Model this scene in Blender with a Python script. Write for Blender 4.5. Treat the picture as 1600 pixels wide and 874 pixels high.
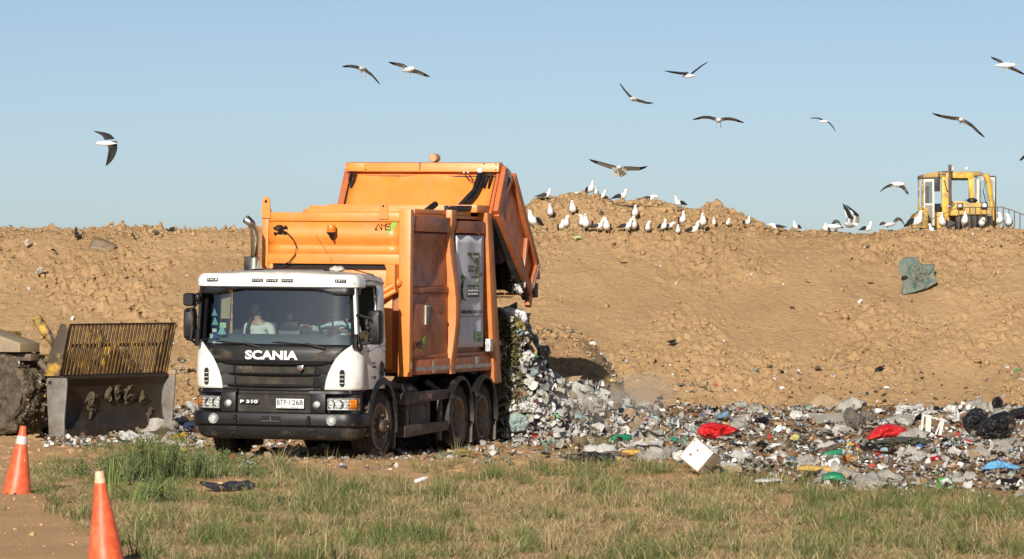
import bpy, bmesh, math, random
import numpy as np
from mathutils import Vector, Matrix
R_ = math.radians
for o in list(bpy.data.objects): bpy.data.objects.remove(o)
scene = bpy.context.scene
COL = scene.collection

# ------------------------------------------------------------ camera, sky, sun
FPX, HXP, HYP, CAMZ = 7000.0, 800.0, 445.0, 2.56
cd = bpy.data.cameras.new('camera'); cam = bpy.data.objects.new('camera', cd); COL.objects.link(cam)
cam.location = (0, 0, CAMZ); cam.rotation_euler = (R_(90) + math.atan((HYP - 437) / FPX), 0, 0)
cd.sensor_width = 36; cd.lens = FPX / 1600 * 36
cd.clip_start = 1; cd.clip_end = 20000
cd.dof.use_dof = True; cd.dof.focus_distance = 67; cd.dof.aperture_fstop = 6.3
scene.camera = cam
SUN_AZ, SUN_EL = R_(12), R_(22.0)
w = bpy.data.worlds.new('World'); scene.world = w; w.use_nodes = True
nt = w.node_tree; nt.nodes.clear()
sky = nt.nodes.new('ShaderNodeTexSky'); sky.sky_type = 'NISHITA'; sky.sun_disc = False
sky.sun_elevation = SUN_EL; sky.sun_rotation = math.pi + SUN_AZ
sky.altitude = 0; sky.air_density = .47; sky.dust_density = .5; sky.ozone_density = .45
bg = nt.nodes.new('ShaderNodeBackground'); bg.inputs[1].default_value = 0.068
wo = nt.nodes.new('ShaderNodeOutputWorld')
nt.links.new(sky.outputs[0], bg.inputs[0]); nt.links.new(bg.outputs[0], wo.inputs[0])
sd = bpy.data.lights.new('sun', 'SUN'); sd.energy = 5.0; sd.angle = R_(0.5); sd.color = (1.0, 0.93, 0.82)
sun = bpy.data.objects.new('sun', sd); COL.objects.link(sun)
tosun = Vector((-math.sin(SUN_AZ) * math.cos(SUN_EL), -math.cos(SUN_AZ) * math.cos(SUN_EL), math.sin(SUN_EL)))
sun.rotation_euler = tosun.to_track_quat('Z', 'Y').to_euler(); sun.location = (-5, 0, 20)
scene.view_settings.view_transform = 'Standard'; scene.view_settings.look = 'None'
scene.view_settings.gamma = 1; scene.view_settings.use_curve_mapping = False
scene.view_settings.exposure = 0.36
scene.cycles.max_bounces = 6; scene.cycles.transparent_max_bounces = 12

# ------------------------------------------------------------ noise (numpy)
def _h(ix, iy, seed):
    n = (ix.astype(np.int64) * 374761393 + iy.astype(np.int64) * 668265263 + seed * 974634777) & 0xffffffff
    n = ((n ^ (n >> 13)) * 1274126177) & 0xffffffff
    n = (n ^ (n >> 16)) & 0xffffffff
    return n / 4294967296.0
def perlin(x, y, seed=0):
    x = np.asarray(x, float); y = np.asarray(y, float)
    x0 = np.floor(x); y0 = np.floor(y); fx = x - x0; fy = y - y0
    u = fx * fx * fx * (fx * (fx * 6 - 15) + 10); v = fy * fy * fy * (fy * (fy * 6 - 15) + 10)
    def g(dx, dy):
        a = _h(x0 + dx, y0 + dy, seed) * 2 * np.pi
        return np.cos(a) * (fx - dx) + np.sin(a) * (fy - dy)
    a = g(0, 0); b = g(1, 0); c = g(0, 1); d = g(1, 1)
    return (a + (b - a) * u) * (1 - v) + (c + (d - c) * u) * v
def fbm(x, y, seed=0, oct=3):
    s = 0; am = 1
    for i in range(oct):
        s = s + am * perlin(x * 2 ** i, y * 2 ** i, seed + i * 7); am *= .5
    return s
def caps(x, y, cell, seed, prob=.6, rmin=.2, rmax=.6, flat=1.0):
    """lumps: the highest of the spherical caps standing round a point"""
    x = np.asarray(x, float) / cell; y = np.asarray(y, float) / cell
    x0 = np.floor(x); y0 = np.floor(y); out = np.zeros_like(x)
    for dx in (-1, 0, 1):
        for dy in (-1, 0, 1):
            ix = x0 + dx; iy = y0 + dy
            cx = ix + _h(ix, iy, seed); cyy = iy + _h(ix, iy, seed + 1)
            r = rmin + (rmax - rmin) * _h(ix, iy, seed + 2) ** 2
            ok = _h(ix, iy, seed + 3) < prob
            an = _h(ix, iy, seed + 4) * 3.14; el = .7 + .6 * _h(ix, iy, seed + 5)
            ddx = x - cx; ddy = y - cyy
            p = (ddx * np.cos(an) + ddy * np.sin(an)) * el; q = (-ddx * np.sin(an) + ddy * np.cos(an)) / el
            t = 1 - (p * p + q * q) / (r * r)
            out = np.maximum(out, np.where(ok & (t > 0), r * np.sqrt(np.clip(t, 0, 1)) * flat, 0))
    return out * cell
def sstep(a, b, x):
    t = np.clip((x - a) / (b - a), 0, 1); return t * t * (3 - 2 * t)

# ------------------------------------------------------------ terrain heights
MX = np.array([700, 780, 821, 847, 875, 905, 930, 955, 975, 1007, 1025, 1040, 1060, 1072, 1085, 1100, 1122, 1137, 1150, 1157, 1167, 1200, 1230, 1300], float)
MYP = np.array([362, 345, 328, 309, 314, 308, 312, 322, 323, 318, 316, 320, 332, 341, 336, 336, 335, 339, 346, 343, 351, 359, 363, 366], float)
def h_emb(X, Y):
    X = np.asarray(X, float); Y = np.asarray(Y, float)
    wb = sstep(2.9, 1.1, X + .35 * perlin(X * 0 + 3, Y / 2, 15)) * sstep(-5.5, -3.5, X)
    foot = 85.6 + .9 * perlin(X / 6, X * 0 + 3.3, 5) + .35 * perlin(X / 1.7, X * 0, 6)
    zc = 3.70 - .05 * sstep(-2, -5, X) + .05 * perlin(X / 4.0, X * 0 + .5, 11) + .05 * perlin(X / 1.1, X * 0 + .5, 12)
    t = np.clip((Y - foot) / (95.0 - foot), 0, 1)
    lin = np.where(t < .12, t * t / .24, np.where(t > .93, 1 - (1 - t) ** 2 / .14 * .9 - .0, t - .06))
    lin = np.where(t > .93, .87 + (1 - ((1 - t) / .07) ** 2) * .035, lin) / .905
    z = zc * lin - np.clip(Y - 95.3, 0, 400) * .03 - .12 * (t < .001)
    z = np.where(Y < foot, np.maximum(-.12, -(foot - Y) * .4), z)
    z = np.maximum(z, np.interp(Y, [76.0, 77.0, 78.4, 79.5, 80.5, 84, 88, 95], [-.3, .15, .85, 1.3, 1.5, 1.58, 1.6, 1.6]) * wb - .35 * (1 - wb))
    px = X / 97.6 * FPX + HXP
    mz = CAMZ + (HYP - np.interp(px, MX, MYP)) / FPX * 97.6 - 3.66
    mz = np.clip(mz, 0, 2)
    z = z + (mz + .04) * sstep(95.4, 97.4, Y) * (1 - sstep(97.9, 101, Y))
    amp = .32 + 1.35 * sstep(-.22, .35, perlin((X + .5 * Y) / 2.6, (Y - .4 * X) / 3.4, 21) + .3 * perlin(X / .8, Y / 1.2, 22))
    left = sstep(2.0, -5.0, X); amp = amp * (.72 + .35 * left)
    top = sstep(92.5, 95, Y); amp = amp + .35 * top
    on = sstep(-.05, .35, z)
    n = .15 * perlin(X / 3, Y / 3, 1) + .09 * perlin(X / 1.3, Y / 1.6, 2)
    Ys = Y * .5
    n = n + amp * (.045 * perlin(X / .5, Ys / .5, 3) + .035 * perlin(X / .2, Ys / .2, 4) + .020 * perlin(X / .1, Ys / .1, 9))
    rg = 1 - np.abs(perlin(X / .3, Ys / .3, 35) + .5 * perlin(X / .12, Ys / .12, 36)) * 2.2
    n = n + amp * (.35 * caps(X, Ys, .8, 31, .22, .08, .24) + .6 * caps(X + .3, Ys, .34, 41, .4, .1, .34) + .7 * caps(X, Ys, .17, 51, .55, .12, .45) + .8 * caps(X + .1, Ys, .10, 56, .6, .2, .5) + .035 * rg)
    n = n + .35 * caps(X, Y, .5, 61, .5, .15, .4) * (mz > .1) * sstep(96, 97, Y)
    pit = perlin(X / .22, Ys / .2, 71) + .5 * perlin(X / .09, Ys / .09, 72); n = n - .30 * amp * np.clip(pit - .42, 0, 1)
    cr = np.abs(perlin((X + .5 * Y) / .55, (Y - .3 * X) / .5, 81) + .35 * perlin(X / .13, Y / .14, 82)); mk = sstep(.05, .3, perlin(X / .7, Y / .8, 83)); n = n - .11 * np.minimum(amp, 1) * sstep(.055, .0, cr) * mk
    return z + n * on * (1 - sstep(103, 112, Y) * .7)
def h_ground(X, Y):
    X = np.asarray(X, float); Y = np.asarray(Y, float)
    near = 1 - sstep(12, 20, np.abs(X)); near = near * sstep(25, 38, Y) * (1 - sstep(95, 110, Y))
    lit = sstep(57, 61, Y + .9 * X * (X > 0)) * (1 - sstep(86, 88, Y))
    n = .03 * perlin(X / 2.2, Y / 3, 101) + .018 * perlin(X / .7, Y / .8, 102) + .010 * perlin(X / .22, Y / .22, 103)
    n = n + (.35 + lit) * (.3 * caps(X, Y, .3, 111, .35, .1, .4) + .35 * caps(X, Y, .12, 121, .5, .15, .5))
    n = n + lit * sstep(-1.5, .5, X) * (.10 * perlin(X / 1.4, Y / 2.2, 131) + .05 * perlin(X / .5, Y / .6, 132) + .05)
    n = n + .16 * sstep(75, 85, Y) * lit
    # soft berms of pushed soil by the wheels and a dip under the truck
    n = n + .06 * np.exp(-((X + 2.0 + .28 * (64.2 - Y)) ** 2) / 1.2 - ((Y - 63.6) / .8) ** 2)
    # raised rough ground where the weeds grow
    n = n + .05 * np.exp(-((X + 4.1) / 1.0) ** 2 - ((Y - 62) / 4.0) ** 2)
    return n * near
def hit(px, py, f=None, y0=38.0, y1=99.0, dy=.04):
    """point on the land that a line of sight meets (used to find real positions)"""
    Y = np.arange(y0, y1, dy); X = (px - HXP) / FPX * Y; Z = CAMZ - (py - HYP) / FPX * Y
    G = np.maximum(h_ground(X, Y), h_emb(X, Y)) if f is None else f(X, Y)
    k = np.nonzero(Z <= G)[0]
    if len(k) == 0:
        j = int(np.argmin(Z - G)); return Vector((X[j], Y[j], G[j]))
    return Vector((X[k[0]], Y[k[0]], G[k[0]]))
def land(x, y):
    return float(max(h_ground(np.array([x]), np.array([y]))[0], h_emb(np.array([x]), np.array([y]))[0]))
def at(px, py, Y): return Vector(((px - HXP) / FPX * Y, Y, CAMZ - (py - HYP) / FPX * Y))

# ------------------------------------------------------------ materials
def mat(name, col, col2=None, rough=.6, metal=0., scale=6., thr=(.4, .6), bump=0., bscale=None, spec=.5,
        dust=0., dustcol=(.30, .21, .13), dscale=3., coat=0., emit=None, attr=None, detail=5, streak=0., streakcol=(.10, .06, .04)):
    if metal < .9:
        col = tuple(v * .84 for v in col); col2 = tuple(v * .84 for v in col2) if col2 else None; dustcol = tuple(v * .84 for v in dustcol)
    m = bpy.data.materials.new(name); m.use_nodes = True; n = m.node_tree; P = n.nodes['Principled BSDF']
    P.inputs['Roughness'].default_value = rough; P.inputs['Metallic'].default_value = metal
    P.inputs['Specular IOR Level'].default_value = spec
    if coat: P.inputs['Coat Weight'].default_value = coat; P.inputs['Coat Roughness'].default_value = .12
    tc = n.nodes.new('ShaderNodeTexCoord')
    def noise(sc, det=detail, r=.6):
        t = n.nodes.new('ShaderNodeTexNoise'); t.inputs['Scale'].default_value = sc; t.inputs['Detail'].default_value = det
        t.inputs['Roughness'].default_value = r; n.links.new(tc.outputs['Object'], t.inputs['Vector']); return t
    def ramp(src, a, b):
        r = n.nodes.new('ShaderNodeMapRange'); r.inputs[1].default_value = a; r.inputs[2].default_value = b
        n.links.new(src, r.inputs[0]); return r.outputs[0]
    def mix(f, a, b):
        x = n.nodes.new('ShaderNodeMix'); x.data_type = 'RGBA'
        if f is not None: n.links.new(f, x.inputs[0])
        for k, v in ((6, a), (7, b)):
            if isinstance(v, tuple): x.inputs[k].default_value = (*v, 1)
            else: n.links.new(v, x.inputs[k])
        return x.outputs[2]
    if attr:
        a = n.nodes.new('ShaderNodeAttribute'); a.attribute_name = attr; c = a.outputs['Color']
        if col2: c = mix(ramp(noise(scale).outputs[0], *thr), c, col2)
    else:
        c = (*col,)
        if col2: c = mix(ramp(noise(scale).outputs[0], *thr), c, col2)
    if streak:
        mp = n.nodes.new('ShaderNodeMapping'); mp.inputs['Scale'].default_value = (7, 7, .55); n.links.new(tc.outputs['Object'], mp.inputs[0])
        t = n.nodes.new('ShaderNodeTexNoise'); t.inputs['Scale'].default_value = 2.2; t.inputs['Detail'].default_value = 9; t.inputs['Roughness'].default_value = .7; n.links.new(mp.outputs[0], t.inputs['Vector'])
        mp2 = n.nodes.new('ShaderNodeMapping'); mp2.inputs['Scale'].default_value = (1, 1, .35); mp2.inputs['Rotation'].default_value = (.5, .4, 0); n.links.new(tc.outputs['Object'], mp2.inputs[0])
        t2 = n.nodes.new('ShaderNodeTexNoise'); t2.inputs['Scale'].default_value = 26; t2.inputs['Detail'].default_value = 6; n.links.new(mp2.outputs[0], t2.inputs['Vector'])
        a1 = n.nodes.new('ShaderNodeMath'); a1.operation = 'MULTIPLY'; a1.inputs[1].default_value = streak; n.links.new(ramp(t.outputs[0], .54, .78), a1.inputs[0])
        a2 = n.nodes.new('ShaderNodeMath'); a2.operation = 'MULTIPLY'; a2.inputs[1].default_value = min(1, streak * 1.5); n.links.new(ramp(t2.outputs[0], .66, .74), a2.inputs[0])
        c = mix(a1.outputs[0], c, streakcol); c = mix(a2.outputs[0], c, streakcol)
    if dust:
        r = ramp(noise(dscale, 8, .7).outputs[0], .62 - .35 * dust, .85 - .2 * dust); c = mix(r, c, dustcol)
        rr = n.nodes.new('ShaderNodeMapRange'); n.links.new(r, rr.inputs[0]); rr.inputs[3].default_value = rough; rr.inputs[4].default_value = .85
        n.links.new(rr.outputs[0], P.inputs['Roughness'])
    if isinstance(c, tuple): P.inputs['Base Color'].default_value = (*c, 1)
    else: n.links.new(c, P.inputs['Base Color'])
    if emit: P.inputs['Emission Color'].default_value = (*emit[0], 1); P.inputs['Emission Strength'].default_value = emit[1]
    if bump:
        b = n.nodes.new('ShaderNodeBump'); b.inputs['Strength'].default_value = 1; b.inputs['Distance'].default_value = bump
        n.links.new(noise(bscale or scale * 2, 6).outputs[0], b.inputs['Height']); n.links.new(b.outputs[0], P.inputs['Normal'])
    return m
def soil_mat(name, c1, c2, c3, sc=1.0, bump=.02, attr=None):
    c1, c2, c3 = (tuple(v * .83 for v in c) for c in (c1, c2, c3))
    m = bpy.data.materials.new(name); m.use_nodes = True; n = m.node_tree; P = n.nodes['Principled BSDF']
    P.inputs['Roughness'].default_value = .95; P.inputs['Specular IOR Level'].default_value = .15
    tc = n.nodes.new('ShaderNodeTexCoord')
    def noise(s, d=6, r=.62):
        t = n.nodes.new('ShaderNodeTexNoise'); t.inputs['Scale'].default_value = s * sc; t.inputs['Detail'].default_value = d; t.inputs['Roughness'].default_value = r
        n.links.new(tc.outputs['Object'], t.inputs['Vector']); return t.outputs[0]
    def rng(s, a, b):
        r = n.nodes.new('ShaderNodeMapRange'); r.inputs[1].default_value = a; r.inputs[2].default_value = b; n.links.new(s, r.inputs[0]); return r.outputs[0]
    def mix(f, a, b):
        x = n.nodes.new('ShaderNodeMix'); x.data_type = 'RGBA'; n.links.new(f, x.inputs[0])
        for k, v in ((6, a), (7, b)):
            if isinstance(v, tuple): x.inputs[k].default_value = (*v, 1)
            else: n.links.new(v, x.inputs[k])
        return x.outputs[2]
    c = mix(rng(noise(.35), .38, .62), c1, c2)
    c = mix(rng(noise(7.0, 8, .7), .52, .75), c, c3)
    c = mix(rng(noise(28, 4), .6, .8), c, tuple(min(1, v * 1.25) for v in c1))
    if attr:
        a = n.nodes.new('ShaderNodeAttribute'); a.attribute_name = attr
        x = n.nodes.new('ShaderNodeMix'); x.data_type = 'RGBA'; x.blend_type = 'MULTIPLY'; x.inputs[0].default_value = 1
        n.links.new(c, x.inputs[6]); n.links.new(a.outputs['Color'], x.inputs[7]); c = x.outputs[2]
    n.links.new(c, P.inputs['Base Color'])
    b = n.nodes.new('ShaderNodeBump'); b.inputs['Distance'].default_value = bump; b.inputs['Strength'].default_value = 1
    n.links.new(noise(13, 9, .7), b.inputs['Height']); n.links.new(b.outputs[0], P.inputs['Normal'])
    return m
SOIL = soil_mat('sandy_soil', (.56, .366, .188), (.475, .302, .152), (.40, .253, .128), 1, .06)
FIELD = soil_mat('trodden_earth', (.72, .445, .225), (.62, .38, .19), (.46, .28, .145), 1.3, .03, 'Col')
HEAPM = soil_mat('garbage_soil', (.16, .11, .07), (.11, .08, .055), (.05, .04, .03), 3, .03)
ORG = mat('orange_paint', (.82, .272, .046), (.76, .24, .042), rough=.42, scale=2.5, bump=.006, bscale=2.6, streak=.28, streakcol=(.38, .14, .05), dust=.14, dustcol=(.50, .25, .12))
ORG_SHADE = mat('shaded_orange_paint', (.56, .152, .042), (.45, .125, .042), rough=.42, scale=2.2, bump=.03, bscale=1.8, dust=.42, dustcol=(.30, .16, .10), dscale=2.0, streak=.55, streakcol=(.16, .07, .04))  # same orange, shade of the sunless side put into the colour; dust and streaks added
WHT = mat('white_paint', (.80, .80, .78), (.74, .73, .70), rough=.3, scale=3, coat=.2, streak=.22, streakcol=(.40, .34, .27), dust=.2, dustcol=(.50, .43, .35))
BLK = mat('black_plastic', (.008, .0085, .010), (.011, .011, .012), rough=.42, spec=.35, dust=.02, dustcol=(.12, .095, .07), dscale=4)
BLKD = mat('dusty_black_plastic', (.013, .013, .013), rough=.5, spec=.35, dust=.28, dustcol=(.13, .10, .07), dscale=3)
MESH = mat('grille_mesh', (.022, .019, .015), (.07, .055, .036), rough=.8, scale=5, thr=(.45, .7), bump=.01, bscale=60)
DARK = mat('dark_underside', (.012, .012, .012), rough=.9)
CHAS = mat('chassis_steel', (.03, .028, .026), rough=.7, dust=.5, dustcol=(.12, .09, .065))
GALV = mat('dirty_galvanised', (.13, .105, .085), (.07, .06, .05), rough=.65, metal=.2, scale=8, dust=.4)
TYR = mat('tyre_rubber', (.020, .019, .018), rough=.85, dust=.6, dustcol=(.085, .07, .055), dscale=2.5, bump=.004, bscale=30)
RIM = mat('dusty_wheel_rim', (.34, .27, .19), (.22, .17, .12), rough=.6, scale=9, dust=.3)
HUBM = mat('hub_steel', (.16, .12, .08), (.08, .06, .045), rough=.6, metal=.3, scale=12)
CHR = mat('polished_steel', (.62, .58, .50), (.45, .42, .36), rough=.22, metal=1., scale=4)
LETW = mat('white_lettering', (.82, .82, .80), rough=.4)
PLAT = mat('plate_white', (.78, .80, .82), rough=.4, dust=.1)
INK = mat('black_ink', (.02, .02, .02), rough=.6)
LGRN = mat('logo_green', (.16, .55, .07), rough=.5)
OLIV = mat('olive_print', (.10, .16, .05), rough=.6)
GREY = mat('grey_print', (.10, .09, .08), rough=.6)
SIGN = mat('sign_board', (.95, .96, .99), (.88, .89, .92), rough=.75, spec=.2, scale=2.5, dust=.15, dustcol=(.4, .36, .32), bump=.006, bscale=3)
TAPE = mat('reflective_tape', (.50, .50, .50), (.36, .33, .31), rough=.35, scale=9, dust=.25)
AMB = mat('amber_lens', (.85, .25, .02), (.6, .15, .01), rough=.2, scale=20)
LENS = mat('clear_lens', (.72, .74, .72), (.35, .37, .36), rough=.15, scale=16, metal=.25, thr=(.3, .7), bump=.01, bscale=40)
RED = mat('red_lens', (.6, .02, .02), rough=.25)
SMOKE = mat('smoked_lens', (.03, .022, .015), (.07, .05, .03), rough=.15, scale=10)
INTR = mat('cab_interior', (.035, .04, .045), (.05, .055, .06), rough=.7)
SEAT = mat('seat_fabric', (.12, .13, .14), rough=.9)
CARD = mat('cardboard', (.42, .30, .18), (.36, .25, .15), rough=.85, scale=4)
YEL = mat('machine_yellow', (.72, .42, .035), (.45, .26, .04), rough=.5, scale=5, thr=(.5, .7), dust=.4, dustcol=(.25, .17, .09), dscale=5)
YELD = mat('worn_machine_yellow', (.52, .32, .05), (.10, .065, .035), rough=.65, scale=4, thr=(.42, .62), dust=.35, dustcol=(.09, .06, .04), dscale=8)
RUST = mat('worn_blade_steel', (.085, .07, .055), (.04, .032, .026), rough=.42, metal=.55, scale=3, thr=(.35, .65), dust=.3, dustcol=(.16, .12, .08), bump=.006, bscale=12)
PLATE = mat('bare_steel_plate', (.30, .28, .25), (.20, .18, .155), rough=.5, metal=.4, scale=4, dust=.3, bump=.004, bscale=10)
RBAR = mat('rusty_rack_bar', (.15, .085, .035), (.42, .25, .05), rough=.6, scale=6, thr=(.5, .68))
CONE = mat('cone_orange', (.84, .14, .045), (.66, .095, .03), rough=.45, scale=9, streak=.3, streakcol=(.55, .30, .18), dust=.3, dustcol=(.62, .26, .12), dscale=6)
CONW = mat('cone_sleeve', (.62, .60, .55), rough=.5, dust=.3)
GW = mat('gull_white', (.90, .89, .87), rough=.8); GB = mat('gull_black', (.018, .017, .017), rough=.75)
GY = mat('gull_bill', (.75, .38, .04), rough=.5); GL = mat('gull_leg', (.55, .48, .30), rough=.7)
GU = mat('gull_underwing', (.33, .29, .25), (.20, .175, .15), rough=.85, scale=14)
def bagm(name, col, rough=.28, bump=.03, dust=.2):
    return mat(name, col, rough=rough, bump=bump * 1.5, bscale=15, dust=dust, dustcol=(.30, .22, .15), dscale=5)
BAGK = bagm('black_bag', (.014, .014, .016), .3); BAGR = bagm('red_bag', (.62, .02, .022), .3)
BAGG = bagm('grey_bag', (.085, .08, .075), .7, dust=.5); BAGW = bagm('white_bag', (.72, .71, .68), .5)
BAGT = bagm('teal_sack', (.11, .20, .175), .85, dust=.65); BAGB = bagm('blue_bag', (.16, .42, .70), .4)
BAGC = bagm('clear_film', (.56, .53, .47), .35, dust=.35); GREENP = bagm('green_plastic', (.02, .24, .12), .35, .004)
YELP = bagm('yellow_foam', (.55, .33, .05), .7, .008, .4); NETM = bagm('olive_net', (.09, .10, .07), .85, .04, .3)
SCR = mat('scrap_surface', (.5, .5, .5), rough=.6, attr='Col', bump=.01, bscale=30)
VEG = mat('grass_blade', (.1, .2, .05), rough=.6, spec=.25, attr='Col')
def glass_mat(name, tint, g0=.06, rough=.02, refl=(.9, .95, 1)):
    m = bpy.data.materials.new(name); m.use_nodes = True; n = m.node_tree; n.nodes.clear()
    o = n.nodes.new('ShaderNodeOutputMaterial'); t = n.nodes.new('ShaderNodeBsdfTransparent'); g = n.nodes.new('ShaderNodeBsdfGlossy')
    t.inputs[0].default_value = (*tint, 1); g.inputs['Roughness'].default_value = rough; g.inputs[0].default_value = (*refl, 1)
    f = n.nodes.new('ShaderNodeFresnel'); f.inputs[0].default_value = 1.45
    a = n.nodes.new('ShaderNodeMath'); a.operation = 'ADD'; a.inputs[1].default_value = g0; n.links.new(f.outputs[0], a.inputs[0])
    mx = n.nodes.new('ShaderNodeMixShader'); n.links.new(a.outputs[0], mx.inputs[0]); n.links.new(t.outputs[0], mx.inputs[1]); n.links.new(g.outputs[0], mx.inputs[2])
    n.links.new(mx.outputs[0], o.inputs[0]); return m
GLS = glass_mat('windscreen_glass', (.62, .72, .72), .07, .06)
GLC = glass_mat('clear_cab_glass', (.86, .9, .92), .02)
GLD = glass_mat('side_glass', (.5, .55, .55), .05)
FILM = glass_mat('plastic_film', (.75, .75, .73), .3, .35, (.8, .8, .78))

# ------------------------------------------------------------ mesh helpers
class MB:
    def __init__(s): s.bm = bmesh.new(); s.mi = 0
    def _f(s, vs):
        try: f = s.bm.faces.new(vs); f.material_index = s.mi; return f
        except ValueError: return None
    def box(s, x0, x1, y0, y1, z0, z1, M=None, bev=0):
        b = bmesh.new(); r = bmesh.ops.create_cube(b, size=1)
        for v in b.verts: v.co = Vector(((x0 + x1) / 2 + v.co.x * (x1 - x0), (y0 + y1) / 2 + v.co.y * (y1 - y0), (z0 + z1) / 2 + v.co.z * (z1 - z0)))
        if bev: bmesh.ops.bevel(b, geom=b.edges[:], offset=bev, segments=2, affect='EDGES', profile=.6)
        s.merge(b, M); return s
    def merge(s, b, M=None):
        mp = {}
        for v in b.verts: mp[v] = s.bm.verts.new(M @ v.co if M else v.co)
        for f in b.faces: s._f([mp[v] for v in f.verts])
        b.free()
    def loft(s, rings, closed=True, caps_=True):
        vs = [[s.bm.verts.new(p) for p in r] for r in rings]; n = len(vs[0])
        for a, b in zip(vs, vs[1:]):
            for i in range(n if closed else n - 1):
                j = (i + 1) % n; s._f((a[i], a[j], b[j], b[i]))
        if caps_ and closed: s._f(list(reversed(vs[0]))); s._f(vs[-1])
        return s
    def tube(s, pts, r, n=8, cap=True, flat=None, up=(0, 0, 1)):
        pts = [Vector(p) for p in pts]; rs = r if isinstance(r, (list, tuple)) else [r] * len(pts); rings = []
        for i, p in enumerate(pts):
            d = (pts[min(i + 1, len(pts) - 1)] - pts[max(i - 1, 0)]).normalized()
            u = Vector(up); u = u - d * u.dot(d)
            if u.length < 1e-3: u = Vector((1, 0, 0)) - d * d.x
            u.normalize(); v = d.cross(u)
            ru = rs[i][1] if isinstance(rs[i], tuple) else rs[i]; rv = rs[i][0] if isinstance(rs[i], tuple) else rs[i]
            rings.append([p + v * (math.cos(2 * math.pi * k / n) * rv) + u * (math.sin(2 * math.pi * k / n) * ru) for k in range(n)])
        s.loft(rings, True, cap); return s
    def lathe(s, prof, c, ax='x', n=32, cap=False):
        c = Vector(c); rings = []
        for a, r in prof:
            ring = []
            for k in range(n):
                t = 2 * math.pi * k / n; p, q = r * math.cos(t), r * math.sin(t)
                ring.append(c + (Vector((a, p, q)) if ax == 'x' else Vector((q, a, p)) if ax == 'y' else Vector((p, q, a))))
            rings.append(ring)
        s.loft(rings, True, cap); return s
    def prism(s, poly, ax, a0, a1):
        def P(u, v, a): return Vector((a, u, v)) if ax == 'x' else Vector((u, a, v)) if ax == 'y' else Vector((u, v, a))
        A = [s.bm.verts.new(P(u, v, a0)) for u, v in poly]; B = [s.bm.verts.new(P(u, v, a1)) for u, v in poly]; n = len(poly)
        for i in range(n): s._f((A[i], A[(i + 1) % n], B[(i + 1) % n], B[i]))
        s._f(list(reversed(A))); s._f(B); return s
    def grid(s, G):
        vs = [[s.bm.verts.new(p) for p in r] for r in G]
        for a, b in zip(vs, vs[1:]):
            for i in range(len(a) - 1): s._f((a[i], a[i + 1], b[i + 1], b[i]))
        return s
    def ball(s, c, r, sub=2, sc=(1, 1, 1)):
        b = bmesh.new(); bmesh.ops.create_icosphere(b, subdivisions=sub, radius=1)
        for v in b.verts: v.co = Vector((v.co.x * r * sc[0] + c[0], v.co.y * r * sc[1] + c[1], v.co.z * r * sc[2] + c[2]))
        s.merge(b); return s
    def build(s, name, m, parent=None, bev=0, smooth=True, ang=35, solid=0, recalc=True):
        if recalc: bmesh.ops.recalc_face_normals(s.bm, faces=s.bm.faces[:])
        if bev:
            es = [e for e in s.bm.edges if len(e.link_faces) == 2 and e.calc_face_angle(0) > R_(40)]
            bmesh.ops.bevel(s.bm, geom=es, offset=bev, segments=2, affect='EDGES', profile=.6, clamp_overlap=True)
        me = bpy.data.meshes.new(name); s.bm.to_mesh(me); s.bm.free()
        for k in (m if isinstance(m, list) else [m]): me.materials.append(k)
        if smooth:
            me.polygons.foreach_set('use_smooth', [True] * len(me.polygons)); me.set_sharp_from_angle(angle=R_(ang))
        o = bpy.data.objects.new(name, me); COL.objects.link(o)
        if parent: o.parent = parent
        if solid:
            md = o.modifiers.new('t', 'SOLIDIFY'); md.thickness = solid; md.offset = 0
        return o
def tag(o, label=None, cat=None, group=None, kind=None):
    if label: o['label'] = label
    if cat: o['category'] = cat
    if group: o['group'] = group
    if kind: o['kind'] = kind
    return o
def empty(name, loc, rot=(0, 0, 0), **k):
    o = bpy.data.objects.new(name, None); o.empty_display_size = .3; COL.objects.link(o); o.location = loc; o.rotation_euler = rot
    return tag(o, **k)
def npmesh(name, V, F, m, cols=None, smooth=False):
    """V (n,3), F (m,k) quads or tris"""
    me = bpy.data.meshes.new(name); k = F.shape[1]
    me.vertices.add(len(V)); me.vertices.foreach_set('co', V.astype(np.float32).ravel())
    me.loops.add(F.size); me.loops.foreach_set('vertex_index', F.astype(np.int32).ravel())
    me.polygons.add(len(F)); me.polygons.foreach_set('loop_start', np.arange(0, F.size, k, dtype=np.int32))
    me.polygons.foreach_set('loop_total', np.full(len(F), k, dtype=np.int32))
    if smooth: me.polygons.foreach_set('use_smooth', np.ones(len(F), bool))
    me.update(calc_edges=True)
    if cols is not None:
        if name != 'ground': cols = cols * .84
        a = me.color_attributes.new('Col', 'FLOAT_COLOR', 'POINT')
        a.data.foreach_set('color', np.c_[cols, np.ones(len(cols))].astype(np.float32).ravel())
    me.materials.append(m); o = bpy.data.objects.new(name, me); COL.objects.link(o); return o
def sheet_mesh(name, xs, ys, f, m, colf=None):
    XX, YY = np.meshgrid(xs, ys); Z = f(XX, YY); nx, ny = len(xs), len(ys)
    i = (np.arange(ny - 1)[:, None] * nx + np.arange(nx - 1)[None, :]).ravel()
    F = np.stack([i, i + 1, i + 1 + nx, i + nx], 1)
    return npmesh(name, np.c_[XX.ravel(), YY.ravel(), Z.ravel()], F, m, smooth=True, cols=None if colf is None else colf(XX.ravel(), YY.ravel()))
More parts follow.
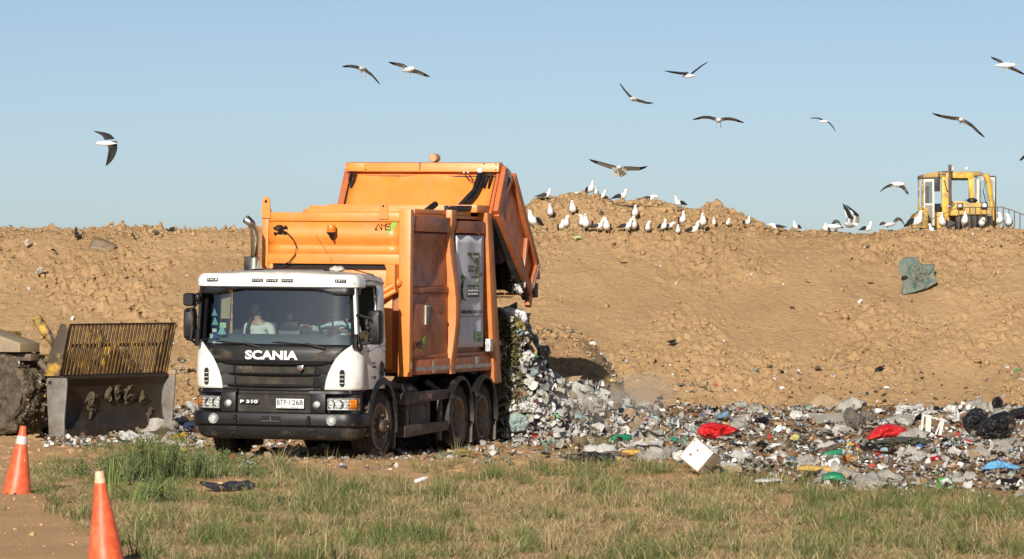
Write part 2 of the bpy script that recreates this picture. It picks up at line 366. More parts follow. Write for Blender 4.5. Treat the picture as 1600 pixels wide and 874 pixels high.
def text(s, u0, u1, v0, v1, off, plane, m, parent, name='lettering', bold=0., thick=.004, shear=0.):
    c = bpy.data.curves.new('txt', 'FONT'); c.body = s; c.resolution_u = 3; c.extrude = .02; c.offset = bold; c.shear = shear
    t = bpy.data.objects.new('txt', c); COL.objects.link(t); dg = bpy.context.evaluated_depsgraph_get(); dg.update()
    me = bpy.data.meshes.new_from_object(t.evaluated_get(dg)); bpy.data.objects.remove(t)
    P = np.zeros(len(me.vertices) * 3); me.vertices.foreach_get('co', P); P = P.reshape(-1, 3)
    a, b = P.min(0), P.max(0); Q = (P - a) / np.maximum(b - a, 1e-6)
    U = u0 + Q[:, 0] * (u1 - u0); Vv = v0 + Q[:, 1] * (v1 - v0); W = Q[:, 2] * thick
    if plane == 'front': N = np.c_[U, off - W, Vv]
    else: N = np.c_[off + W, U, Vv]
    me.vertices.foreach_set('co', N.ravel()); me.update(); me.materials.clear(); me.materials.append(m)
    o = bpy.data.objects.new(name, me); COL.objects.link(o); o.parent = parent; return o

# ------------------------------------------------------------ the land
def steps(a, b, d): return np.arange(a, b, d)
xg = np.concatenate([[-4000, -800, -200, -60, -30, -16], steps(-10, 10, .045), [10, 16, 30, 60, 200, 800, 4000]])
yg = np.concatenate([[-2000, -200, 0, 20, 30], steps(38, 88, .06), [88, 92, 100, 130, 300, 1000, 6000]])
def pix(X, Y): return HXP + FPX * X / Y, HYP + FPX * CAMZ / Y
def in_poly(px, py, poly):
    px = np.asarray(px); py = np.asarray(py); r = np.zeros(px.shape, bool); n = len(poly)
    for i in range(n):
        (x1, y1), (x2, y2) = poly[i], poly[(i + 1) % n]
        if y1 == y2: continue
        c = ((y1 > py) != (y2 > py)) & (px < (x2 - x1) * (py - y1) / (y2 - y1) + x1); r ^= c
    return r
def strip_w(X, Y):
    """how much rubbish lies on the ground here, 0..1"""
    Y = np.maximum(np.asarray(Y, float), 20.0); px, py = pix(X, Y); wob = 26 * fbm(X / 1.6, Y / 3, 301) + 10 * perlin(X / .4, Y / .8, 303)
    lo = np.interp(px, [780, 860, 930, 1040, 1130, 1200, 1300, 1450, 1600, 1800], [702, 716, 722, 728, 742, 757, 765, 772, 782, 790])
    right = sstep(8, -8, py - lo + wob * .5) * sstep(770, 810, px)
    right = right * sstep(86.0, 84.6, Y - 2.2 * sstep(1450, 1600, px) + .5 * perlin(X / .8, X * 0, 305))
    leftz = sstep(325, 300, px) * sstep(60, 75, px) * sstep(600, 615, py + wob * .3) * sstep(706, 690, py - wob * .3)
    mid = .30 * sstep(740, 724, py - wob) * sstep(250, 330, px) * (1 - right)
    right = right * (1 - .93 * sstep(76.6, 77.6, Y) * sstep(2.5, 1.2, X) * sstep(-5, -3, X))
    return np.clip(np.maximum(right * (.8 + .3 * sstep(.3, -.3, perlin(X / 1.3, Y / 2.0, 307))), np.maximum(leftz * .8, mid)), 0, 1)
def grass_w(X, Y):
    Y = np.maximum(np.asarray(Y, float), 20.0); px, py = pix(X, Y); wob = 20 * fbm(X / .9, Y / 2, 311)
    top = np.interp(px, [0, 60, 130, 200, 260, 330, 430, 520, 640, 760, 860, 960, 1060, 1200, 1400, 1600, 1800], [760, 735, 708, 690, 690, 702, 725, 752, 752, 748, 742, 732, 742, 762, 770, 784, 790])
    left = np.interp(py, [690, 740, 790, 830, 874, 920], [100, 45, 75, 140, 215, 280])
    wgt = sstep(-9, 10, py - top + wob * .5) * sstep(-22, 14, px - left + wob)
    wgt = wgt * (1 - .85 * sstep(.22, .42, perlin(X / .9 + 4, Y / 1.9, 317) + .4 * perlin(X / .3, Y / .6, 318)))
    patch = .75 * in_poly(px, py, [(640, 718), (735, 716), (750, 738), (650, 740)]) + .8 * in_poly(px, py, [(880, 700), (960, 694), (965, 735), (870, 738)])
    for (cx_, cy_, rx_, ry_) in ((355, 761, 50, 14), (657, 756, 22, 10), (984, 758, 13, 5)): wgt = wgt * sstep(.75, 1.15, np.sqrt(((px - cx_) / rx_) ** 2 + ((py - cy_) / ry_) ** 2))
    return np.clip(np.maximum(wgt, patch * sstep(-.2, .2, perlin(X / .35, Y / .5, 313))), 0, 1)
def col_ground(X, Y):
    Xc = np.clip(X, -60, 60); s = strip_w(Xc, Y)[:, None]; g_ = grass_w(Xc, Y)[:, None]; base = np.ones((len(X), 3))
    base = base * (1 - .75 * s) + .75 * s * np.array([.30, .29, .29]); return base * (1 - .5 * g_) + .5 * g_ * np.array([.60, .64, .50])
g = sheet_mesh('ground', xg, yg, h_ground, FIELD, col_ground); tag(g, kind='structure')
xe = np.concatenate([[-200, -80, -40, -22, -16], steps(-12.5, 12.5, .031), [12.5, 16, 22, 40, 80, 200]])
ye = np.concatenate([[75.9], steps(76.0, 84, .05), steps(84, 99.5, .031), [99.5, 101, 103, 106, 112, 120, 135, 160]])
e = sheet_mesh('embankment', xe, ye, h_emb, SOIL); tag(e, kind='structure')
# ------------------------------------------------------------ the garbage truck (x to the truck's left, y backwards, z up)
truck = empty('garbage_truck', (-3.4675, 64.567, 0), (0, R_(.6), -R_(16.5)), label='orange tipper garbage truck with white cab unloading by the embankment', cat='truck')
T = truck
def arc_plan(xm, y0, r, ye, bow=.05, n=8):
    """plan outline of the nose: from the left side round the front to the right side"""
    pts = []
    for k in range(n + 1):
        a = math.pi / 2 * k / n; pts.append((xm - r + r * math.sin(a), y0 + bow + r - r * math.cos(a)))
    pts = pts + [(xm, ye)]
    core = [((xm - r) * i / 6, y0 + bow * (i / 6) ** 2) for i in range(0, 6)]
    right = core + pts
    left = [(-x, y) for x, y in reversed(right[1:])]
    return left + right
def sweep(plan, prof, mb=None):
    """profile points (inward offset, z) carried round a plan outline, closed into a solid band"""
    mb = mb or MB(); rings = []
    n = len(plan)
    for i, (x, y) in enumerate(plan):
        a = Vector(plan[max(i - 1, 0)]); b = Vector(plan[min(i + 1, n - 1)]); d = (b - a).normalized()
        nx, ny = -d.y, d.x
        rings.append([Vector((x + nx * o, y + ny * o, z)) for o, z in prof])
    mb.loft(rings, True, True); return mb
def solidbox(name, m, *b, bev=.006, parent=T): return MB().box(*b, bev=bev).build(name, m, parent)

# --- nose of the cab
def P_front(x):                      # plan curve of the cab nose
    ax = abs(x)
    if ax < .78: return .035 + .05 * (ax / .78) ** 2
    t = (ax - .78) / (1.245 - .78); t = min(t, 1)
    return .085 + .30 * (1 - math.sqrt(max(0, 1 - t ** 2.2)))
def x_in(z):                          # inner edge of the white corner panels
    zs = [1.05, 1.2, 1.35, 1.5, 1.6, 1.66, 1.72]; xs = [.775, .80, .85, .935, 1.02, 1.09, 1.16]
    return float(np.interp(z, zs, xs))
body = MB()
zs = [1.055, 1.10, 1.2, 1.3, 1.4, 1.5, 1.58, 1.64, 1.69, 1.72]
for sgn in (-1, 1):
    G = []
    for z in zs:
        xi = x_in(z); row = []
        pinch = .012 * math.sin((z - 1.05) / .67 * math.pi)
        for k in range(15):
            x = xi + (1.245 - xi) * math.sin(k / 14 * math.pi / 2)
            row.append(Vector((sgn * (x + pinch * (k > 3)), P_front(x) - .02 - .02 * math.exp(-((z - 1.25) / .2) ** 2) * (k / 14) + (.05 * sstep(1.55, 1.72, z)), z)))
        row.append(Vector((sgn * 1.245, .52, z)))
        G.append(row)
    body.grid(G)
corner = body.build('corner_panel', WHT, T, solid=.03)
for sgn in (-1, 1):
    s = MB(); X = 1.035; poly = [(X - .035, 1.14), (X - .035, 1.31), (X - .02, 1.345), (X + .02, 1.345), (X + .035, 1.31), (X + .035, 1.14), (X + .02, 1.105), (X - .02, 1.105)]
    s.prism([(sgn * a, b) for a, b in poly], 'y', P_front(X) - .062, P_front(X) + .08); s.build('air_slot', DARK, corner)
    s = MB()
    for q in range(3): s.box(sgn * X - .03, sgn * X + .03, P_front(X) - .070, P_front(X) - .058, 1.15 + q * .06, 1.158 + q * .06)
    s.tube([(sgn * (X - .04), P_front(X) - .05, 1.12), (sgn * (X - .04), P_front(X) - .055, 1.33), (sgn * X, P_front(X) - .05, 1.36), (sgn * (X + .04), P_front(X) - .035, 1.33), (sgn * (X + .04), P_front(X) - .03, 1.12)], .008, 6)
    s.build('slot_rim', WHT, corner)
# side of the cab with door, above and below the window
def side(sgn):
    m = MB(); xs = 1.235; t = .04
    a, b = sorted((sgn * xs, sgn * (xs - t)))
    # panel round the window, cut into pieces that butt
    m.prism([(.52, 1.055), (1.46, 1.055), (1.46, 1.72), (1.2, 1.72), (.52, 1.72)], 'x', a, b)
    m.prism([(.24, 1.72), (1.46, 1.72), (1.46, 1.80), (1.12, 1.80), (.62, 1.76), (.24, 1.735)], 'x', a, b)
    # upper frame slopes inwards
    def lean(pts):
        q = []
        for (y, z) in pts: q.append(Vector((sgn * (xs - .045 * max(0, z - 1.76) / .8), y, z)))
        q2 = [p - Vector((sgn * t, 0, 0)) for p in q]; A = [m.bm.verts.new(p) for p in q]; B = [m.bm.verts.new(p) for p in q2]; n = len(q)
        for i in range(n): m._f((A[i], A[(i + 1) % n], B[(i + 1) % n], B[i]))
        m._f(A); m._f(list(reversed(B)))
    lean([(1.12, 1.80), (1.46, 1.80), (1.47, 2.56), (1.10, 2.56)])
    lean([(.18, 2.56), (1.47, 2.56), (1.44, 2.66), (.22, 2.66)])
    o = m.build('cab_side', WHT, T, bev=.006)
    m = MB(); lean([(.17, 1.735), (.24, 1.735), (.26, 2.56), (.18, 2.56)]); m.build('window_post', WHT if sgn > 0 else BLK, o)
    g = MB(); q = [(.25, 1.75), (.62, 1.765), (1.11, 1.80), (1.09, 2.55), (.265, 2.55)]
    if sgn < 0: g.prism(q, 'x', -1.20, -1.206)
    else: g.prism([(.25, 1.75), (.62, 1.765), (1.11, 1.80), (1.11, 1.93), (.26, 1.88)], 'x', 1.20, 1.206)
    g.build('window', GLD, o)
    f = MB(); f.tube([(sgn * 1.232, .25, 1.765), (sgn * 1.232, .62, 1.78), (sgn * 1.232, 1.105, 1.812), (sgn * 1.195, 1.085, 2.545), (sgn * 1.195, .275, 2.545), (sgn * 1.232, .25, 1.765)], .014, 6); f.build('window_seal', BLK, o)
    # door seams, handle recess and handle
    s = MB(); xx = sgn * 1.2365
    s.tube([(xx, .56, 1.12), (xx, .56, 1.68), (xx, .34, 1.735)], .005, 4); s.tube([(xx, 1.40, 1.80), (xx, 1.40, 1.30), (xx, 1.18, 1.10)], .005, 4)
    s.tube([(xx, .30, 1.64), (xx, .7, 1.60), (xx, 1.1, 1.67), (xx, 1.42, 1.69)], .006, 4)
    s.build('door_seam', mat('seam', (.2, .2, .2)), o)
    h = MB(); poly = [(1.16, 1.19), (1.30, 1.19), (1.38, 1.26), (1.38, 1.36), (1.33, 1.45), (1.25, 1.46), (1.20, 1.40)]
    a, b = sorted((sgn * 1.232, sgn * 1.242)); h.prism(poly, 'x', a, b); h = h.build('handle_recess', BLK, o)
    k = MB(); k.tube([(sgn * 1.25, 1.31, 1.25), (sgn * 1.268, 1.335, 1.33), (sgn * 1.25, 1.32, 1.42)], .014, 8); k.build('handle', BLKD, o)
    return o
for sg in (-1, 1): cs = side(sg)
text('TARA', .86, .98, 1.42, 1.45, 1.2365, 'side', GREY, cs); text('P.B.T. 26.000', .84, 1.02, 1.36, 1.39, 1.2365, 'side', GREY, cs)
text('T 130', .80, 1.02, 1.20, 1.245, 1.2365, 'side', INK, cs, bold=.02)
# roof: crowned shell, dirt on top, hatch
def roofz(x, y): return 2.66 + .055 * (1 - (x / 1.2) ** 2) + .05 * math.sin(min(1, max(0, (y - .1) / 1.3)) * math.pi)
G = [[Vector((x, y, roofz(x, y) - (.07 if abs(x) > 1.17 else 0))) for x in [-1.2, -1.185, -1.14, -1, -.7, -.35, 0, .35, .7, 1, 1.14, 1.185, 1.2]] for y in (.12, .3, .6, .9, 1.2, 1.4, 1.47)]
rf = MB(); rf.grid(G); rf = rf.build('roof', mat('dusty_roof_paint', (.62, .60, .56), rough=.5, dust=.7, dustcol=(.30, .24, .18), dscale=3), T, solid=.03)
h = MB(); h.box(-.42, .52, .72, 1.3, 2.735, 2.79, bev=.02); h = h.build('roof_hatch', BLKD, rf)
r = MB(); r.tube([(-1.0, 1.3, 2.69), (-.7, 1.1, 2.775), (-.35, 1.0, 2.785)], .012, 6); r.tube([(.55, 1.0, 2.775), (.8, 1.1, 2.80), (1.1, 1.3, 2.71)], .008, 5); r.build('roof_cable', BLK, rf)
r = MB(); r.ball((.70, .8, 2.79), .055, 3, (2.2, 1.4, .8))
for v in r.bm.verts: v.co += Vector((0, 0, .02)) * perlin(np.array([v.co.x * 14]), np.array([v.co.y * 14 + v.co.z * 20]), 5)[0] * 2
r.build('roof_rag', BAGC, rf)
# white visor panel with marker lamps
plan = arc_plan(1.235, .03, .16, .5, .06)
vis = sweep(plan, [(0.03, 2.52), (.0, 2.535), (-.005, 2.62), (.03, 2.69), (.07, 2.715), (.12, 2.70), (.12, 2.54)]).build('roof_front_panel', WHT, T)
for px in (-.955, -.248, -.025, .205, 1.0):
    fy = .03 + .06 * (px / 1.075) ** 2 - .014
    b = MB(); b.box(px - .085, px + .085, fy - .012, fy + .05, 2.60, 2.645, bev=.004); b = b.build('marker_lamp', INK, vis)
    b2 = MB()
    for q in range(4): b2.ball((px - .057 + q * .038, fy - .014, 2.622), .014, 2, (1, .5, 1))
    b2.build('lamp_lens', LENS, b)
# black sun visor, deeper at the two ends, and the dark header
sv = MB(); plan2 = arc_plan(1.225, .03, .16, .42, .06); rings = []
for (x, y) in plan2:
    dp = .095 if abs(x) > .86 else .03 + .065 * sstep(.60, .86, abs(x))
    sc = 1 if abs(x) < 1.0 else .97
    rings.append([Vector((x * sc, y - .012, 2.523)), Vector((x * sc, y - .03, 2.52 - dp * .5)), Vector((x * sc, y - .02, 2.52 - dp)), Vector((x * sc * .985, y + .06, 2.52 - dp * .9)), Vector((x * sc * .985, y + .08, 2.523))])
sv.loft(rings, True, True); sv.build('sun_visor', BLK, T)
# pillars and windscreen surround
wp = MB()
def wsx(z): return 1.165 - .035 * (z - 1.70) / .8
def wsy(x, z): return .10 + .06 * (x / 1.1) ** 2 + .05 * (z - 1.7) / .8 + (.10 * sstep(.95, 1.17, abs(x)))
for sgn in (-1, 1):
    wp.loft([[Vector((sgn * (wsx(z) - .045), wsy(1.1, z) - .02, z)), Vector((sgn * (wsx(z) + .015), wsy(1.16, z) - .01, z)), Vector((sgn * (wsx(z) + .03), wsy(1.16, z) + .06, z)), Vector((sgn * (wsx(z) - .03), wsy(1.1, z) + .05, z))] for z in (1.66, 1.9, 2.2, 2.5)], True, True)
wp.build('windscreen_pillar', BLK, T)
ws = MB(); ws.grid([[Vector((x * wsx(z), wsy(x * wsx(z), z) + .01, z)) for x in np.linspace(-.985, .985, 17)] for z in np.linspace(1.655, 2.50, 6)])
ws = ws.build('windscreen', GLS, T, recalc=False)
# things stuck to the glass
def on_glass(name, m, poly, lab=None):
    b = MB(); b._f([b.bm.verts.new(Vector((x, wsy(x, z) + .085, z))) for x, z in poly]); o = b.build(name, m, ws)
    if lab: o['label'] = lab
    return o
on_glass('cardboard_shade', CARD, [(-.89, 2.06), (-.745, 2.06), (-.74, 2.44), (-.885, 2.44)])
on_glass('toll_sticker', CARD, [(-1.02, 2.405), (-.95, 2.405), (-.95, 2.43), (-1.02, 2.43)])
TRI = mat('sticker_teal', (.22, .45, .47), rough=.5); GR2 = mat('sticker_green', (.45, .6, .25), rough=.5)
for (cx, cz, k) in ((-1.0, 2.10, .055), (-.985, 1.965, .06), (-.865, 1.83, .07)):
    on_glass('triangle_sticker', TRI, [(cx - k, cz), (cx + k, cz), (cx, cz + 2.0 * k)])
on_glass('green_sticker', GR2, [(-.90, 1.92), (-.80, 1.92), (-.80, 2.0), (-.90, 2.0)])
on_glass('white_sticker', PLAT, [(-1.03, 1.86), (-.95, 1.86), (-.95, 1.91), (-1.03, 1.91)]); on_glass('white_sticker', PLAT, [(-1.08, 1.77), (-1.01, 1.77), (-1.01, 1.835), (-1.08, 1.835)])
on_glass('blue_sticker', mat('sticker_blue', (.03, .08, .3)), [(-.995, 1.775), (-.93, 1.775), (-.93, 1.83), (-.995, 1.83)])
on_glass('paper_note', PLAT, [(-1.05, 1.665), (-.88, 1.665), (-.84, 1.72), (-1.0, 1.73)])
on_glass('red_sticker', RED, [(.99, 2.405), (1.055, 2.405), (1.055, 2.44), (.99, 2.44)])
# wipers
for (xa, xb, xc) in ((-.20, -.45, -.85), (.78, .48, .02)):
    b = MB(); z0 = 1.645; y = .055
    b.tube([(xa, y, z0), (xb, y - .01, z0 + .07)], [.024, .016], 8); b.tube([(xb + .04, y - .014, z0 + .055), (xc, y + .012, z0 + .09)], [.013, .006], 6)
    b.tube([(xb + .16, y - .02, z0 + .05), (xc - .05, y + .008, z0 + .08)], .008, 5); b.build('wiper', BLK, T)
# black front panel with the badge
fp = MB(); G = []
for z in [1.43, 1.47, 1.52, 1.58, 1.63, 1.66, 1.70]:
    xi = x_in(z) + .01; G.append([Vector((x, P_front(x) + .0 + (.04 * sstep(1.60, 1.70, z)), z)) for x in np.linspace(-xi, xi, 25)])
fp.grid(G); fp = fp.build('front_panel', BLK, T, solid=.02)
text('SCANIA', -.425, .38, 1.478, 1.610, .028, 'front', LETW, fp, 'brand_lettering', bold=.04, thick=.012)
for sgn in (-1, 1):
    q = MB(); pl = [(.60, 1.49), (.66, 1.58), (.78, 1.62), (1.02, 1.625), (.935, 1.49)]
    V = [q.bm.verts.new(Vector((sgn * a, P_front(a) - .014, b))) for a, b in pl]; q._f(V if sgn < 0 else V[::-1]); q.build('corner_lamp', SMOKE, fp)
# grille frame: slats, cheeks, mesh
gm = MB(); gm.box(-.88, .88, .10, .12, 1.05, 1.44); gm = gm.build('grille_backing', MESH, T)
text('10-2TT', -.56, -.34, 1.335, 1.375, .098, 'front', mat('faded_print', (.16, .13, .09)), gm, 'lettering', bold=.01)
for z0, z1, xm, ya in ((1.40, 1.445, .82, -.015), (1.245, 1.285, .74, .005), (1.075, 1.125, .76, .005)):
    pl = [(x, P_front(x) + ya - (0 if abs(x) < xm - .04 else -.05)) for x in np.linspace(-xm, xm, 19)]
    sweep(pl, [(.0, z0 + .006), (-.012, (z0 + z1) / 2), (.0, z1 - .004), (.05, z1), (.06, z0)]).build('grille_slat', BLK, T)
ck = MB()
for sgn in (-1, 1):
    for (za, zb, xa) in ((1.06, 1.10, .70), (1.115, 1.25, .62), (1.28, 1.41, .62)):
        x1 = x_in(za) + .02; x1b = x_in(zb) + .02; 
        f = [(sgn * xa, .10, za), (sgn * x1, P_front(.8) - .005, za), (sgn * x1b, P_front(.85), zb), (sgn * (xa + .0), .10, zb)]
        g2 = [Vector(p) for p in f]; bk = [Vector((p[0], p[1] + .04, p[2])) for p in f]
        ck.loft([g2, bk], True, True)
    ck.box(sgn * .62 - .012, sgn * .62 + .012, .06, .10, 1.30, 1.385); ck.box(sgn * .60 - .012, sgn * .60 + .012, .06, .10, 1.14, 1.22)
ck.build('grille_cheek', BLK, T)
bd = MB(); bd.prism([(.37, 1.40), (.46, 1.40), (.46, 1.35), (.415, 1.305), (.37, 1.35)], 'y', .022, .05); bd = bd.build('crest_badge', CHR, T, bev=.004)
bd2 = MB(); bd2.prism([(.385, 1.375), (.445, 1.375), (.415, 1.325)], 'y', .018, .022); bd2.build('crest_field', mat('crest_blue', (.03, .05, .2)), bd); bd2 = MB(); bd2.ball((.415, .018, 1.36), .012, 2, (1, .3, 1)); bd2.build('crest_device', RED, bd)
# lower grille, plate, model badge
lg = MB(); lg.box(-.56, .56, .11, .13, .70, 1.055); lg = lg.build('lower_grille', MESH, T)
lgf = MB(); lgf.box(-.60, .60, .085, .11, 1.03, 1.075, bev=.005)
for z in (.975, .99): lgf.box(-.55, .55, .098, .111, z, z + .005)
lgf.build('grille_rail', BLK, T)
bp = MB(); bp.box(-.535, -.225, .075, .112, .832, .905, bev=.01); bp = bp.build('badge_plate', BLK, T); text('P 310', -.515, -.245, .845, .892, .074, 'front', LETW, bp, 'model_lettering', bold=.035)
pt = MB(); pt.box(.035, .470, .062, .074, .775, .925, bev=.006); pt = pt.build('number_plate', PLAT, T)
text('BTP', .055, .20, .825, .905, .061, 'front', INK, pt, 'plate_lettering', bold=.012); text('1268', .245, .45, .825, .905, .061, 'front', INK, pt, 'plate_lettering', bold=.012)
d = MB(); d.box(.212, .232, .058, .061, .872, .885); d.box(.212, .232, .058, .061, .842, .855); d.build('plate_dots', mat('plate_red', (.5, .05, .05)), pt)
text('SALTO  -  URUGUAY', .11, .40, .787, .803, .061, 'front', GREY, pt, 'plate_lettering')
d = MB(); d.box(.035, .47, .058, .0615, .918, .925); d.box(.035, .47, .058, .0615, .775, .782); d.box(.035, .042, .058, .0615, .783, .917); d.box(.463, .47, .058, .0615, .783, .917); d.build('plate_border', INK, pt)
# headlamp housings
for sgn in (-1, 1):
    hb = MB(); y0 = .02
    hs = []
    for x in np.linspace(.55, 1.235, 10):
        y = P_front(x) - .01; hs.append((sgn * x, y))
    pl = hs if sgn > 0 else hs[::-1]
    sweep(pl, [(.0, .985), (-.02, 1.0), (-.015, 1.035), (.03, 1.055), (.12, 1.055), (.12, .985)], hb)
    hb.build('lamp_shelf', BLK, T)
    cc = MB(); a, b = sorted((sgn * .57, sgn * .80)); cc.box(a, b, .03, .12, .715, 1.0, bev=.02); cc = cc.build('fog_lamp_housing', BLK, T)
    l = MB(); l.lathe([(-.02, 0.001), (-.018, .03), (-.006, .046), (.012, .05), (.02, .06), (.0, .065)], (sgn * .675, .02, .845), 'y', 24); l.build('fog_lamp', LENS, cc)
    # main lamp glass follows the nose
    xs = np.linspace(.82, 1.235, 9); hl = MB()
    G = [[Vector((sgn * x, P_front(x) - .02 + (.02 if z in (.755, .935) else 0), z)) for x in xs] for z in (.755, .77, .85, .92, .935)]
    hl.grid(G); hl = hl.build('headlight', [LENS], T, solid=.01)
    am = MB(); xs2 = np.linspace(1.13, 1.225, 5); am.grid([[Vector((sgn * x, P_front(x) - .034, z)) for x in xs2] for z in (.78, .92)]); am.build('indicator', AMB, hl, solid=.004)
    rf_ = MB()
    for q in (.88, 1.0): rf_.lathe([(-.0, .062), (.012, .05), (.02, .03), (.016, .001)], (sgn * q, P_front(q) - .036, .85), 'y', 20)
    rf_.build('reflector', CHR, hl)
    gd = MB()
    for z in (.765, .80, .84, .885, .925): gd.tube([(sgn * x, P_front(x) - .050, z) for x in np.linspace(.81, 1.24, 7)], .0022, 4)
    for x in (.82, .92, 1.03, 1.13, 1.22): gd.tube([(sgn * x, P_front(x) - .055, .76), (sgn * x, P_front(x) - .055, .93)], .0022, 4)
    gd.build('stone_guard', BLK, hl)
    bk = MB(); bk.box(*sorted((sgn * .80, sgn * 1.20)), .22, .40, .72, .99); bk.build('lamp_back', BLK, T)
# bumper in two tiers
bpl = arc_plan(1.275, .0, .26, .62, .05, 8)
bu = sweep(bpl, [(.02, .52), (-.015, .545), (-.02, .60), (-.02, .66), (-.005, .705), (.04, .722), (.16, .722), (.16, .52)]).build('bumper', BLK, T)
bl = sweep(arc_plan(1.245, .03, .26, .62, .05, 8), [(.14, .325), (.05, .36), (.01, .42), (.0, .50), (.02, .525), (.15, .525), (.2, .35)]).build('lower_bumper', BLKD, T)
for sgn in (-1, 1):
    l = MB(); l.lathe([(-.012, .001), (-.012, .035), (.0, .048), (.015, .052), (-.012, .07), (.01, .078)], (sgn * .90 + .0, .004, .615), 'y', 24); l.build('bumper_fog_lamp', LENS, bu)
    r = MB()
    for z in (.585, .645): r.lathe([(-.006, .001), (-.006, .018), (.004, .022), (-.004, .03), (.01, .034)], (sgn * .56, -.012, z), 'y', 16)
    r.build('bumper_plug', BLK, bu)
t = MB(); t.box(-.16, .14, -.026, .03, .575, .665); t = t.build('tow_recess', DARK, bu)
t = MB(); t.box(-.145, -.02, -.032, -.02, .59, .60); t.box(.0, .125, -.032, -.02, .59, .60); t.tube([(-.01, -.035, .585), (-.01, -.035, .655)], .014, 8); t.build('tow_pin', GALV, bu)
hl = MB()
for x in (-.78, -.62, -.5, .5, .62, .82): hl.box(x - .02, x + .02, .045, .06, .40, .415)
for x in (-.6, .6): hl.box(x - .055, x + .055, .025, .06, .455, .50)
hl.build('bumper_slot', DARK, bl)
# steps and cab underside
st = MB()
for sgn in (-1, 1):
    a, b = sorted((sgn * 1.05, sgn * 1.25)); st.box(a, b, .62, .74, .70, .74, bev=.006); st.box(a, b, .60, .72, .38, .43, bev=.006); st.box(*sorted((sgn * 1.10, sgn * 1.14)), .60, .70, .4, 1.05)
st.build('cab_step', GALV, T)
un = MB(); un.box(-1.15, 1.15, .15, 1.4, 1.0, 1.052); un.box(-1.0, 1.0, .2, .5, .35, 1.0); un.box(-.45, .45, .5, 7.0, .70, 1.02); un.box(-.95, .95, 1.30, 1.42, .45, .60)
un.build('chassis', CHAS, T)
# fenders with mudguards
def fender(yc, zc, r0, xo, xi, a0, a1, name='fender', sgn=1, th=.035, lip=.05):
    m = MB(); rings = []
    for k in range(17):
        a = R_(a0 + (a1 - a0) * k / 16); c, s = math.cos(a), math.sin(a)
        rings.append([Vector((sgn * xi, yc - c * r0, zc + s * r0)), Vector((sgn * xi, yc - c * (r0 + th), zc + s * (r0 + th))), Vector((sgn * (xo - .02), yc - c * (r0 + th), zc + s * (r0 + th))), Vector((sgn * xo, yc - c * (r0 + th * .4), zc + s * (r0 + th * .4))), Vector((sgn * xo, yc - c * (r0 - lip * .5), zc + s * (r0 - lip * .5))), Vector((sgn * (xo - .02), yc - c * (r0 - lip * .5), zc + s * (r0 - lip * .5))), Vector((sgn * (xo - .03), yc - c * r0, zc + s * r0))])
    m.loft(rings, True, True); return m.build(name, BLKD, T)
for sgn in (-1, 1):
    f = fender(1.35, .52, .64, 1.26, .82, -12, 192, 'front_fender', sgn, .06, .08)
    m = MB(); m.prism([(1.95, .16), (2.03, .18), (2.05, .60), (1.96, .60)], 'x', *sorted((sgn * .85, sgn * 1.22))); m.build('mudflap', GALV, f)
    for yc in (5.22, 6.50):
        f = fender(yc, .52, .61, 1.27, .62, -8, 190, 'rear_fender', sgn, .035, .05)
        m = MB(); m.prism([(yc + .60, .12), (yc + .63, .12), (yc + .645, .55), (yc + .615, .55)], 'x', *sorted((sgn * .66, sgn * 1.24))); m.build('mudflap', GALV, f)
        k = MB(); k.tube([(sgn * 1.28, yc - .60, .86), (sgn * 1.28, yc - .48, .865)], .035, 10); k.build('fender_lamp', BLK, f)
# wheels
def tyre_prof(w, r):
    h = w / 2
    return [(-h + .02, r * .60), (-h, r * .72), (-h - .008, r * .82), (-h + .004, r * .93), (-h + .03, r * .985), (-h + .05, r),
            (-.05, r + .002), (-.045, r - .012), (-.035, r - .012), (-.03, r + .002), (.03, r + .002), (.035, r - .012), (.045, r - .012), (.05, r + .002),
            (h - .05, r), (h - .03, r * .985), (h - .004, r * .93), (h + .008, r * .82), (h, r * .72), (h - .02, r * .60)]
RW = .515
def wheel(name, xc, yc, zc, sgn, dual, parent, steer=0):
    w_ = empty(name, (xc, yc, zc), (0, 0, steer)); w_.parent = parent
    def tyre(off):
        m = MB(); m.lathe(tyre_prof(.29, RW), (off, 0, 0), 'x', 56)
        # shoulder tread blocks
        for k in range(56):
            a = 2 * math.pi * k / 56
            for s_ in (-1, 1):
                M = Matrix.Rotation(a, 4, 'X'); m.box(off + s_ * .105 - .03, off + s_ * .105 + .03, -.018, .018, RW - .006, RW + .008, M)
        m.build('tyre', TYR, w_, ang=25)
    tyre(0)
    if dual: tyre(-sgn * .33)
    s = sgn; m = MB()
    if dual:   # deep dish facing outwards
        m.lathe([(s * .135, .345), (s * .142, .318), (s * .125, .300), (s * .03, .285), (-s * .10, .275), (-s * .13, .20), (-s * .13, .14)], (0, 0, 0), 'x', 40)
    else:
        m.lathe([(s * .135, .345), (s * .145, .318), (s * .12, .300), (s * .07, .285), (s * .05, .25), (s * .105, .20), (s * .125, .17), (s * .12, .12)], (0, 0, 0), 'x', 40)
    m.build('rim', RIM, w_)
    m = MB(); h = -.13 if dual else .115; L = .22 if dual else .10
    m.lathe([(s * h, .15), (s * (h + .02), .15), (s * (h + .03), .11), (s * (h + L * .7), .095), (s * (h + L), .07), (s * (h + L), .001)], (0, 0, 0), 'x', 28)
    for k in range(10):
        a = 2 * math.pi * k / 10; y, z = .168 * math.cos(a), .168 * math.sin(a)
        m.tube([(s * (h - .0), y, z), (s * (h + .06), y, z)], [.026, .02], 8)
    m.build('hub', HUBM, w_)
    return w_
for sgn in (-1, 1):
    wheel('front_wheel', sgn * 1.065, 1.35, .50, sgn, False, T, R_(-3))
    for yc in (5.22, 6.50): wheel('rear_wheel', sgn * 1.065, yc, .50, sgn, True, T)
ax = MB(); ax.tube([(-.8, 1.35, .5), (.8, 1.35, .5)], .06, 12)
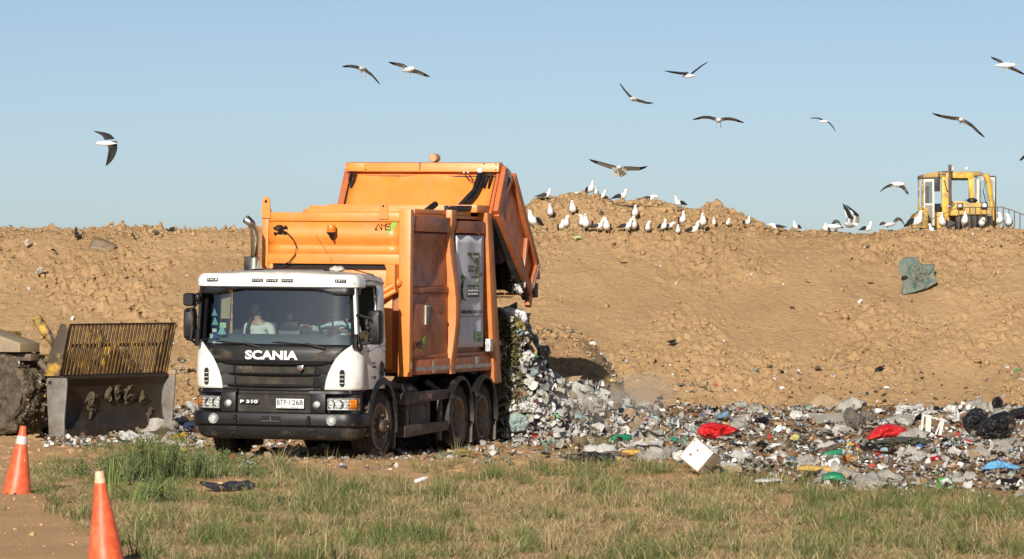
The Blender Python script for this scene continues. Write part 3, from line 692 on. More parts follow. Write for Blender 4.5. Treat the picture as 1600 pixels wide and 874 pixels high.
for yc in (5.22, 6.5): ax.tube([(-.7, yc, .5), (.7, yc, .5)], .09, 12); ax.ball((0, yc, .5), .24, 3)
ax.build('axle', CHAS, T)
# side guards, tank and boxes between the axles
for sgn in (-1, 1):
    gd = MB()
    a, b = sorted((sgn * 1.20, sgn * 1.235))
    gd.prism([(2.42, .79), (2.42, .96), (2.50, .97), (4.62, .97), (4.62, .83), (2.5, .79)], 'x', a, b); gd.prism([(2.42, .30), (2.42, .47), (2.5, .48), (4.60, .49), (4.60, .35), (2.5, .30)], 'x', a, b)
    gd.box(*sorted((sgn * 1.0, sgn * 1.2)), 2.42, 2.47, .79, .96); gd.box(*sorted((sgn * 1.0, sgn * 1.2)), 2.42, 2.47, .30, .47); gd.box(*sorted((sgn * 1.14, sgn * 1.20)), 2.62, 2.72, .3, .95)
    gd.box(*sorted((sgn * 1.14, sgn * 1.20)), 4.30, 4.36, .2, .95); gd = gd.build('side_guard', GALV, T, bev=.004)
    rt = MB()
    for q in range(4): rt.box(*sorted((sgn * 1.234, sgn * 1.238)), 3.15 + q * .16, 3.25 + q * .16, .85, .93)
    rt.build('reflector_strip', mat('faded_red_tape', (.32, .12, .10), (.4, .3, .27), scale=15), gd)
tk = MB()
tk.loft([[Vector((x, 2.9 + (0 if i == 0 else 1.0), z)) for x, z in ((.62, .35), (1.08, .35), (1.16, .42), (1.16, .78), (1.08, .9), (.66, .9))] for i in (0, 1)], True, True)
tk.tube([(1.0, 2.65, .98), (1.05, 3.1, 1.0), (1.0, 3.5, .93)], .10, 14); tk.box(.8, 1.15, 3.0, 3.04, .33, .93); tk.box(.8, 1.17, 3.7, 3.74, .33, .93)
tk.build('fuel_tank', GALV, T, bev=.01)
tk = MB(); tk.box(-1.15, -.62, 2.6, 3.9, .35, .95, bev=.03); tk.build('battery_box', CHAS, T)
hs = MB(); hs.tube([(1.0, 2.3, 1.1), (1.12, 2.55, 1.05), (1.12, 2.75, .85), (1.0, 2.8, .6)], .05, 10); hs.tube([(.95, 4.3, 1.1), (1.1, 4.5, .95), (1.12, 4.55, .6), (1.12, 4.5, .2)], .045, 8); hs.build('hose', GALV, T)

# --- packer body
B0, B1 = 2.60, 7.0; XL, XR = -1.11, 1.16; ZT = 3.64; ZB = 1.20
hb = MB()     # headboard frame: posts, rails
hb.box(XL, XL + .10, B0, B0 + .14, 2.6, ZT + .05); hb.box(XL, XL + .2, B0 + .05, B0 + .2, 1.2, 2.6)
hb.box(XL + .10, 1.06, B0 + .0, B0 + .1, 3.51, ZT)
hb.box(1.06, 1.24, B0 - .01, B0 + .15, 1.20, ZT + .055)
hb.box(XL + .10, 1.06, B0 + .0, B0 + .14, 2.87, 3.02)
hb.box(XL + .10, XL + .17, B0 + .01, B0 + .14, 2.4, 2.87); hb.box(.86, 1.06, B0 + .012, B0 + .14, 2.5, 2.87)
hb = hb.build('headboard_frame', ORG, T, bev=.012)
hp = MB(); G = [[Vector((x, y, z)) for x in np.linspace(XL + .1, 1.06, 12)] for y, z in ((B0 + .04, 3.51), (B0 + .045, 3.28), (B0 + .05, 3.245), (B0 + .10, 3.16), (B0 + .07, 3.14), (B0 + .03, 3.02))]
hp.grid(G); hp = hp.build('headboard_panel', ORG, T, solid=.01)
dk = MB(); dk.box(XL + .05, 1.05, B0 + .1, B0 + .5, 1.25, 2.88); dk.build('headboard_back', ORG_SHADE, T)
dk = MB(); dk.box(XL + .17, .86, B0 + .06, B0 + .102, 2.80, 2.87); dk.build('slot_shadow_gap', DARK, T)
lw = MB(); lw.box(XL + .17, .86, B0 + .01, B0 + .1, 2.40, 2.78); lw.box(XL+.3, .95, B0 + .03, B0 + .1, 1.3, 2.4); lw.build('headboard_lower_panel', ORG, T, bev=.01)
lug = MB()
def lugshape(xc, w, z0, z1):
    pts = [(xc - w, z0), (xc + w, z0)]
    for k in range(9):
        a = math.pi * k / 8; pts.append((xc + w * .75 * math.cos(a), z1 - w * .75 + w * .75 * math.sin(a)))
    return pts
lug.prism(lugshape(XL + .07, .075, 3.55, 3.87), 'y', B0 - .03, B0 - .002); lug.prism(lugshape(.815, .08, 3.55, 3.79), 'y', B0 - .03, B0 - .002)
lug = lug.build('lifting_lug', ORG, T)
hh = MB()
hh.lathe([(-.004, .001), (-.004, .022), (.006, .023)], (XL + .07, B0 - .032, 3.80), 'y', 16); hh.lathe([(-.004, .001), (-.004, .016), (.006, .017)], (.815, B0 - .032, 3.74), 'y', 16); hh.lathe([(-.004, .001), (-.004, .028), (.006, .029)], (1.0, B0 + .008, 2.85), 'y', 16)
hh.build('lug_hole', DARK, T)
# work lamp with cable
wl = MB(); wl.lathe([(-.09, .001), (-.09, .03), (-.075, .048), (.04, .052), (.045, .001)], (-.82, B0 - .02, 3.40), 'y', 20); wl.box(-.93, -.71, B0 + .02, B0 + .035, 3.385, 3.415); wl.box(-.91, -.73, B0 + .02, B0 + .036, 3.31, 3.335)
for p in ((-.91, 3.40), (-.905, 3.32), (-.74, 3.42), (-.75, 3.33)): wl.ball((p[0], B0 + .01, p[1]), .025, 2)
wl = wl.build('work_lamp', BLKD, T)
cb = MB(); cb.tube([(-.80, B0 - .06, 3.38), (-.70, B0 - .05, 3.34), (-.60, B0 - .04, 3.24), (-.55, B0 - .03, 3.12), (-.57, B0 - .04, 3.00), (-.66, B0 - .05, 2.89), (-.8, B0 - .05, 2.83), (-.95, B0 - .06, 2.78)], .009, 6); cb.build('cable', BLK, wl)
bc = MB(); bc.lathe([(-.05, .062), (-.03, .065), (.045, .066), (.06, .060), (.066, .001)], (.02, B0 - .09, 3.39), 'z', 24); bc = bc.build('beacon', AMB, T)
b2 = MB(); b2.lathe([(-.085, .001), (-.085, .04), (-.07, .05), (-.05, .068), (-.035, .07), (-.035, .001)], (.02, B0 - .09, 3.38), 'z', 24); b2.tube([(.02, B0 - .09, 3.30), (.03, B0 - .05, 3.24), (.0, B0 + .03, 3.27)], .018, 8); b2.build('beacon_base', BLKD, bc)
an = MB(); an.tube([(-.26, B0 + .03, 3.30), (-.12, B0 + .02, 3.10), (.02, B0 - .01, 2.90)], .004, 5); an.build('antenna', BLK, T)
def ams(plane, u, v, w, h, off, par):
    b = MB(); L = []
    L.append([(0, 0), (.16, .02)]); L.append([(.0, .02), (.22, 1), (.40, .0)]); L.append([(.42, 0), (.42, 1), (.56, .6), (.68, 1), (.68, 0)]); L.append([(1.02, 1), (.76, 1), (.76, .58), (1, .52), (1.0, 0), (.68, 0)])
    for l in L:
        p = [(Vector((u + a * w, off, v + c * h)) if plane == 'front' else Vector((off, u + a * w, v + c * h))) for a, c in l]; b.tube(p, .009, 4)
    o = b.build('logo_lettering', INK, par)
    g = MB(); pl = [(.72, -.5), (.86, -.5), (1.42, 1.0), (1.40, 1.75), (1.2, 1.35), (.95, .4)]
    q = [(u + a * w, v + c * h) for a, c in pl]
    if plane == 'front': g.prism(q, 'y', off - .001, off + .004)
    else: g.prism(q, 'x', off - .004, off + .001)
    g.build('logo_leaf', LGRN, par)
ams('front', .67, 3.385, .24, .09, B0 + .032, hp)
# hydraulic rams between cab and body
hy = MB(); hy.tube([(1.08, B0 - .02, 2.62), (.70, B0 - .12, 2.38)], .045, 12); hy.tube([(1.05, B0 - .04, 2.50), (.72, B0 - .14, 2.30)], .04, 12); hy.ball((1.05, B0 - .03, 2.60), .07, 2); hy.prism([(1.06, 2.5), (.9, 2.87), (1.06, 2.87)], 'y', B0 - .2, B0 - .01); hy.build('hydraulic_ram', ORG, T)
# top plates
tp = MB(); tp.box(XL + .02, 1.12, B0 + .14, 6.6, ZT - .05, ZT + .0); tp.box(-.55, 1.14, B0 + .5, 5.2, ZT, ZT + .07); tp.box(-1.25, 1.20, 6.1, 6.8, 3.70, 3.82); tp.box(-1.2, 1.1, 5.0, 6.1, 3.64, 3.78)
tp.build('roof_plate', ORG, T, bev=.01)
hc = MB(); hc.tube([(1.12, 4.75, 3.73), (1.12, 5.9, 3.75)], .04, 10); hc.tube([(1.05, 4.9, 3.77), (1.1, 6.1, 3.79)], .02, 8); hc.tube([(1.0, 4.15, 3.70), (1.02, 4.5, 3.80)], .05, 10); hc.build('roof_ram', BLKD, T)
# side walls: both sides are alike, right-hand (visible) one has the sign
def wavy(z, amp=.045): return amp * (math.sin((z - 1.2) * 2.6 - 1.0)) * (1 if 1.3 < z < 3.5 else .3)
for sgn in (-1, 1):
    S = XR if sgn > 0 else -XL; x = lambda v: sgn * (S + v)
    def bx(mb, a, b, y0, y1, z0, z1): mb.box(*sorted((x(a), x(b))), y0, y1, z0, z1)
    w1 = MB()
    # dented sheet in upper bay, bulging sheet below
    def bay(y0, y1, z0, z1, dep, bul, seed):
        G = []
        for z in np.linspace(z0, z1, 22):
            row = []
            for y in np.linspace(y0, y1, 22):
                u = (y - y0) / (y1 - y0); v = (z - z0) / (z1 - z0); e_ = min(1, 6 * min(u, 1 - u)) * min(1, 6 * min(v, 1 - v))
                o = dep + e_ * (bul * math.sin(v * math.pi) + .022 * float(perlin(np.array([y * 1.4]), np.array([z * 1.5]), seed)[0]))
                row.append(Vector((x(o), y, z)))
            G.append(row)
        w1.grid(G)
    bay(2.75, 4.72, 2.52, 3.36, -.005, -.05, 5); bay(2.75, 4.72, 1.46, 2.46, .0, .035, 6); bay(4.95, 6.75, 1.40, 3.36, -.05, .0, 7)
    side_ = w1.build('side_wall', ORG_SHADE, T, solid=.006)
    w2 = MB()
    bx(w2, -.02, .055, 2.75, 4.70, 3.37, 3.60); bx(w2, -.02, .055, 4.96, 6.50, 3.37, 3.56)
    w2.prism([(2.75, 2.45), (4.72, 2.45), (4.72, 2.535), (2.75, 2.535)], 'x', *sorted((x(-.01), x(.02))))
    bx(w2, -.02, .05, 2.95, 7.15, 1.22, 1.45); bx(w2, -.04, .02, 2.76, 7.0, 1.45, 1.52)
    w2.build('side_rail', ORG_SHADE, T, bev=.012)
    # ribs
    rb = MB(); rings = []
    for z in np.linspace(1.2, 3.72, 24):
        o = .085 + wavy(z); yo = .05 * math.sin((z - 1.2) * 2.1)
        rings.append([Vector((x(-.02), 4.70 + yo, z)), Vector((x(o), 4.72 + yo, z)), Vector((x(o), 4.97 + yo, z)), Vector((x(-.02), 5.0 + yo, z))])
    RIBM = bpy.data.materials.get('sunlit_orange_paint') or mat('sunlit_orange_paint', (.74, .235, .045), (.60, .185, .045), rough=.45, scale=4, dust=.3, dustcol=(.45, .25, .13))  # brighter copy of the side orange, sunlight on the ribs put into the colour
    rb.loft(rings, True, True); rb.build('side_rib', RIBM, T, bev=.012); rb = MB(); rings = []
    for z in np.linspace(1.02, 3.70, 24):
        v = (3.70 - z) / 2.5; y0 = 6.50 + .45 * v; y1 = 6.78 + .58 * v
        rings.append([Vector((x(-.08), y0, z)), Vector((x(.085), y0 + .01, z)), Vector((x(.085), y1, z)), Vector((x(-.08), y1, z))])
    rb.loft(rings, True, True); rb.build('rear_post', RIBM, T, bev=.012)
    tpn = MB(); bx(tpn, .05, .054, 3.0, 6.95, 1.275, 1.335); bx(tpn, .05, .055, 3.85, 3.98, 1.24, 1.42); bx(tpn, .05, .055, 6.1, 6.25, 1.345, 1.445); bx(tpn, .055, .059, 2.78, 2.86, 3.5, 3.6)
    if sgn > 0: bx(tpn, .078, .082, 2.66, 2.74, 1.32, 1.42)
    tpn.build('reflective_tape', TAPE, side_)
    if sgn > 0:
        dr = MB(); bx(dr, .03, .06, 2.78, 3.72, 1.50, 2.28); dr = dr.build('service_door', ORG_SHADE, T, bev=.008)
        vt = MB(); bx(vt, .06, .085, 3.38, 3.62, 1.97, 2.26); vt = vt.build('vent', mat('vent_cream', (.55, .50, .42), dust=.3), dr, bev=.006)
        v2 = MB()
        for q in range(9): bx(v2, .085, .092, 3.40, 3.60, 1.985 + q * .03, 1.997 + q * .03)
        v2.build('vent_slat', CHAS, vt)
        k = MB(); k.lathe([(x(.035), .03), (x(.055), .025), (x(.06), .001)], (0, 4.25, 2.16), 'x', 12); k.build('fuel_cap', CHAS, side_)
        ams('side', 2.86, 1.62, .40, .10, x(.064), dr)
        # sign
        SX = x(.035); sg_ = MB(); G = [[Vector((SX + .008 * math.sin(y * 7) + (.0 if z > 2.1 else .006), y, z)) for y in np.linspace(5.02, 6.46 + .0, 12)] for z in np.linspace(1.60, 3.34, 14)]
        sg_.grid(G); sg_ = sg_.build('sign_board', SIGN, T, solid=.006); so = SX + .014
        def strip(mb, y0, y1, z0, z1): mb.box(so - .002, so + .004, y0, y1, z0, z1)
        gz = MB(); strip(gz, 5.58, 5.80, 2.83, 2.89); strip(gz, 5.88, 6.22, 2.83, 2.89); strip(gz, 6.20, 6.235, 2.12, 2.83); strip(gz, 5.58, 6.06, 2.12, 2.17); strip(gz, 6.10, 6.235, 2.12, 2.17)
        gz.prism([(5.78, 2.83), (5.82, 2.83), (5.88, 2.74), (5.86, 2.73)], 'x', so - .002, so + .004); gz.prism([(6.03, 2.17), (6.07, 2.17), (6.06, 2.27)], 'x', so - .002, so + .004); gz.build('emblem_frame', OLIV, sg_)
        text('CONSTRUYENDO', 5.62, 5.96, 2.555, 2.60, so, 'side', GREY, sg_, bold=.01); text('FUTURO', 5.62, 5.96, 2.46, 2.535, so, 'side', GREY, sg_, bold=.02); text('Intendencia de Salto', 5.80, 6.16, 2.33, 2.38, so, 'side', GREY, sg_, bold=.01)
        gz = MB(); gz.prism([(6.02, 2.78), (6.12, 2.78), (6.15, 2.68), (6.12, 2.60), (6.14, 2.50), (6.07, 2.42), (6.0, 2.50), (6.03, 2.60), (6.0, 2.68)], 'x', so - .002, so + .004); gz.build('coat_of_arms', GREY, sg_)
        gz = MB(); gz.prism([(6.045, 2.66), (6.105, 2.66), (6.105, 2.58), (6.045, 2.58)], 'x', so + .004, so + .006); gz.build('coat_of_arms_field', mat('field_gold', (.4, .33, .1)), sg_)
        gz = MB(); strip(gz, 5.60, 6.22, 1.90 + .0, 2.09); gz.build('caption_box', GREY, sg_)
        text('DIRECCION GENERAL DE', 5.65, 6.17, 2.02, 2.065, so + .004, 'side', PLAT, sg_, bold=.01); text('HIGIENE Y MEDIO AMBIENTE', 5.65, 6.17, 1.945, 1.99, so + .004, 'side', PLAT, sg_, bold=.01)
        gz = MB(); pth = [(5.56, 2.36), (5.42, 2.28), (5.33, 2.15), (5.30, 2.02), (5.34, 1.90), (5.44, 1.84), (5.58, 1.83)]
        gz.tube([(so, a, b) for a, b in pth], [.01, .015, .02, .022, .02, .012, .004], 4); gz.build('emblem_arc', GREY, sg_)
        gz = MB(); rr = random.Random(4)
        for q in range(26):
            a = rr.uniform(.5, 5.2); cy_, cz_ = 5.33 + .10 * math.cos(a) + rr.uniform(-.05, .05), 2.05 + .30 * math.sin(a * 1.4)
            hgt = rr.uniform(.05, .13); gz.prism([(cy_, cz_), (cy_ + .022, cz_ + hgt * .6), (cy_ + .006, cz_ + hgt), (cy_ - .015, cz_ + hgt * .5)], 'x', so - .002, so + .003)
        for q in range(3): gz.box(so - .002, so + .003, 6.27 + q * .045, 6.30 + q * .045, 2.36, 2.42 + .05 * (q == 1) + .02 * q)
        gz.build('emblem_leaves', OLIV, sg_)
        for ch in [o for o in bpy.data.objects if o.parent == sg_]:
            for v in ch.data.vertices: v.co.z = 3.05 + (v.co.z - 2.86) * .70
        text('CIUDAD LIMPIA, RESPONSABILIDAD DE TODOS', 5.10, 6.42, 2.115, 2.175, so, 'side', GREY, sg_, bold=.008)
        sm_ = MB(); sm_.box(so - .003, so + .003, 5.05, 6.45, 2.075, 2.082); sm_.build('board_seam', GREY, sg_)
        text('TODO', 6.12, 6.36, 1.77, 1.84, so, 'side', OLIV, sg_, bold=.02); text('LIMPIO', 6.12, 6.42, 1.68, 1.75, so, 'side', OLIV, sg_, bold=.02)
        lf = MB(); lf.prism([(6.0, 1.70), (6.05, 1.68), (6.08, 1.76), (6.07, 1.86), (6.01, 1.83)], 'x', so - .002, so + .003); lf.build('logo_leaf', LGRN, sg_)

# rear frame box fittings
ft = MB(); ft.box(XR + .03, XR + .12, 6.63, 6.80, 1.52, 1.72, bev=.01); ft.build('rear_side_lamp', LENS, T)
ft = MB()
for sgn in (-1, 1): ft.prism([(7.05, 1.0), (7.42, 1.0), (7.42, 1.25), (7.1, 1.3)], 'x', *sorted((sgn * 1.05, sgn * 1.2)))
ft.box(-1.1, 1.1, 7.0, 7.35, 1.18, 1.28); ft.build('rear_sill', ORG_SHADE, T, bev=.01)
fl = MB(); fl.box(-1.05, 1.1, 2.8, 6.9, 1.2, 1.3); fl.box(-1.05, 1.1, 4.0, 4.1, 1.3, 3.5); fl.build('body_floor', CHAS, T)
# raised tailgate: hopper with two cheek plates and an open mouth underneath
TG = [(6.75, 3.70), (7.28, 4.50), (7.80, 4.40), (8.28, 4.06), (8.80, 3.52), (9.34, 2.90), (9.14, 2.50), (8.86, 2.40)]
tg = MB()
for sgn in (-1, 1):
    xs = (1.19, 1.235) if sgn > 0 else (-1.30, -1.255)
    tg.prism(TG, 'x', *xs)
tg = tg.build('tailgate', ORG_SHADE, T, bev=.006)
def skinp(name, pts, x0, x1, th, m, dent=0, seed=1):
    mb = MB(); G = []
    for i, (y, z) in enumerate(pts):
        row = []
        for k in range(17):
            x = x0 + (x1 - x0) * k / 16; row.append(Vector((x, y + dent * float(perlin(np.array([x * 1.3]), np.array([i * .6]), seed)[0]), z)))
        G.append(row)
    mb.grid(G); return mb.build(name, m, tg, solid=th)
skinp('front_plate', [(6.82, 3.70), (6.90, 3.82), (7.00, 3.98), (7.12, 4.16), (7.21, 4.30), (7.22, 4.36)], -1.24, 1.18, .02, ORG, .05, 3)
skinp('rear_plate', [(7.30, 4.49), (7.80, 4.39), (8.28, 4.05), (8.80, 3.51), (9.33, 2.89), (9.13, 2.50)], -1.25, 1.19, .03, ORG, .02, 4)
bmx = MB(); bmx.prism([(7.10, 4.36), (7.12, 4.50), (7.32, 4.515), (7.40, 4.37)], 'x', -1.31, 1.245); bmx.box(-1.315, -1.0, 7.095, 7.11, 4.365, 4.49); bmx.build('top_beam', ORG, tg, bev=.01)
sm = MB(); sm.box(-.07, -.06, 7.09, 7.13, 4.38, 4.51)
for p in ((-1.28, 4.39), (-.97, 4.39), (-1.28, 4.48), (1.2, 4.48), (1.2, 4.39), (1.0, 4.49)): sm.ball((p[0], 7.10, p[1]), .012, 2)
sm.build('beam_bolt', CHAS, tg)
rr_ = MB()       # raised borders and stiffeners of the cheeks
for sgn in (-1, 1):
    X0 = 1.235 if sgn > 0 else -1.30; a, b = sorted((X0, X0 + sgn * .08))
    def bar(p, q, wd):
        d = Vector((q[0] - p[0], q[1] - p[1])).normalized(); n = Vector((-d.y, d.x)) * wd
        rr_.prism([(p[0], p[1]), (q[0], q[1]), (q[0] + n.x, q[1] + n.y), (p[0] + n.x, p[1] + n.y)], 'x', a, b)
    bar((8.78, 2.42), (6.92, 3.66), -.14); bar((7.86, 4.36), (9.30, 2.90), -.13); bar((6.84, 3.74), (7.30, 4.46), -.20); bar((9.28, 2.88), (8.86, 2.44), -.12)
    a, b = sorted((X0, X0 + sgn * .06)); bar((8.70, 3.30), (8.52, 2.72), -.10); bar((7.1, 3.9), (7.75, 4.33), -.10)
rr_.build('tailgate_stiffener', ORG_SHADE, tg, bev=.008)
hl_ = MB()
for q in range(4): hl_.lathe([(1.315, .001), (1.318, .018)], (0, 7.12 + q * .035, 4.02 + q * .055), 'x', 10)
hl_.build('pin_hole', DARK, tg)
tpq = MB(); 
for sgn in (-1, 1):
    X0 = 1.318 if sgn > 0 else -1.383; a, b = sorted((X0 - .003, X0 + .002))
    tpq.prism([(8.86, 2.52), (8.93, 2.52), (9.29, 2.87), (9.23, 2.93)], 'x', a, b); tpq.prism([(7.40, 4.36), (7.47, 4.40), (7.66, 4.24), (7.60, 4.20)], 'x', a, b)
tpq.build('reflective_tape', TAPE, tg)
sl = MB(); sl.prism([(6.90, 3.56), (8.84, 2.32), (8.92, 2.38), (6.96, 3.64)], 'x', 1.15, 1.24); sl.prism([(6.90, 3.56), (8.84, 2.32), (8.92, 2.38), (6.96, 3.64)], 'x', -1.30, -1.21); sl.build('rubber_seal', CHAS, tg)
sl = MB(); sl.prism([(8.84, 2.24), (8.95, 2.20), (9.05, 2.42), (8.88, 2.46)], 'x', 1.18, 1.27); sl.prism([(8.84, 2.24), (8.95, 2.20), (9.05, 2.42), (8.88, 2.46)], 'x', -1.33, -1.24); sl.box(-1.25, 1.2, 8.6, 8.9, 2.40, 2.44); sl.box(.6, 1.0, 8.3, 8.8, 2.36, 2.38); sl.build('mouth_lip', ORG_SHADE, tg, bev=.01)
lt = MB(); lt.box(1.22, 1.30, 9.24, 9.36, 2.66, 2.80, bev=.01); lt.build('tail_lamp', RED, tg); lt = MB(); lt.box(1.12, 1.26, 9.15, 9.38, 2.36, 2.60, bev=.01); lt.build('lamp_box', BLKD, tg)
it = MB(); it.prism(TG, 'x', 1.178, 1.186); it.prism(TG, 'x', -1.251, -1.243); it.build('hopper_shade_sheet', DARK, tg)  # black sheets added inside the cheeks to stand for shade in the mouth
it = MB(); it.grid([[Vector((x, y - .05, z - .05)) for x in (-1.24, 1.18)] for y, z in ((6.9, 3.72), (7.30, 4.40), (7.80, 4.32), (8.26, 3.99), (8.76, 3.46), (9.27, 2.87), (9.09, 2.53))]); it.build('hopper_shade_sheet', DARK, tg)  # black sheet added under the rear plate, also painted as interior shade
it = MB(); it.box(-1.25, 1.18, 7.2, 7.3, 3.3, 4.3); it.prism([(7.4, 3.3), (8.3, 3.5), (8.5, 3.1), (7.6, 2.9)], 'x', -1.2, 1.15); it.build('compaction_blade', CHAS, tg)
hz = MB()
hz.tube([(.93, 7.16, 4.36), (.92, 7.02, 4.20), (.90, 6.93, 4.06), (.80, 6.82, 3.92), (.70, 6.72, 3.78)], .042, 10); hz.tube([(1.0, 7.14, 4.32), (.99, 7.0, 4.15), (.93, 6.90, 3.98), (.82, 6.78, 3.80)], .028, 8)
for x0 in (1.06, 1.13, -1.22, -1.15): hz.tube([(x0, 7.10, 4.36), (x0 - .01, 7.04, 4.22), (x0 - .03 if x0 > 0 else -1.2, 7.04, 4.10)], .018, 7)
hz.tube([(.68, 7.08, 4.34), (.78, 7.02, 4.24), (.88, 6.98, 4.18)], .007, 5); hz.tube([(.75, 7.08, 4.34), (.82, 7.02, 4.26), (.88, 6.98, 4.22)], .007, 5)
hz.tube([(1.13, 7.0, 3.6), (1.2, 6.98, 3.3), (1.18, 7.2, 2.9)], .02, 6)
hz.build('hydraulic_hose', BLK, tg)
cp = MB(); cp.ball((.93, 7.13, 4.38), .05, 2); cp.ball((.68, 7.07, 4.35), .016, 1); cp.ball((.75, 7.07, 4.35), .016, 1); cp.build('hose_fitting', PLAT, tg)
tb = MB(); tb.lathe([(-.10, .001), (-.10, .06), (-.085, .068), (.10, .068), (.12, .001)], (.11, 7.32, 4.585), 'y', 24); tb.build('work_lamp', mat('dusty_lamp', (.55, .30, .16), (.4, .22, .12), rough=.5), tg)
# exhaust stack
ex = MB(); ex.tube([(-1.08, 2.2, 2.4), (-1.08, 2.2, 3.25), (-1.085, 2.18, 3.38), (-1.12, 2.14, 3.47), (-1.185, 2.08, 3.53)], .062, 18, cap=False); ex = ex.build('exhaust_stack', CHR, T, solid=.006, ang=60)
eb = MB(); eb.lathe([(2.72, .095), (2.95, .09), (2.97, .064)], (-1.08, 2.2, 0), 'z', 20); eb.prism([(-1.03, 2.78), (-.92, 2.78), (-.99, 2.92)], 'y', 2.12, 2.14); eb.build('exhaust_shield', CHR, ex)
eb = MB(); eb.box(-1.22, -1.12, 2.12, 2.2, 2.70, 2.97, bev=.01); eb.box(-1.15, -1.01, 2.13, 2.27, 2.945, 2.965); eb.build('exhaust_bracket', BLKD, ex)
# mirrors
def mirror(sgn):
    root = MB(); s = sgn
    if s > 0:
        root.tube([(1.225, .16, 2.13), (1.30, .10, 2.13), (1.44, .14, 2.08), (1.46, .18, 2.02)], .022, 8); root.tube([(1.25, .18, 1.68), (1.33, .12, 1.72), (1.44, .16, 1.74)], .02, 8); root.ball((1.26, .18, 1.68), .06, 2, (.9, .8, 1.3))
        root.tube([(1.21, .14, 1.66), (1.21, .13, 1.86)], .045, 8)
    else:
        root.tube([(-1.21, .16, 2.28), (-1.27, .08, 2.19), (-1.36, .10, 2.16)], .016, 8); root.tube([(-1.22, .16, 1.68), (-1.27, .08, 1.74), (-1.36, .10, 1.76)], .02, 8); root.ball((-1.20, .12, 2.36), .055, 2, (.8, .8, 1.4)); root.tube([(-1.21, .14, 1.66), (-1.20, .13, 1.90)], .04, 8)
    a = root.build('mirror_arm', BLK, T)
    def shell(cx, cz, w, h, y, dep, rnd):
        q = MB(); rings = []
        for i, (k, yo) in enumerate(((.82, 0), (.97, .02), (1.0, .06), (1.0, dep), (.96, dep + .01))):
            ring = []
            for t in range(28):
                an_ = 2 * math.pi * t / 28; c, s_ = math.cos(an_), math.sin(an_); e_ = .42
                ring.append(Vector((cx + math.copysign(abs(c) ** e_, c) * w / 2 * k, y + yo, cz + math.copysign(abs(s_) ** e_, s_) * h / 2 * k)))
            rings.append(ring)
        q.loft(rings, True, True); o = q.build('mirror_housing', BLK, a)
        g_ = MB(); g_.box(cx - w * .42, cx + w * .42, y + dep + .01, y + dep + .014, cz - h * .44, cz + h * .44); g_.build('mirror_glass', CHR, o)
    if s > 0:
        shell(1.475, 1.96, .20, .50, .16, .16, .04); k = MB(); k.tube([(1.37, .15, 2.12), (1.385, .13, 2.0), (1.385, .14, 1.86), (1.37, .15, 1.74)], .028, 8); k.ball((1.40, .13, 1.95), .035, 2); k.build('mirror_bracket', BLKD, a)
    else:
        shell(-1.335, 1.98, .17, .46, .10, .14, .04); shell(-1.345, 2.33, .17, .19, .10, .12, .04); k = MB(); k.tube([(-1.29, .085, 2.22), (-1.262, .07, 2.05), (-1.262, .07, 1.9), (-1.29, .085, 1.76)], .014, 8); k.build('mirror_bracket', CHAS, a)
mirror(1); mirror(-1)
# cab interior
ci = MB(); ci.box(-1.12, 1.12, 1.38, 1.42, 1.2, 2.62); ci.box(-1.15, 1.15, .2, 1.4, 1.10, 1.16); ci.box(-1.1, 1.1, 1.30, 1.378, 2.1, 2.55, bev=.02); ci.build('cab_lining', INTR, T)
ds = MB(); pl = [(x, .22 + .04 * x * x) for x in np.linspace(-1.12, 1.12, 11)]
sweep(pl, [(.0, 1.55), (.0, 1.66), (.08, 1.76), (.20, 1.84), (.34, 1.84), (.40, 1.7), (.40, 1.3), (.0, 1.3)], ds); ds.box(-.10, .24, .50, .62, 1.5, 1.90, bev=.02); ds.build('dashboard', mat('dash_grey', (.12, .13, .13), rough=.6), T)
dm = MB(); dm.box(-.06, .20, .50, .54, 1.88, 2.02, bev=.02); dm.tube([(.06, .52, 2.0), (.06, .54, 2.1), (.10, .55, 2.18)], .012, 6); dm.box(.03, .12, .50, .53, 2.04, 2.12, bev=.01); dm.build('dash_screen', BLKD, T)
for xc in (-.60, .62):
    s_ = MB(); s_.box(xc - .25, xc + .25, .78, 1.22, 1.30, 1.44, bev=.05); s_.box(xc - .24, xc + .24, 1.16, 1.30, 1.42, 2.0, bev=.06); s_.box(xc - .13, xc + .13, 1.18, 1.28, 2.0, 2.18, bev=.05); s_.build('seat', SEAT, T)
pn = MB(); pn.box(-.27, .0, 1.2, 1.22, 1.5, 1.86, bev=.01); pn.build('locker_panel', mat('pale_panel', (.45, .5, .46), rough=.6), T)
sw = MB(); c = Vector((.72, .62, 1.93)); M_ = Matrix.Translation(c) @ Matrix.Rotation(R_(-62), 4, 'X')
def circ(r, n=28): return [M_ @ Vector((r * math.cos(2 * math.pi * k / n), r * math.sin(2 * math.pi * k / n), 0)) for k in range(n + 1)]
sw.tube(circ(.225), .016, 8, cap=False)
for a_ in (0, 180, 270): sw.tube([M_ @ Vector((.04 * math.cos(R_(a_)), .04 * math.sin(R_(a_)), -.02)), M_ @ Vector((.22 * math.cos(R_(a_)), .22 * math.sin(R_(a_)), 0))], .018, 6)
sw.tube([c, M_ @ Vector((0, 0, -.25))], .04, 8); sw.build('steering_wheel', BLK, T)

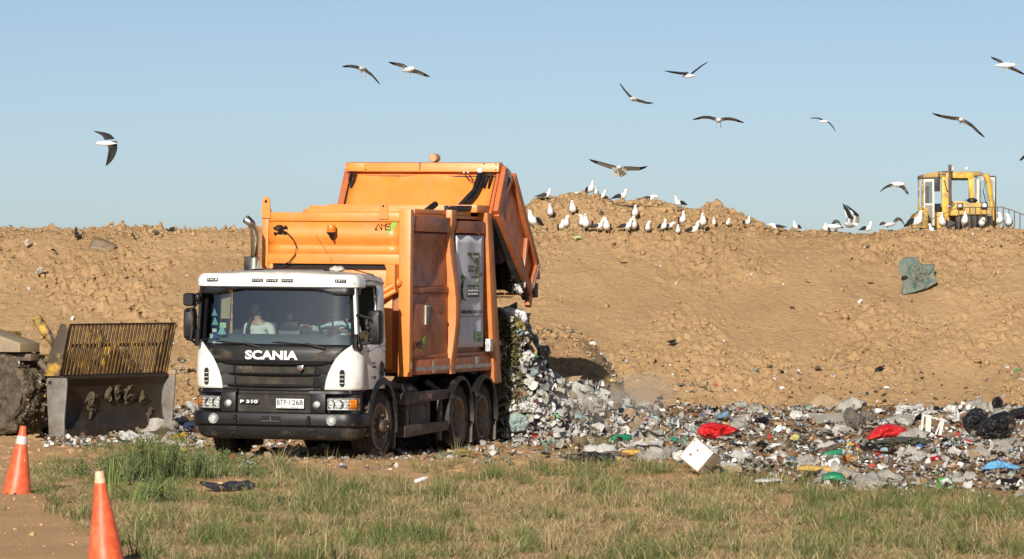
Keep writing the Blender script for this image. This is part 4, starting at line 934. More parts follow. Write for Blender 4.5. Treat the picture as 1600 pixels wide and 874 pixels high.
# pieces that stand apart left and right become two objects of the same name
def descend(o):
    r = []
    for c in [k for k in bpy.data.objects if k.parent == o]: r.append(c); r += descend(c)
    return r
KIDS = {}
for o in bpy.data.objects:
    if o.parent: KIDS.setdefault(o.parent.name, []).append(o)
def split_lr(o):
    bm = bmesh.new(); bm.from_mesh(o.data); bm.verts.ensure_lookup_table(); seen = set(); isl = []
    for v in bm.verts:
        if v.index in seen: continue
        st_ = [v]; seen.add(v.index); comp = []
        while st_:
            q = st_.pop(); comp.append(q)
            for e_ in q.link_edges:
                k = e_.other_vert(q)
                if k.index not in seen: seen.add(k.index); st_.append(k)
        isl.append((sum(c.co.x for c in comp) / len(comp), min(c.co.x for c in comp), max(c.co.x for c in comp), comp))
    ok = len(isl) >= 2 and all(a > 0.02 or b < -0.02 for _, a, b, _ in isl) and any(i[0] > 0 for i in isl) and any(i[0] < 0 for i in isl)
    if not ok: bm.free(); return
    neg = [v.index for i in isl if i[0] < 0 for v in i[3]]; pos = [v.index for i in isl if i[0] > 0 for v in i[3]]; bm.free()
    c = o.copy(); c.data = o.data.copy(); COL.objects.link(c)
    for ob, dele in ((o, neg), (c, pos)):
        b = bmesh.new(); b.from_mesh(ob.data); b.verts.ensure_lookup_table(); bmesh.ops.delete(b, geom=[b.verts[i] for i in dele], context='VERTS'); b.to_mesh(ob.data); b.free()
    for k in KIDS.get(o.name, []):
        xs_ = [v.co.x for v in k.data.vertices] if k.type == 'MESH' else [0]
        if sum(xs_) < 0: k.parent = c
for o in descend(T):
    if o.type == 'MESH' and o.parent and 'wheel' not in o.parent.name and len(o.data.vertices) < 4000 and 'lettering' not in o.name: split_lr(o)
# ------------------------------------------------------------ rubbish
from mathutils import noise as mn
rng = np.random.default_rng(11); rnd = random.Random(7)
PAL = [((.72, .71, .68), 25), ((.50, .47, .42), 20), ((.34, .24, .15), 12), ((.15, .105, .065), 26), ((.02, .02, .02), 5), ((.34, .44, .54), 3), ((.08, .26, .12), 1.3),
       ((.50, .06, .04), 1.6), ((.60, .44, .12), 1.8), ((.55, .36, .38), 1), ((.06, .14, .36), 1), ((.24, .23, .21), 8), ((.55, .24, .08), 1), ((.30, .42, .38), 2)]
def scraps(name, X, Y, Z, size, tilt=.5, pal=PAL, seed=1, res=4, **kw):
    """crumpled bits of film, paper and card, each a small rumpled sheet"""
    r = np.random.default_rng(seed); n = len(X); p = np.array([q[1] for q in pal], float); p /= p.sum()
    ci = r.choice(len(pal), n, p=p); C = np.array([q[0] for q in pal])[ci] * r.uniform(.7, 1.15, (n, 1))
    gu, gv = np.meshgrid(np.linspace(-1, 1, res), np.linspace(-1, 1, res)); gu = gu.ravel()[None]; gv = gv.ravel()[None]
    rd = 1 - .26 * np.abs(gu * gv); th = np.arctan2(gv, gu); ph = r.uniform(0, 6.28, (n, 4))
    rd = rd * (1 + .16 * np.sin(2 * th + ph[:, :1]) + .12 * np.sin(3 * th + ph[:, 1:2]) + r.uniform(-.10, .10, (n, res * res)))
    asp = r.uniform(.4, 1, (n, 1)); S1 = size[:, None]; u = gu * rd * S1; v = gv * rd * S1 * asp
    k1 = r.uniform(1.2, 3.2, (n, 1)); k2 = r.uniform(2.5, 5.0, (n, 1)); a1 = r.uniform(0, 6.28, (n, 1)); a2 = r.uniform(0, 6.28, (n, 1))
    w_ = S1 * (.38 * np.sin(k1 * (gu * np.cos(a1) + gv * np.sin(a1)) + ph[:, 2:3]) + .22 * np.sin(k2 * (gu * np.cos(a2) + gv * np.sin(a2)) + ph[:, 3:4]) + r.uniform(-.10, .10, (n, res * res)))
    a = r.uniform(0, 2 * np.pi, n); t = r.normal(0, tilt, n); b = r.uniform(0, 2 * np.pi, n)
    ca, sa = np.cos(a)[:, None], np.sin(a)[:, None]; x, y = u * ca - v * sa, u * sa + v * ca
    ct, st = np.cos(t)[:, None], np.sin(t)[:, None]; y2, z2 = y * ct - w_ * st, y * st + w_ * ct
    cb, sb = np.cos(b)[:, None], np.sin(b)[:, None]; x3, y3 = x * cb - y2 * sb, x * sb + y2 * cb
    z2 = z2 - z2.min(1, keepdims=True) * .75
    V = np.stack([x3 + X[:, None], y3 + Y[:, None], z2 + Z[:, None]], 2).reshape(-1, 3)
    q = np.array([[j * res + i, j * res + i + 1, (j + 1) * res + i + 1, (j + 1) * res + i] for j in range(res - 1) for i in range(res - 1)]); F = (q[None] + res * res * np.arange(n)[:, None, None]).reshape(-1, 4)
    o = npmesh(name, V, F, SCR, np.repeat(C, res * res, 0)); o.data.polygons.foreach_set('use_smooth', np.ones(len(F), bool)); return tag(o, kind='stuff', **kw)
def sample(n, x0, x1, y0, y1, wf, seed):
    r = np.random.default_rng(seed); X = r.uniform(x0, x1, n); Y = r.uniform(y0, y1, n); k = r.uniform(0, 1, n) < wf(X, Y); return X[k], Y[k]
def landv(X, Y): return np.maximum(h_ground(X, Y), h_emb(X, Y))
# the fine litter
X, Y = sample(95000, -9, 10.5, 53, 88.5, lambda x, y: strip_w(x, y) * (.22 + .7 * sstep(-.15, .25, perlin(x / .8, y / 1.2, 401) + .4 * perlin(x / .25, y / .5, 402))), 21)
sz = np.exp(np.random.default_rng(5).normal(-3.5, .5, len(X)))
scraps('litter', X, Y, landv(X, Y), np.clip(sz, .010, .10), .5, label='countless small scraps of plastic, paper and card covering the ground beside the truck', cat='litter')
# specks of rubbish on the bank
X, Y = sample(1500, -12, 12, 86, 99, lambda x, y: .22 + .25 * (x < -4), 22)
PALS = [((.72, .71, .68), 30), ((.4, .38, .34), 10), ((.05, .04, .03), 22), ((.25, .42, .55), 2), ((.5, .06, .04), 2), ((.3, .2, .12), 12)]
scraps('slope_litter', X, Y, landv(X, Y), np.clip(np.exp(np.random.default_rng(6).normal(-3.75, .5, len(X))), .01, .09), .8, PALS, 3, label='scattered specks of rubbish poking out of the sandy bank', cat='litter')
# loose clods of soil on bank and mound
def clods(name, X, Y, R, seed, m=SOIL, lift=.15, **kw):
    b = bmesh.new(); bmesh.ops.create_icosphere(b, subdivisions=2, radius=1); P = np.array([v.co[:] for v in b.verts]); Fq = np.array([[v.index for v in f.verts] for f in b.faces]); b.free()
    r = np.random.default_rng(seed); n = len(X); nv = len(P)
    D = 1 + .75 * perlin(P[None, :, 0] * 1.7 + r.uniform(0, 90, (n, 1)), P[None, :, 1] * 1.7 + P[None, :, 2] * 1.3 + r.uniform(0, 90, (n, 1)), 5) + r.uniform(-.12, .12, (n, nv))
    S = r.uniform(.7, 1.25, (n, 1, 3)) * np.array([1, 1, .8]); a = r.uniform(0, 6.28, n); V = P[None] * D[..., None] * S * R[:, None, None]
    c, s = np.cos(a)[:, None], np.sin(a)[:, None]; V = np.stack([V[..., 0] * c - V[..., 1] * s + X[:, None], V[..., 0] * s + V[..., 1] * c + Y[:, None], V[..., 2] + (landv(X, Y) + R * lift)[:, None]], 2).reshape(-1, 3)
    F = (Fq[None] + nv * np.arange(n)[:, None, None]).reshape(-1, 3)
    return tag(npmesh(name, V, F, m, smooth=False), kind='stuff', **kw)
X, Y = sample(42000, -12, 12, 79, 97.5, lambda x, y: (h_emb(x, y) > h_ground(x, y) + .05) * (.75 * sstep(-.15, .35, perlin((x + .5 * y) / 2.6, (y - .4 * x) / 3.4, 21) + .3 * perlin(x / .8, y / 1.2, 22)) + .15 * (x < 0) + .3 * (y > 94) + .05), 31)
R = np.clip(np.exp(np.random.default_rng(8).normal(-4.0, .5, len(X))), .010, .085)
clods('soil_clods', X, Y, R, 4, lift=.55, label='countless loose crumbs and clods of sandy soil on the bank', cat='soil clods')
def on_mound(x, y): return (sstep(-.3, .3, x) * sstep(5.6, 5.2, x)) * .6
X, Y = sample(900, -.5, 5.6, 95.6, 98.3, on_mound, 32); R = np.clip(np.exp(np.random.default_rng(9).normal(-3.2, .5, len(X))), .02, .13) * np.where(X > 3.9, 1.15, 1)
clods('mound_clods', X, Y, R, 6, label='lumps of sandy soil heaped on the mound at the top of the bank', cat='soil clods')
X, Y = sample(1800, -9, 6, 42, 75, lambda x, y: np.clip(1 - grass_w(x, y), .05, 1) * (1 - strip_w(x, y) * .7), 33); R = np.clip(np.exp(np.random.default_rng(10).normal(-4.3, .45, len(X))), .006, .04)
clods('ground_crumbs', X, Y, R, 7, FIELD, label='crumbs of dry earth on the bare ground', cat='soil clods').data.color_attributes.new('Col', 'FLOAT_COLOR', 'POINT').data.foreach_set('color', np.ones(len(X) * 42 * 4, np.float32))

# the heap that slid out of the truck
def h_heap(X, Y):
    hz_ = np.interp(X, [-2.2, -1.2, -.3, .12, .28, .42, .75, 1.07, 1.5, 1.9, 2.2, 2.9], [.6, 1.9, 2.0, 1.95, 1.5, 1.08, .78, .70, .66, .46, .32, 0])
    st = np.interp(X, [-1, .35, .8, 1.5, 3], [72.12, 72.15, 72.5, 73.6, 76]); ln = np.interp(X, [-1, .35, .8, 1.5, 3], [.45, .5, 1.8, 2.8, 3.2])
    t = np.clip((Y - st) / ln, 0, 1); p = np.where(t < 1, 1 - (1 - t) ** 1.6, 1) * (1 - sstep(75.5 + .9 * sstep(.6, 1.5, X), 78.5, Y))
    n = .14 * perlin(X / .45, Y / .5, 501) + .07 * perlin(X / .18, Y / .2, 502) + .3 * caps(X, Y, .4, 503, .5, .2, .5)
    return hz_ * p + n * p ** .5 - .05 * (p <= .001) + h_ground(X, Y) * .6
hx = np.arange(-2.2, 3.0, .03); hy_ = np.arange(72.05, 79.6, .03)
hp_ = sheet_mesh('garbage_heap', hx, hy_, h_heap, HEAPM); tag(hp_, 'dark heap of pressed household rubbish tipped out behind the truck', 'garbage heap', kind='stuff')
X, Y = sample(8500, -.6, 2.9, 72.2, 79.0, lambda x, y: h_heap(x, y) > .05, 41)
S_ = np.clip(np.exp(np.random.default_rng(12).normal(-3.1, .5, len(X))), .015, .13)
PALH = [((.72, .71, .68), 30), ((.52, .50, .46), 28), ((.34, .25, .16), 10), ((.18, .13, .08), 14), ((.03, .03, .03), 4), ((.34, .44, .46), 5), ((.10, .34, .13), 1.8), ((.55, .05, .04), 1.6), ((.60, .44, .12), 1), ((.20, .20, .19), 9)]
scraps('heap_scraps', X, Y, h_heap(X, Y), S_, .8, PALH, 9, 6, label='bags, paper and film mixed through the tipped heap', cat='litter')
X, Y = sample(1500, -.9, .75, 72.02, 72.5, lambda x, y: 1 + 0 * x, 43); r = np.random.default_rng(44)
scraps('heap_face_scraps', X, Y, h_heap(X, X * 0 + 72.9) * r.uniform(0, 1, len(X)), np.clip(np.exp(r.normal(-2.9, .5, len(X))), .015, .16), 1.1, PALH, 10, 6, label='pressed rubbish in the steep face of the heap behind the rear wheels', cat='litter')
# twigs and cut greens on the left face of the heap
V = []; F = []; C = []; r = np.random.default_rng(3)
for k in range(2200):
    x = r.uniform(-.25, .16); y = r.uniform(72.15, 72.9); y = r.uniform(72.0, 72.3); z = float(h_heap(np.array([x]), np.array([72.8]))[0]) * r.uniform(.1, 1.02)
    d = r.normal(0, 1, 3); d /= np.linalg.norm(d); L = r.uniform(.05, .22); s_ = np.cross(d, r.normal(0, 1, 3)); s_ = s_ / np.linalg.norm(s_) * r.uniform(.004, .014)
    i = len(V); p = np.array([x, y, z]); V += [p - s_, p + s_, p + d * L * .6 + s_ * .8, p + d * L * .6 - s_ * .8]; F.append([i, i + 1, i + 2, i + 3])
    c = [(.10, .12, .03), (.16, .11, .05), (.05, .045, .02), (.2, .17, .06)][r.integers(4)]; C += [c] * 4
tag(npmesh('garden_cuttings', np.array(V), np.array(F), VEG, np.array(C)), 'dry twigs and green cuttings in the steep face behind the rear wheels', 'garden waste', kind='stuff')

# ---- single pieces, outline traced and given real depth
def mass(name, label, cat, m, outline, Y=None, depth=None, lean=0., seed=1, crumple=.5, kids=(), rings=18, group=None, base=None, push=-.22, fold=1.0):
    xs_ = [p[0] for p in outline]; ys_ = [p[1] for p in outline]; cx = (min(xs_) + max(xs_)) / 2; by = max(ys_) if base is None else base
    if Y is not None and Y < 76 and name != 'garbage_load':
        q_ = hit(cx, sum(ys_) / len(ys_), lambda a, b: np.where((a > -2) & (a < 2.9), h_heap(a, b), h_ground(a, b)), 72.0, 79, .02); Y = q_.y + .02
    g0 = hit(cx, by) if Y is None else at(cx, by, Y); g0.y += push
    YY = g0.y; k = YY / FPX; W_ = (max(xs_) - min(xs_)) * k; Hh = (max(ys_) - min(ys_)) * k; dep = depth or .35 * min(W_, Hh * 2)
    mx, my = cx, (min(ys_) + max(ys_)) / 2; O = at(mx, my, YY); n = len(outline); NA = 72
    poly = [((p[0] - mx) * k, -(p[1] - my) * k) for p in outline]
    def rad(a):
        c, s = math.cos(a), math.sin(a); best = 0
        for i in range(n):
            (x1, y1), (x2, y2) = poly[i], poly[(i + 1) % n]; ex, ey = x2 - x1, y2 - y1; den = c * ey - s * ex
            if abs(den) < 1e-9: continue
            t = (x1 * ey - y1 * ex) / den; u = (x1 * s - y1 * c) / den
            if t > 0 and -1e-6 <= u <= 1 + 1e-6: best = max(best, t)
        return best
    RA = [rad(2 * math.pi * i / NA) for i in range(NA)]; mb = MB(); sc = max(W_, Hh)
    def P(i, rho, side_):
        a = 2 * math.pi * i / NA; rr = RA[i % NA] * rho; x, z = rr * math.cos(a), rr * math.sin(a)
        b = math.sqrt(max(0, 1 - rho ** 2.2)); v = Vector((x / sc * 4.2, z / sc * 4.2, seed * 3.7 + side_))
        nn = mn.fractal(v, .7, 2, 5) * crumple; fd = abs(mn.noise(v * 2.6 + Vector((5, 0, 0)))) * crumple * fold
        dpt = dep * (b * (1 + nn) - .6 * fd * b) * side_
        up = z - (-(max(ys_) - my) * k)
        return Vector((O.x + x, O.y - dpt + lean * up, O.z + z))
    for side_ in (1, -1):
        rg = [[P(i, (q / rings) ** .8, side_) for i in range(NA)] for q in range(rings, 0, -1)]
        mb.loft(rg + [[P(0, .0, side_)] * NA], True, False)
    bmesh.ops.remove_doubles(mb.bm, verts=mb.bm.verts[:], dist=.0005)
    o = mb.build(name, m, ang=60); return tag(o, label, cat, group)
def ell(cx, cy_, w_, h_, sd=1, j=.14, n=14):
    r = random.Random(sd); out = []
    for i in range(n):
        a = 2 * math.pi * i / n; q = 1 + r.uniform(-j, j); out.append((cx + math.cos(a) * w_ / 2 * q, cy_ - math.sin(a) * h_ / 2 * q))
    return out
mass('rubbish_bag', 'slack bright red plastic bag lying with a tail to the right near the white cube', 'bag', BAGR, [(1089, 672), (1095, 664), (1110, 660), (1130, 662), (1145, 667), (1157, 672), (1147, 678), (1132, 681), (1126, 688), (1112, 687), (1098, 683), (1090, 679)], seed=2, crumple=.7)
mass('rubbish_bag', 'full shiny red plastic bag domed above the olive netting', 'bag', BAGR, [(1350, 690), (1358, 678), (1368, 668), (1384, 662), (1402, 664), (1415, 669), (1422, 677), (1410, 682), (1385, 684), (1362, 688)], seed=3, crumple=.45)
mass('rubbish_bag', 'black rubbish bag standing upright, leftmost of the cluster at the right edge', 'bag', BAGK, [(1503, 655), (1512, 645), (1524, 636), (1536, 640), (1545, 648), (1540, 664), (1530, 686), (1515, 680), (1505, 668)], seed=4, crumple=.6)
mass('rubbish_bag', 'largest full black rubbish bag with taut shiny folds', 'bag', BAGK, [(1527, 676), (1534, 660), (1550, 648), (1570, 642), (1584, 648), (1588, 664), (1580, 680), (1560, 688), (1538, 686)], seed=5, crumple=.5)
mass('rubbish_bag', 'low black rubbish bag cut by the right edge of the view', 'bag', BAGK, [(1572, 650), (1580, 640), (1600, 636), (1612, 645), (1610, 658), (1590, 662), (1576, 660)], seed=6, crumple=.6, push=.6)
mass('rubbish_bag', 'small knotted black bag lying highest on the foot of the bank', 'bag', BAGK, [(1549, 634), (1550, 624), (1560, 619), (1568, 627), (1566, 636), (1556, 641)], seed=7, crumple=.7)
mass('sack', 'dusty dark grey sack standing on end behind the full red bag', 'sack', BAGG, [(1317, 650), (1322, 638), (1330, 636), (1338, 644), (1352, 652), (1348, 668), (1336, 675), (1324, 668)], seed=8, crumple=.35)
mass('sack', 'flat charcoal cushion leaning on the dusty grey sack', 'cushion', BAGG, [(1338, 648), (1346, 642), (1362, 643), (1371, 650), (1368, 658), (1352, 661)], seed=9, crumple=.3, push=.1)
mass('netting', 'crumpled olive green netting spread below the full red bag', 'netting', NETM, [(1360, 692), (1380, 686), (1410, 682), (1440, 684), (1462, 694), (1440, 700), (1400, 697), (1372, 698)], seed=10, crumple=.9, depth=.5)
mass('plastic_bag', 'white plastic bags bunched at the foot of the bank above the netting', 'bag', BAGW, [(1398, 650), (1400, 636), (1412, 632), (1425, 636), (1438, 628), (1446, 640), (1436, 648), (1425, 655), (1408, 656)], seed=11, crumple=.9)
mass('plastic_bag', 'tall torn white bag between the wooden frame and the black bags', 'bag', BAGW, [(1472, 640), (1482, 632), (1494, 634), (1500, 648), (1502, 664), (1490, 660), (1482, 650)], seed=12, crumple=.9)
mass('plastic_bag', 'white bag bulging on the left of the rusty white appliance', 'bag', BAGW, [(1051, 718), (1053, 708), (1064, 703), (1078, 706), (1085, 714), (1072, 721), (1058, 722)], seed=13, crumple=.35)
mass('plastic_bag', 'dusty black bag sheet half hidden by grass near the yellow foam block', 'bag', BAGK, [(880, 718), (888, 708), (905, 710), (918, 706), (930, 705), (940, 709), (952, 706), (963, 716), (955, 722), (915, 721)], seed=14, crumple=.8)
mass('plastic_bag', 'black plastic sheet lying alone in the grass before the truck', 'bag', bagm('dusty_blue_black', (.03, .033, .042), .35), [(310, 756), (316, 750), (330, 753), (345, 757), (357, 752), (368, 751), (378, 755), (388, 750), (400, 757), (396, 766), (370, 768), (335, 767)], seed=15, crumple=.9)
mass('plastic_bag', 'black plastic rag behind the slack red bag at the foot of the bank', 'bag', BAGK, [(1177, 660), (1182, 653), (1195, 651), (1202, 655), (1201, 662), (1192, 665), (1184, 662)], seed=16, crumple=.9)
mass('plastic_bag', 'white and clear bottles bundled at the foot of the bank beside a grey board', 'bag', BAGW, [(1233, 650), (1236, 642), (1246, 641), (1256, 648), (1266, 646), (1268, 654), (1250, 657), (1238, 656)], seed=17, crumple=.6)
mass('basin', 'upturned green plastic basin with its rim in the grass edge', 'basin', GREENP, [(1282, 752), (1284, 744), (1292, 739), (1303, 737), (1315, 739), (1321, 746), (1323, 754)], seed=18, crumple=.08, depth=.16)
mass('plastic_sheet', 'pale blue plastic sheet draped over rubbish at the right edge', 'sheet', BAGB, [(1532, 734), (1545, 722), (1560, 719), (1580, 725), (1600, 730), (1590, 735), (1560, 732), (1540, 738)], seed=19, crumple=.8)
mass('foam_block', 'long yellow foam block lying behind the green basin', 'foam block', YELP, [(1240, 733), (1256, 727), (1275, 728), (1300, 729), (1334, 731), (1337, 740), (1310, 741), (1275, 738), (1252, 736)], seed=20, crumple=.12, depth=.07)
mass('foam_block', 'short yellow foam strip near the black sheet in the litter', 'foam block', YELP, [(968, 706), (978, 702), (1000, 703), (1010, 707), (1008, 712), (985, 712)], seed=21, crumple=.12, depth=.06)
tl = mass('sack', 'faded teal sack caught high on the sandy bank', 'sack', BAGT, [(1409, 408), (1416, 403), (1440, 401), (1441, 413), (1464, 412), (1462, 428), (1467, 441), (1448, 452), (1410, 462), (1408, 450), (1414, 434), (1407, 426)], seed=22, crumple=.9, depth=.13, lean=.8, fold=2.2, base=455)
pk = MB(); pk.ball(tuple(at(1414, 434, tl.data.vertices[0].co.y - .12)), .06, 2, (1.1, .6, .7)); pk.build('torn_hole', DARK, tl)
mass('plastic_bag', 'round shiny black bag stuck in the upper part of the tipped heap', 'bag', BAGK, [(815, 606), (817, 596), (827, 592), (838, 597), (841, 608), (835, 619), (823, 621), (816, 615)], Y=73.9, seed=23, crumple=.45)
mass('netting', 'pale teal net bag bulging low in the tipped heap', 'netting', mat('teal_net', (.28, .40, .38), (.4, .45, .42), rough=.6, scale=18, bump=.02), [(790, 660), (795, 648), (808, 644), (822, 650), (828, 662), (820, 674), (800, 676)], Y=73.0, seed=24, crumple=.5)
mass('plastic_bag', 'grey bag with a red top sagging at the front of the tipped heap', 'bag', BAGC, [(842, 678), (850, 672), (866, 676), (872, 686), (868, 700), (858, 708), (846, 694)], Y=72.6, seed=25, crumple=.6)
mass('plastic_bag', 'flattened red bag scrap on the grey bag in the heap', 'bag', BAGR, [(840, 676), (848, 671), (862, 673), (866, 679), (852, 684)], Y=72.3, seed=26, crumple=.6)
mass('carton', 'green and white carton at the top of the garbage pouring from the truck', 'carton', PLAT, [(786, 483), (796, 480), (822, 487), (825, 500), (815, 512), (800, 505), (790, 494)], Y=72.9, seed=27, crumple=.3, depth=.12)
mass('carton', 'green carton flap on top of the pale carton behind the truck', 'carton', GREENP, [(788, 482), (797, 478), (818, 486), (812, 490), (795, 487)], Y=72.75, seed=28, crumple=.2, depth=.03)
mass('plastic_bag', 'dirty white sack with faint print hanging in the heap below the carton', 'sack', BAGW, [(806, 552), (812, 545), (826, 548), (838, 556), (832, 566), (822, 576), (812, 572)], Y=72.9, seed=29, crumple=.6)
mass('cardboard_piece', 'long strip of white edged cardboard sliding down the heap', 'cardboard', CARD, [(806, 505), (814, 508), (828, 528), (840, 548), (838, 558), (824, 540), (812, 522)], Y=72.7, seed=30, crumple=.1, depth=.02)
mass('plastic_bag', 'black bag in the shade at the back of the tipped heap', 'bag', BAGK, [(838, 548), (845, 540), (858, 540), (862, 552), (850, 562), (840, 560)], Y=74.5, seed=31, crumple=.6)
mass('carton', 'small green carton in the shadow on the tipped heap', 'carton', GREENP, [(846, 571), (855, 568), (862, 574), (852, 579), (847, 578)], Y=74.2, seed=32, crumple=.1, depth=.05)
mass('plastic_bag', 'large pale film bag in the middle of the tipped heap', 'bag', BAGC, [(895, 610), (905, 600), (922, 603), (928, 615), (915, 628), (900, 624)], Y=75.2, seed=33, crumple=.8)
mass('plastic_bag', 'crumpled white bag at the centre of the tipped heap', 'bag', BAGW, [(808, 632), (820, 626), (838, 630), (845, 640), (830, 646), (812, 642)], Y=73.6, seed=34, crumple=.9)
mass('plastic_sheet', 'white foam tray lying at the edge of the grass right of the white appliance', 'sheet', BAGW, [(1176, 752), (1186, 748), (1215, 747), (1226, 751), (1210, 755), (1182, 755)], seed=35, crumple=.15, depth=.12)
mass('plastic_bag', 'torn orange bag in the middle of the litter strip', 'bag', bagm('orange_bag', (.62, .30, .05), .5), [(1316, 722), (1318, 713), (1329, 709), (1331, 718), (1325, 724)], seed=36, crumple=.8)
mass('plastic_bag', 'pale yellow sponge scrap among the litter behind the white appliance', 'foam', bagm('pale_yellow', (.62, .55, .22), .8), [(1233, 686), (1240, 678), (1249, 680), (1248, 688), (1238, 691)], seed=37, crumple=.7)
gb = mass('food_bag', 'green snack bag with a white and black mark at the grass edge', 'bag', bagm('bright_green_bag', (.05, .48, .06), .4), [(1465, 748), (1468, 746), (1482, 746), (1492, 755), (1485, 757), (1476, 766), (1466, 765)], seed=38, crumple=.4)
v0 = gb.data.vertices[0].co; k_ = v0.y / FPX
q = MB(); q.tube([at(1472, 762, v0.y - .09), at(1472, 753, v0.y - .11), at(1480, 750, v0.y - .11), at(1488, 756, v0.y - .08)], [.02, .035, .03, .012], 8); q.build('white_print', BAGW, gb); q = MB(); q.tube([at(1476, 762, v0.y - .10), at(1478, 755, v0.y - .14), at(1486, 759, v0.y - .10)], [.012, .03, .012], 8); q.build('black_print', BAGK, gb)
# rusty white appliance lying tilted
p = hit(1096, 745); wa = empty('appliance', (p.x, p.y, p.z + .02), (0, R_(-3), 0), label='dented white appliance cube with rusty edges tipped on its corner at the grass edge', cat='appliance')
Mx = Matrix.Translation((0, .1, .225)) @ Matrix.Rotation(R_(-17), 4, 'Z') @ Matrix.Rotation(R_(-14), 4, 'X') @ Matrix.Rotation(R_(41), 4, 'Y')
a = MB(); a.box(-.165, .165, -.20, .20, -.165, .165, Mx, bev=.018)
ENAM = mat('rusty_enamel', (.80, .78, .72), (.74, .69, .58), rough=.35, scale=3, dust=.16, dustcol=(.45, .24, .08), dscale=7)
a = a.build('casing', ENAM, wa)
rr2 = MB(); 
for ex_ in ((-.165, -.165), (.165, -.165), (-.165, .165), (.165, .165)):
    rr2.merge(MB().tube([Vector((ex_[0], -.19, ex_[1])), Vector((ex_[0], .19, ex_[1]))], .010, 6).bm, Mx)
    for e2 in ((-.165, ex_[1], .165, ex_[1]), (ex_[0], -.165, ex_[0], .165)):
        rr2.merge(MB().tube([Vector((e2[0], -.193, e2[1])), Vector((e2[2], -.193, e2[3]))], .007, 6).bm, Mx)
rr2.build('rusty_rim', mat('rust_edge', (.62, .40, .16), (.7, .62, .5), rough=.7, scale=11), wa)
hh = MB()
for (u, v, r_, ) in ((-.02, .05, .016), (-.06, -.05, .018), (.13, .13, .012), (-.14, .12, .012)): hh.merge(MB().lathe([(-.2045, .001), (-.2045, r_), (-.2, r_)], (u, 0, v), 'y', 14).bm, Mx)
for q in range(3): hh.merge(MB().box(.1655, .168, -.14 + q * .1, -.08 + q * .1, -.05, -.035).bm, Mx)
hh.build('screw_hole', mat('dark_rust', (.15, .05, .03)), wa)
# broken white frame
p = hit(1452, 683); fr = empty('window_frame', (p.x, p.y, p.z), (R_(-38), R_(14), R_(14)), label='broken white slatted frame leaning at the foot of the bank', cat='frame')
FW = mat('weathered_white_wood', (.70, .69, .64), rough=.7, dust=.3)
for (x0, x1, tx) in ((-.17, -.13, .06), (-.07, .02, .03), (.07, .10, .16), (.15, .20, .09)):
    s = MB(); s.loft([[Vector((x0, 0, 0)), Vector((x1, 0, 0)), Vector((x1, .025, 0)), Vector((x0, .025, 0))], [Vector((x0 + tx, 0, .46)), Vector((x1 + tx, 0, .46)), Vector((x1 + tx, .025, .46)), Vector((x0 + tx, .025, .46))]]); s.build('slat', FW, fr)
s = MB(); s.box(-.19, .22, -.012, -.002, .04, .075); s.box(-.10, .32, -.012, -.002, .40, .43); s.build('crossbar', FW, fr)
# grey board at the foot
p = hit(1298, 664); s = MB(); s.loft([[Vector((-.28, .0, 0)), Vector((.25, .05, .02)), Vector((.25, .09, .02)), Vector((-.28, .04, 0))], [Vector((-.26, .22, .16)), Vector((.30, .28, .22)), Vector((.30, .32, .22)), Vector((-.26, .26, .16))]])
o = s.build('board', mat('grey_board', (.22, .21, .19), (.30, .28, .24), rough=.6, dust=.3)); o.location = p; tag(o, 'smooth grey board tilted against the foot of the bank left of the grey sack', 'board')
# brown curved sheet and black rags on the left crest
p = hit(155, 392); s = MB(); s.grid([[Vector((-.24 + .5 * u + .1 * v, .12 * v, .02 + .26 * v * (1 - .3 * u) + .03 * math.sin(u * 3) - .10 * u)) for u in np.linspace(0, 1, 8)] for v in np.linspace(0, 1, 5)])
o = s.build('plastic_sheet', mat('brown_sheet', (.16, .115, .07), (.24, .17, .10), rough=.5), solid=.012); o.location = p; tag(o, 'curved brown sheet sticking out of the bank near the left crest', 'sheet')
mass('plastic_bag', 'upright black rag on the crest above the curved brown sheet', 'rag', BAGK, [(117, 372), (116, 364), (117, 355), (120, 355), (122, 363), (127, 369), (123, 372)], seed=41, crumple=.5)
mass('plastic_bag', 'black rag in the bank just right of the curved brown sheet', 'rag', BAGK, [(205, 366), (208, 365), (213, 374), (207, 370)], seed=42, crumple=.4)
mass('plastic_bag', 'small black rag in the bank left of the curved brown sheet', 'rag', BAGK, [(79, 390), (83, 388), (90, 394), (84, 393)], seed=43, crumple=.4)
mass('plastic_bag', 'flat dark bag on the left crest before the exhaust of the truck', 'bag', BAGG, [(236, 362), (244, 359), (251, 364), (243, 365)], seed=44, crumple=.4)
mass('plastic_bag', 'crumpled pale grey film on the left of the bank', 'film', BAGC, [(55, 426), (62, 416), (70, 418), (66, 426), (58, 430)], seed=45, crumple=.6)
mass('plastic_bag', 'grey and white torn bag near the top left of the bank', 'bag', BAGC, [(38, 380), (41, 373), (46, 374), (44, 384), (40, 385)], seed=46, crumple=.6)
mass('plastic_bag', 'dark scrap on the smooth middle of the bank', 'rag', BAGK, [(1041, 534), (1047, 532), (1057, 530), (1056, 534), (1050, 538)], seed=47, crumple=.5)
mass('cloth', 'lime green scrap just below the gulls near the mound', 'scrap', GR2, [(893, 371), (903, 368), (911, 371), (908, 373), (897, 373)], seed=48, crumple=.5)
mass('cloth', 'dark red scrap on the bank below the mound', 'scrap', bagm('dark_red', (.25, .04, .02), .7), [(955, 383), (959, 379), (964, 380), (962, 384)], seed=49, crumple=.5)
mass('cloth', 'dark red rag lying alone in the dry grass', 'rag', bagm('maroon_rag', (.22, .01, .02), .8), [(975, 758), (983, 755), (993, 756), (990, 760), (979, 761)], seed=50, crumple=.7)
mass('plastic_bag', 'dark blue bag in the rubbish between blade and truck', 'bag', bagm('navy_bag', (.03, .05, .11), .5), [(284, 668), (290, 660), (303, 658), (308, 666), (298, 674)], seed=51, crumple=.6)
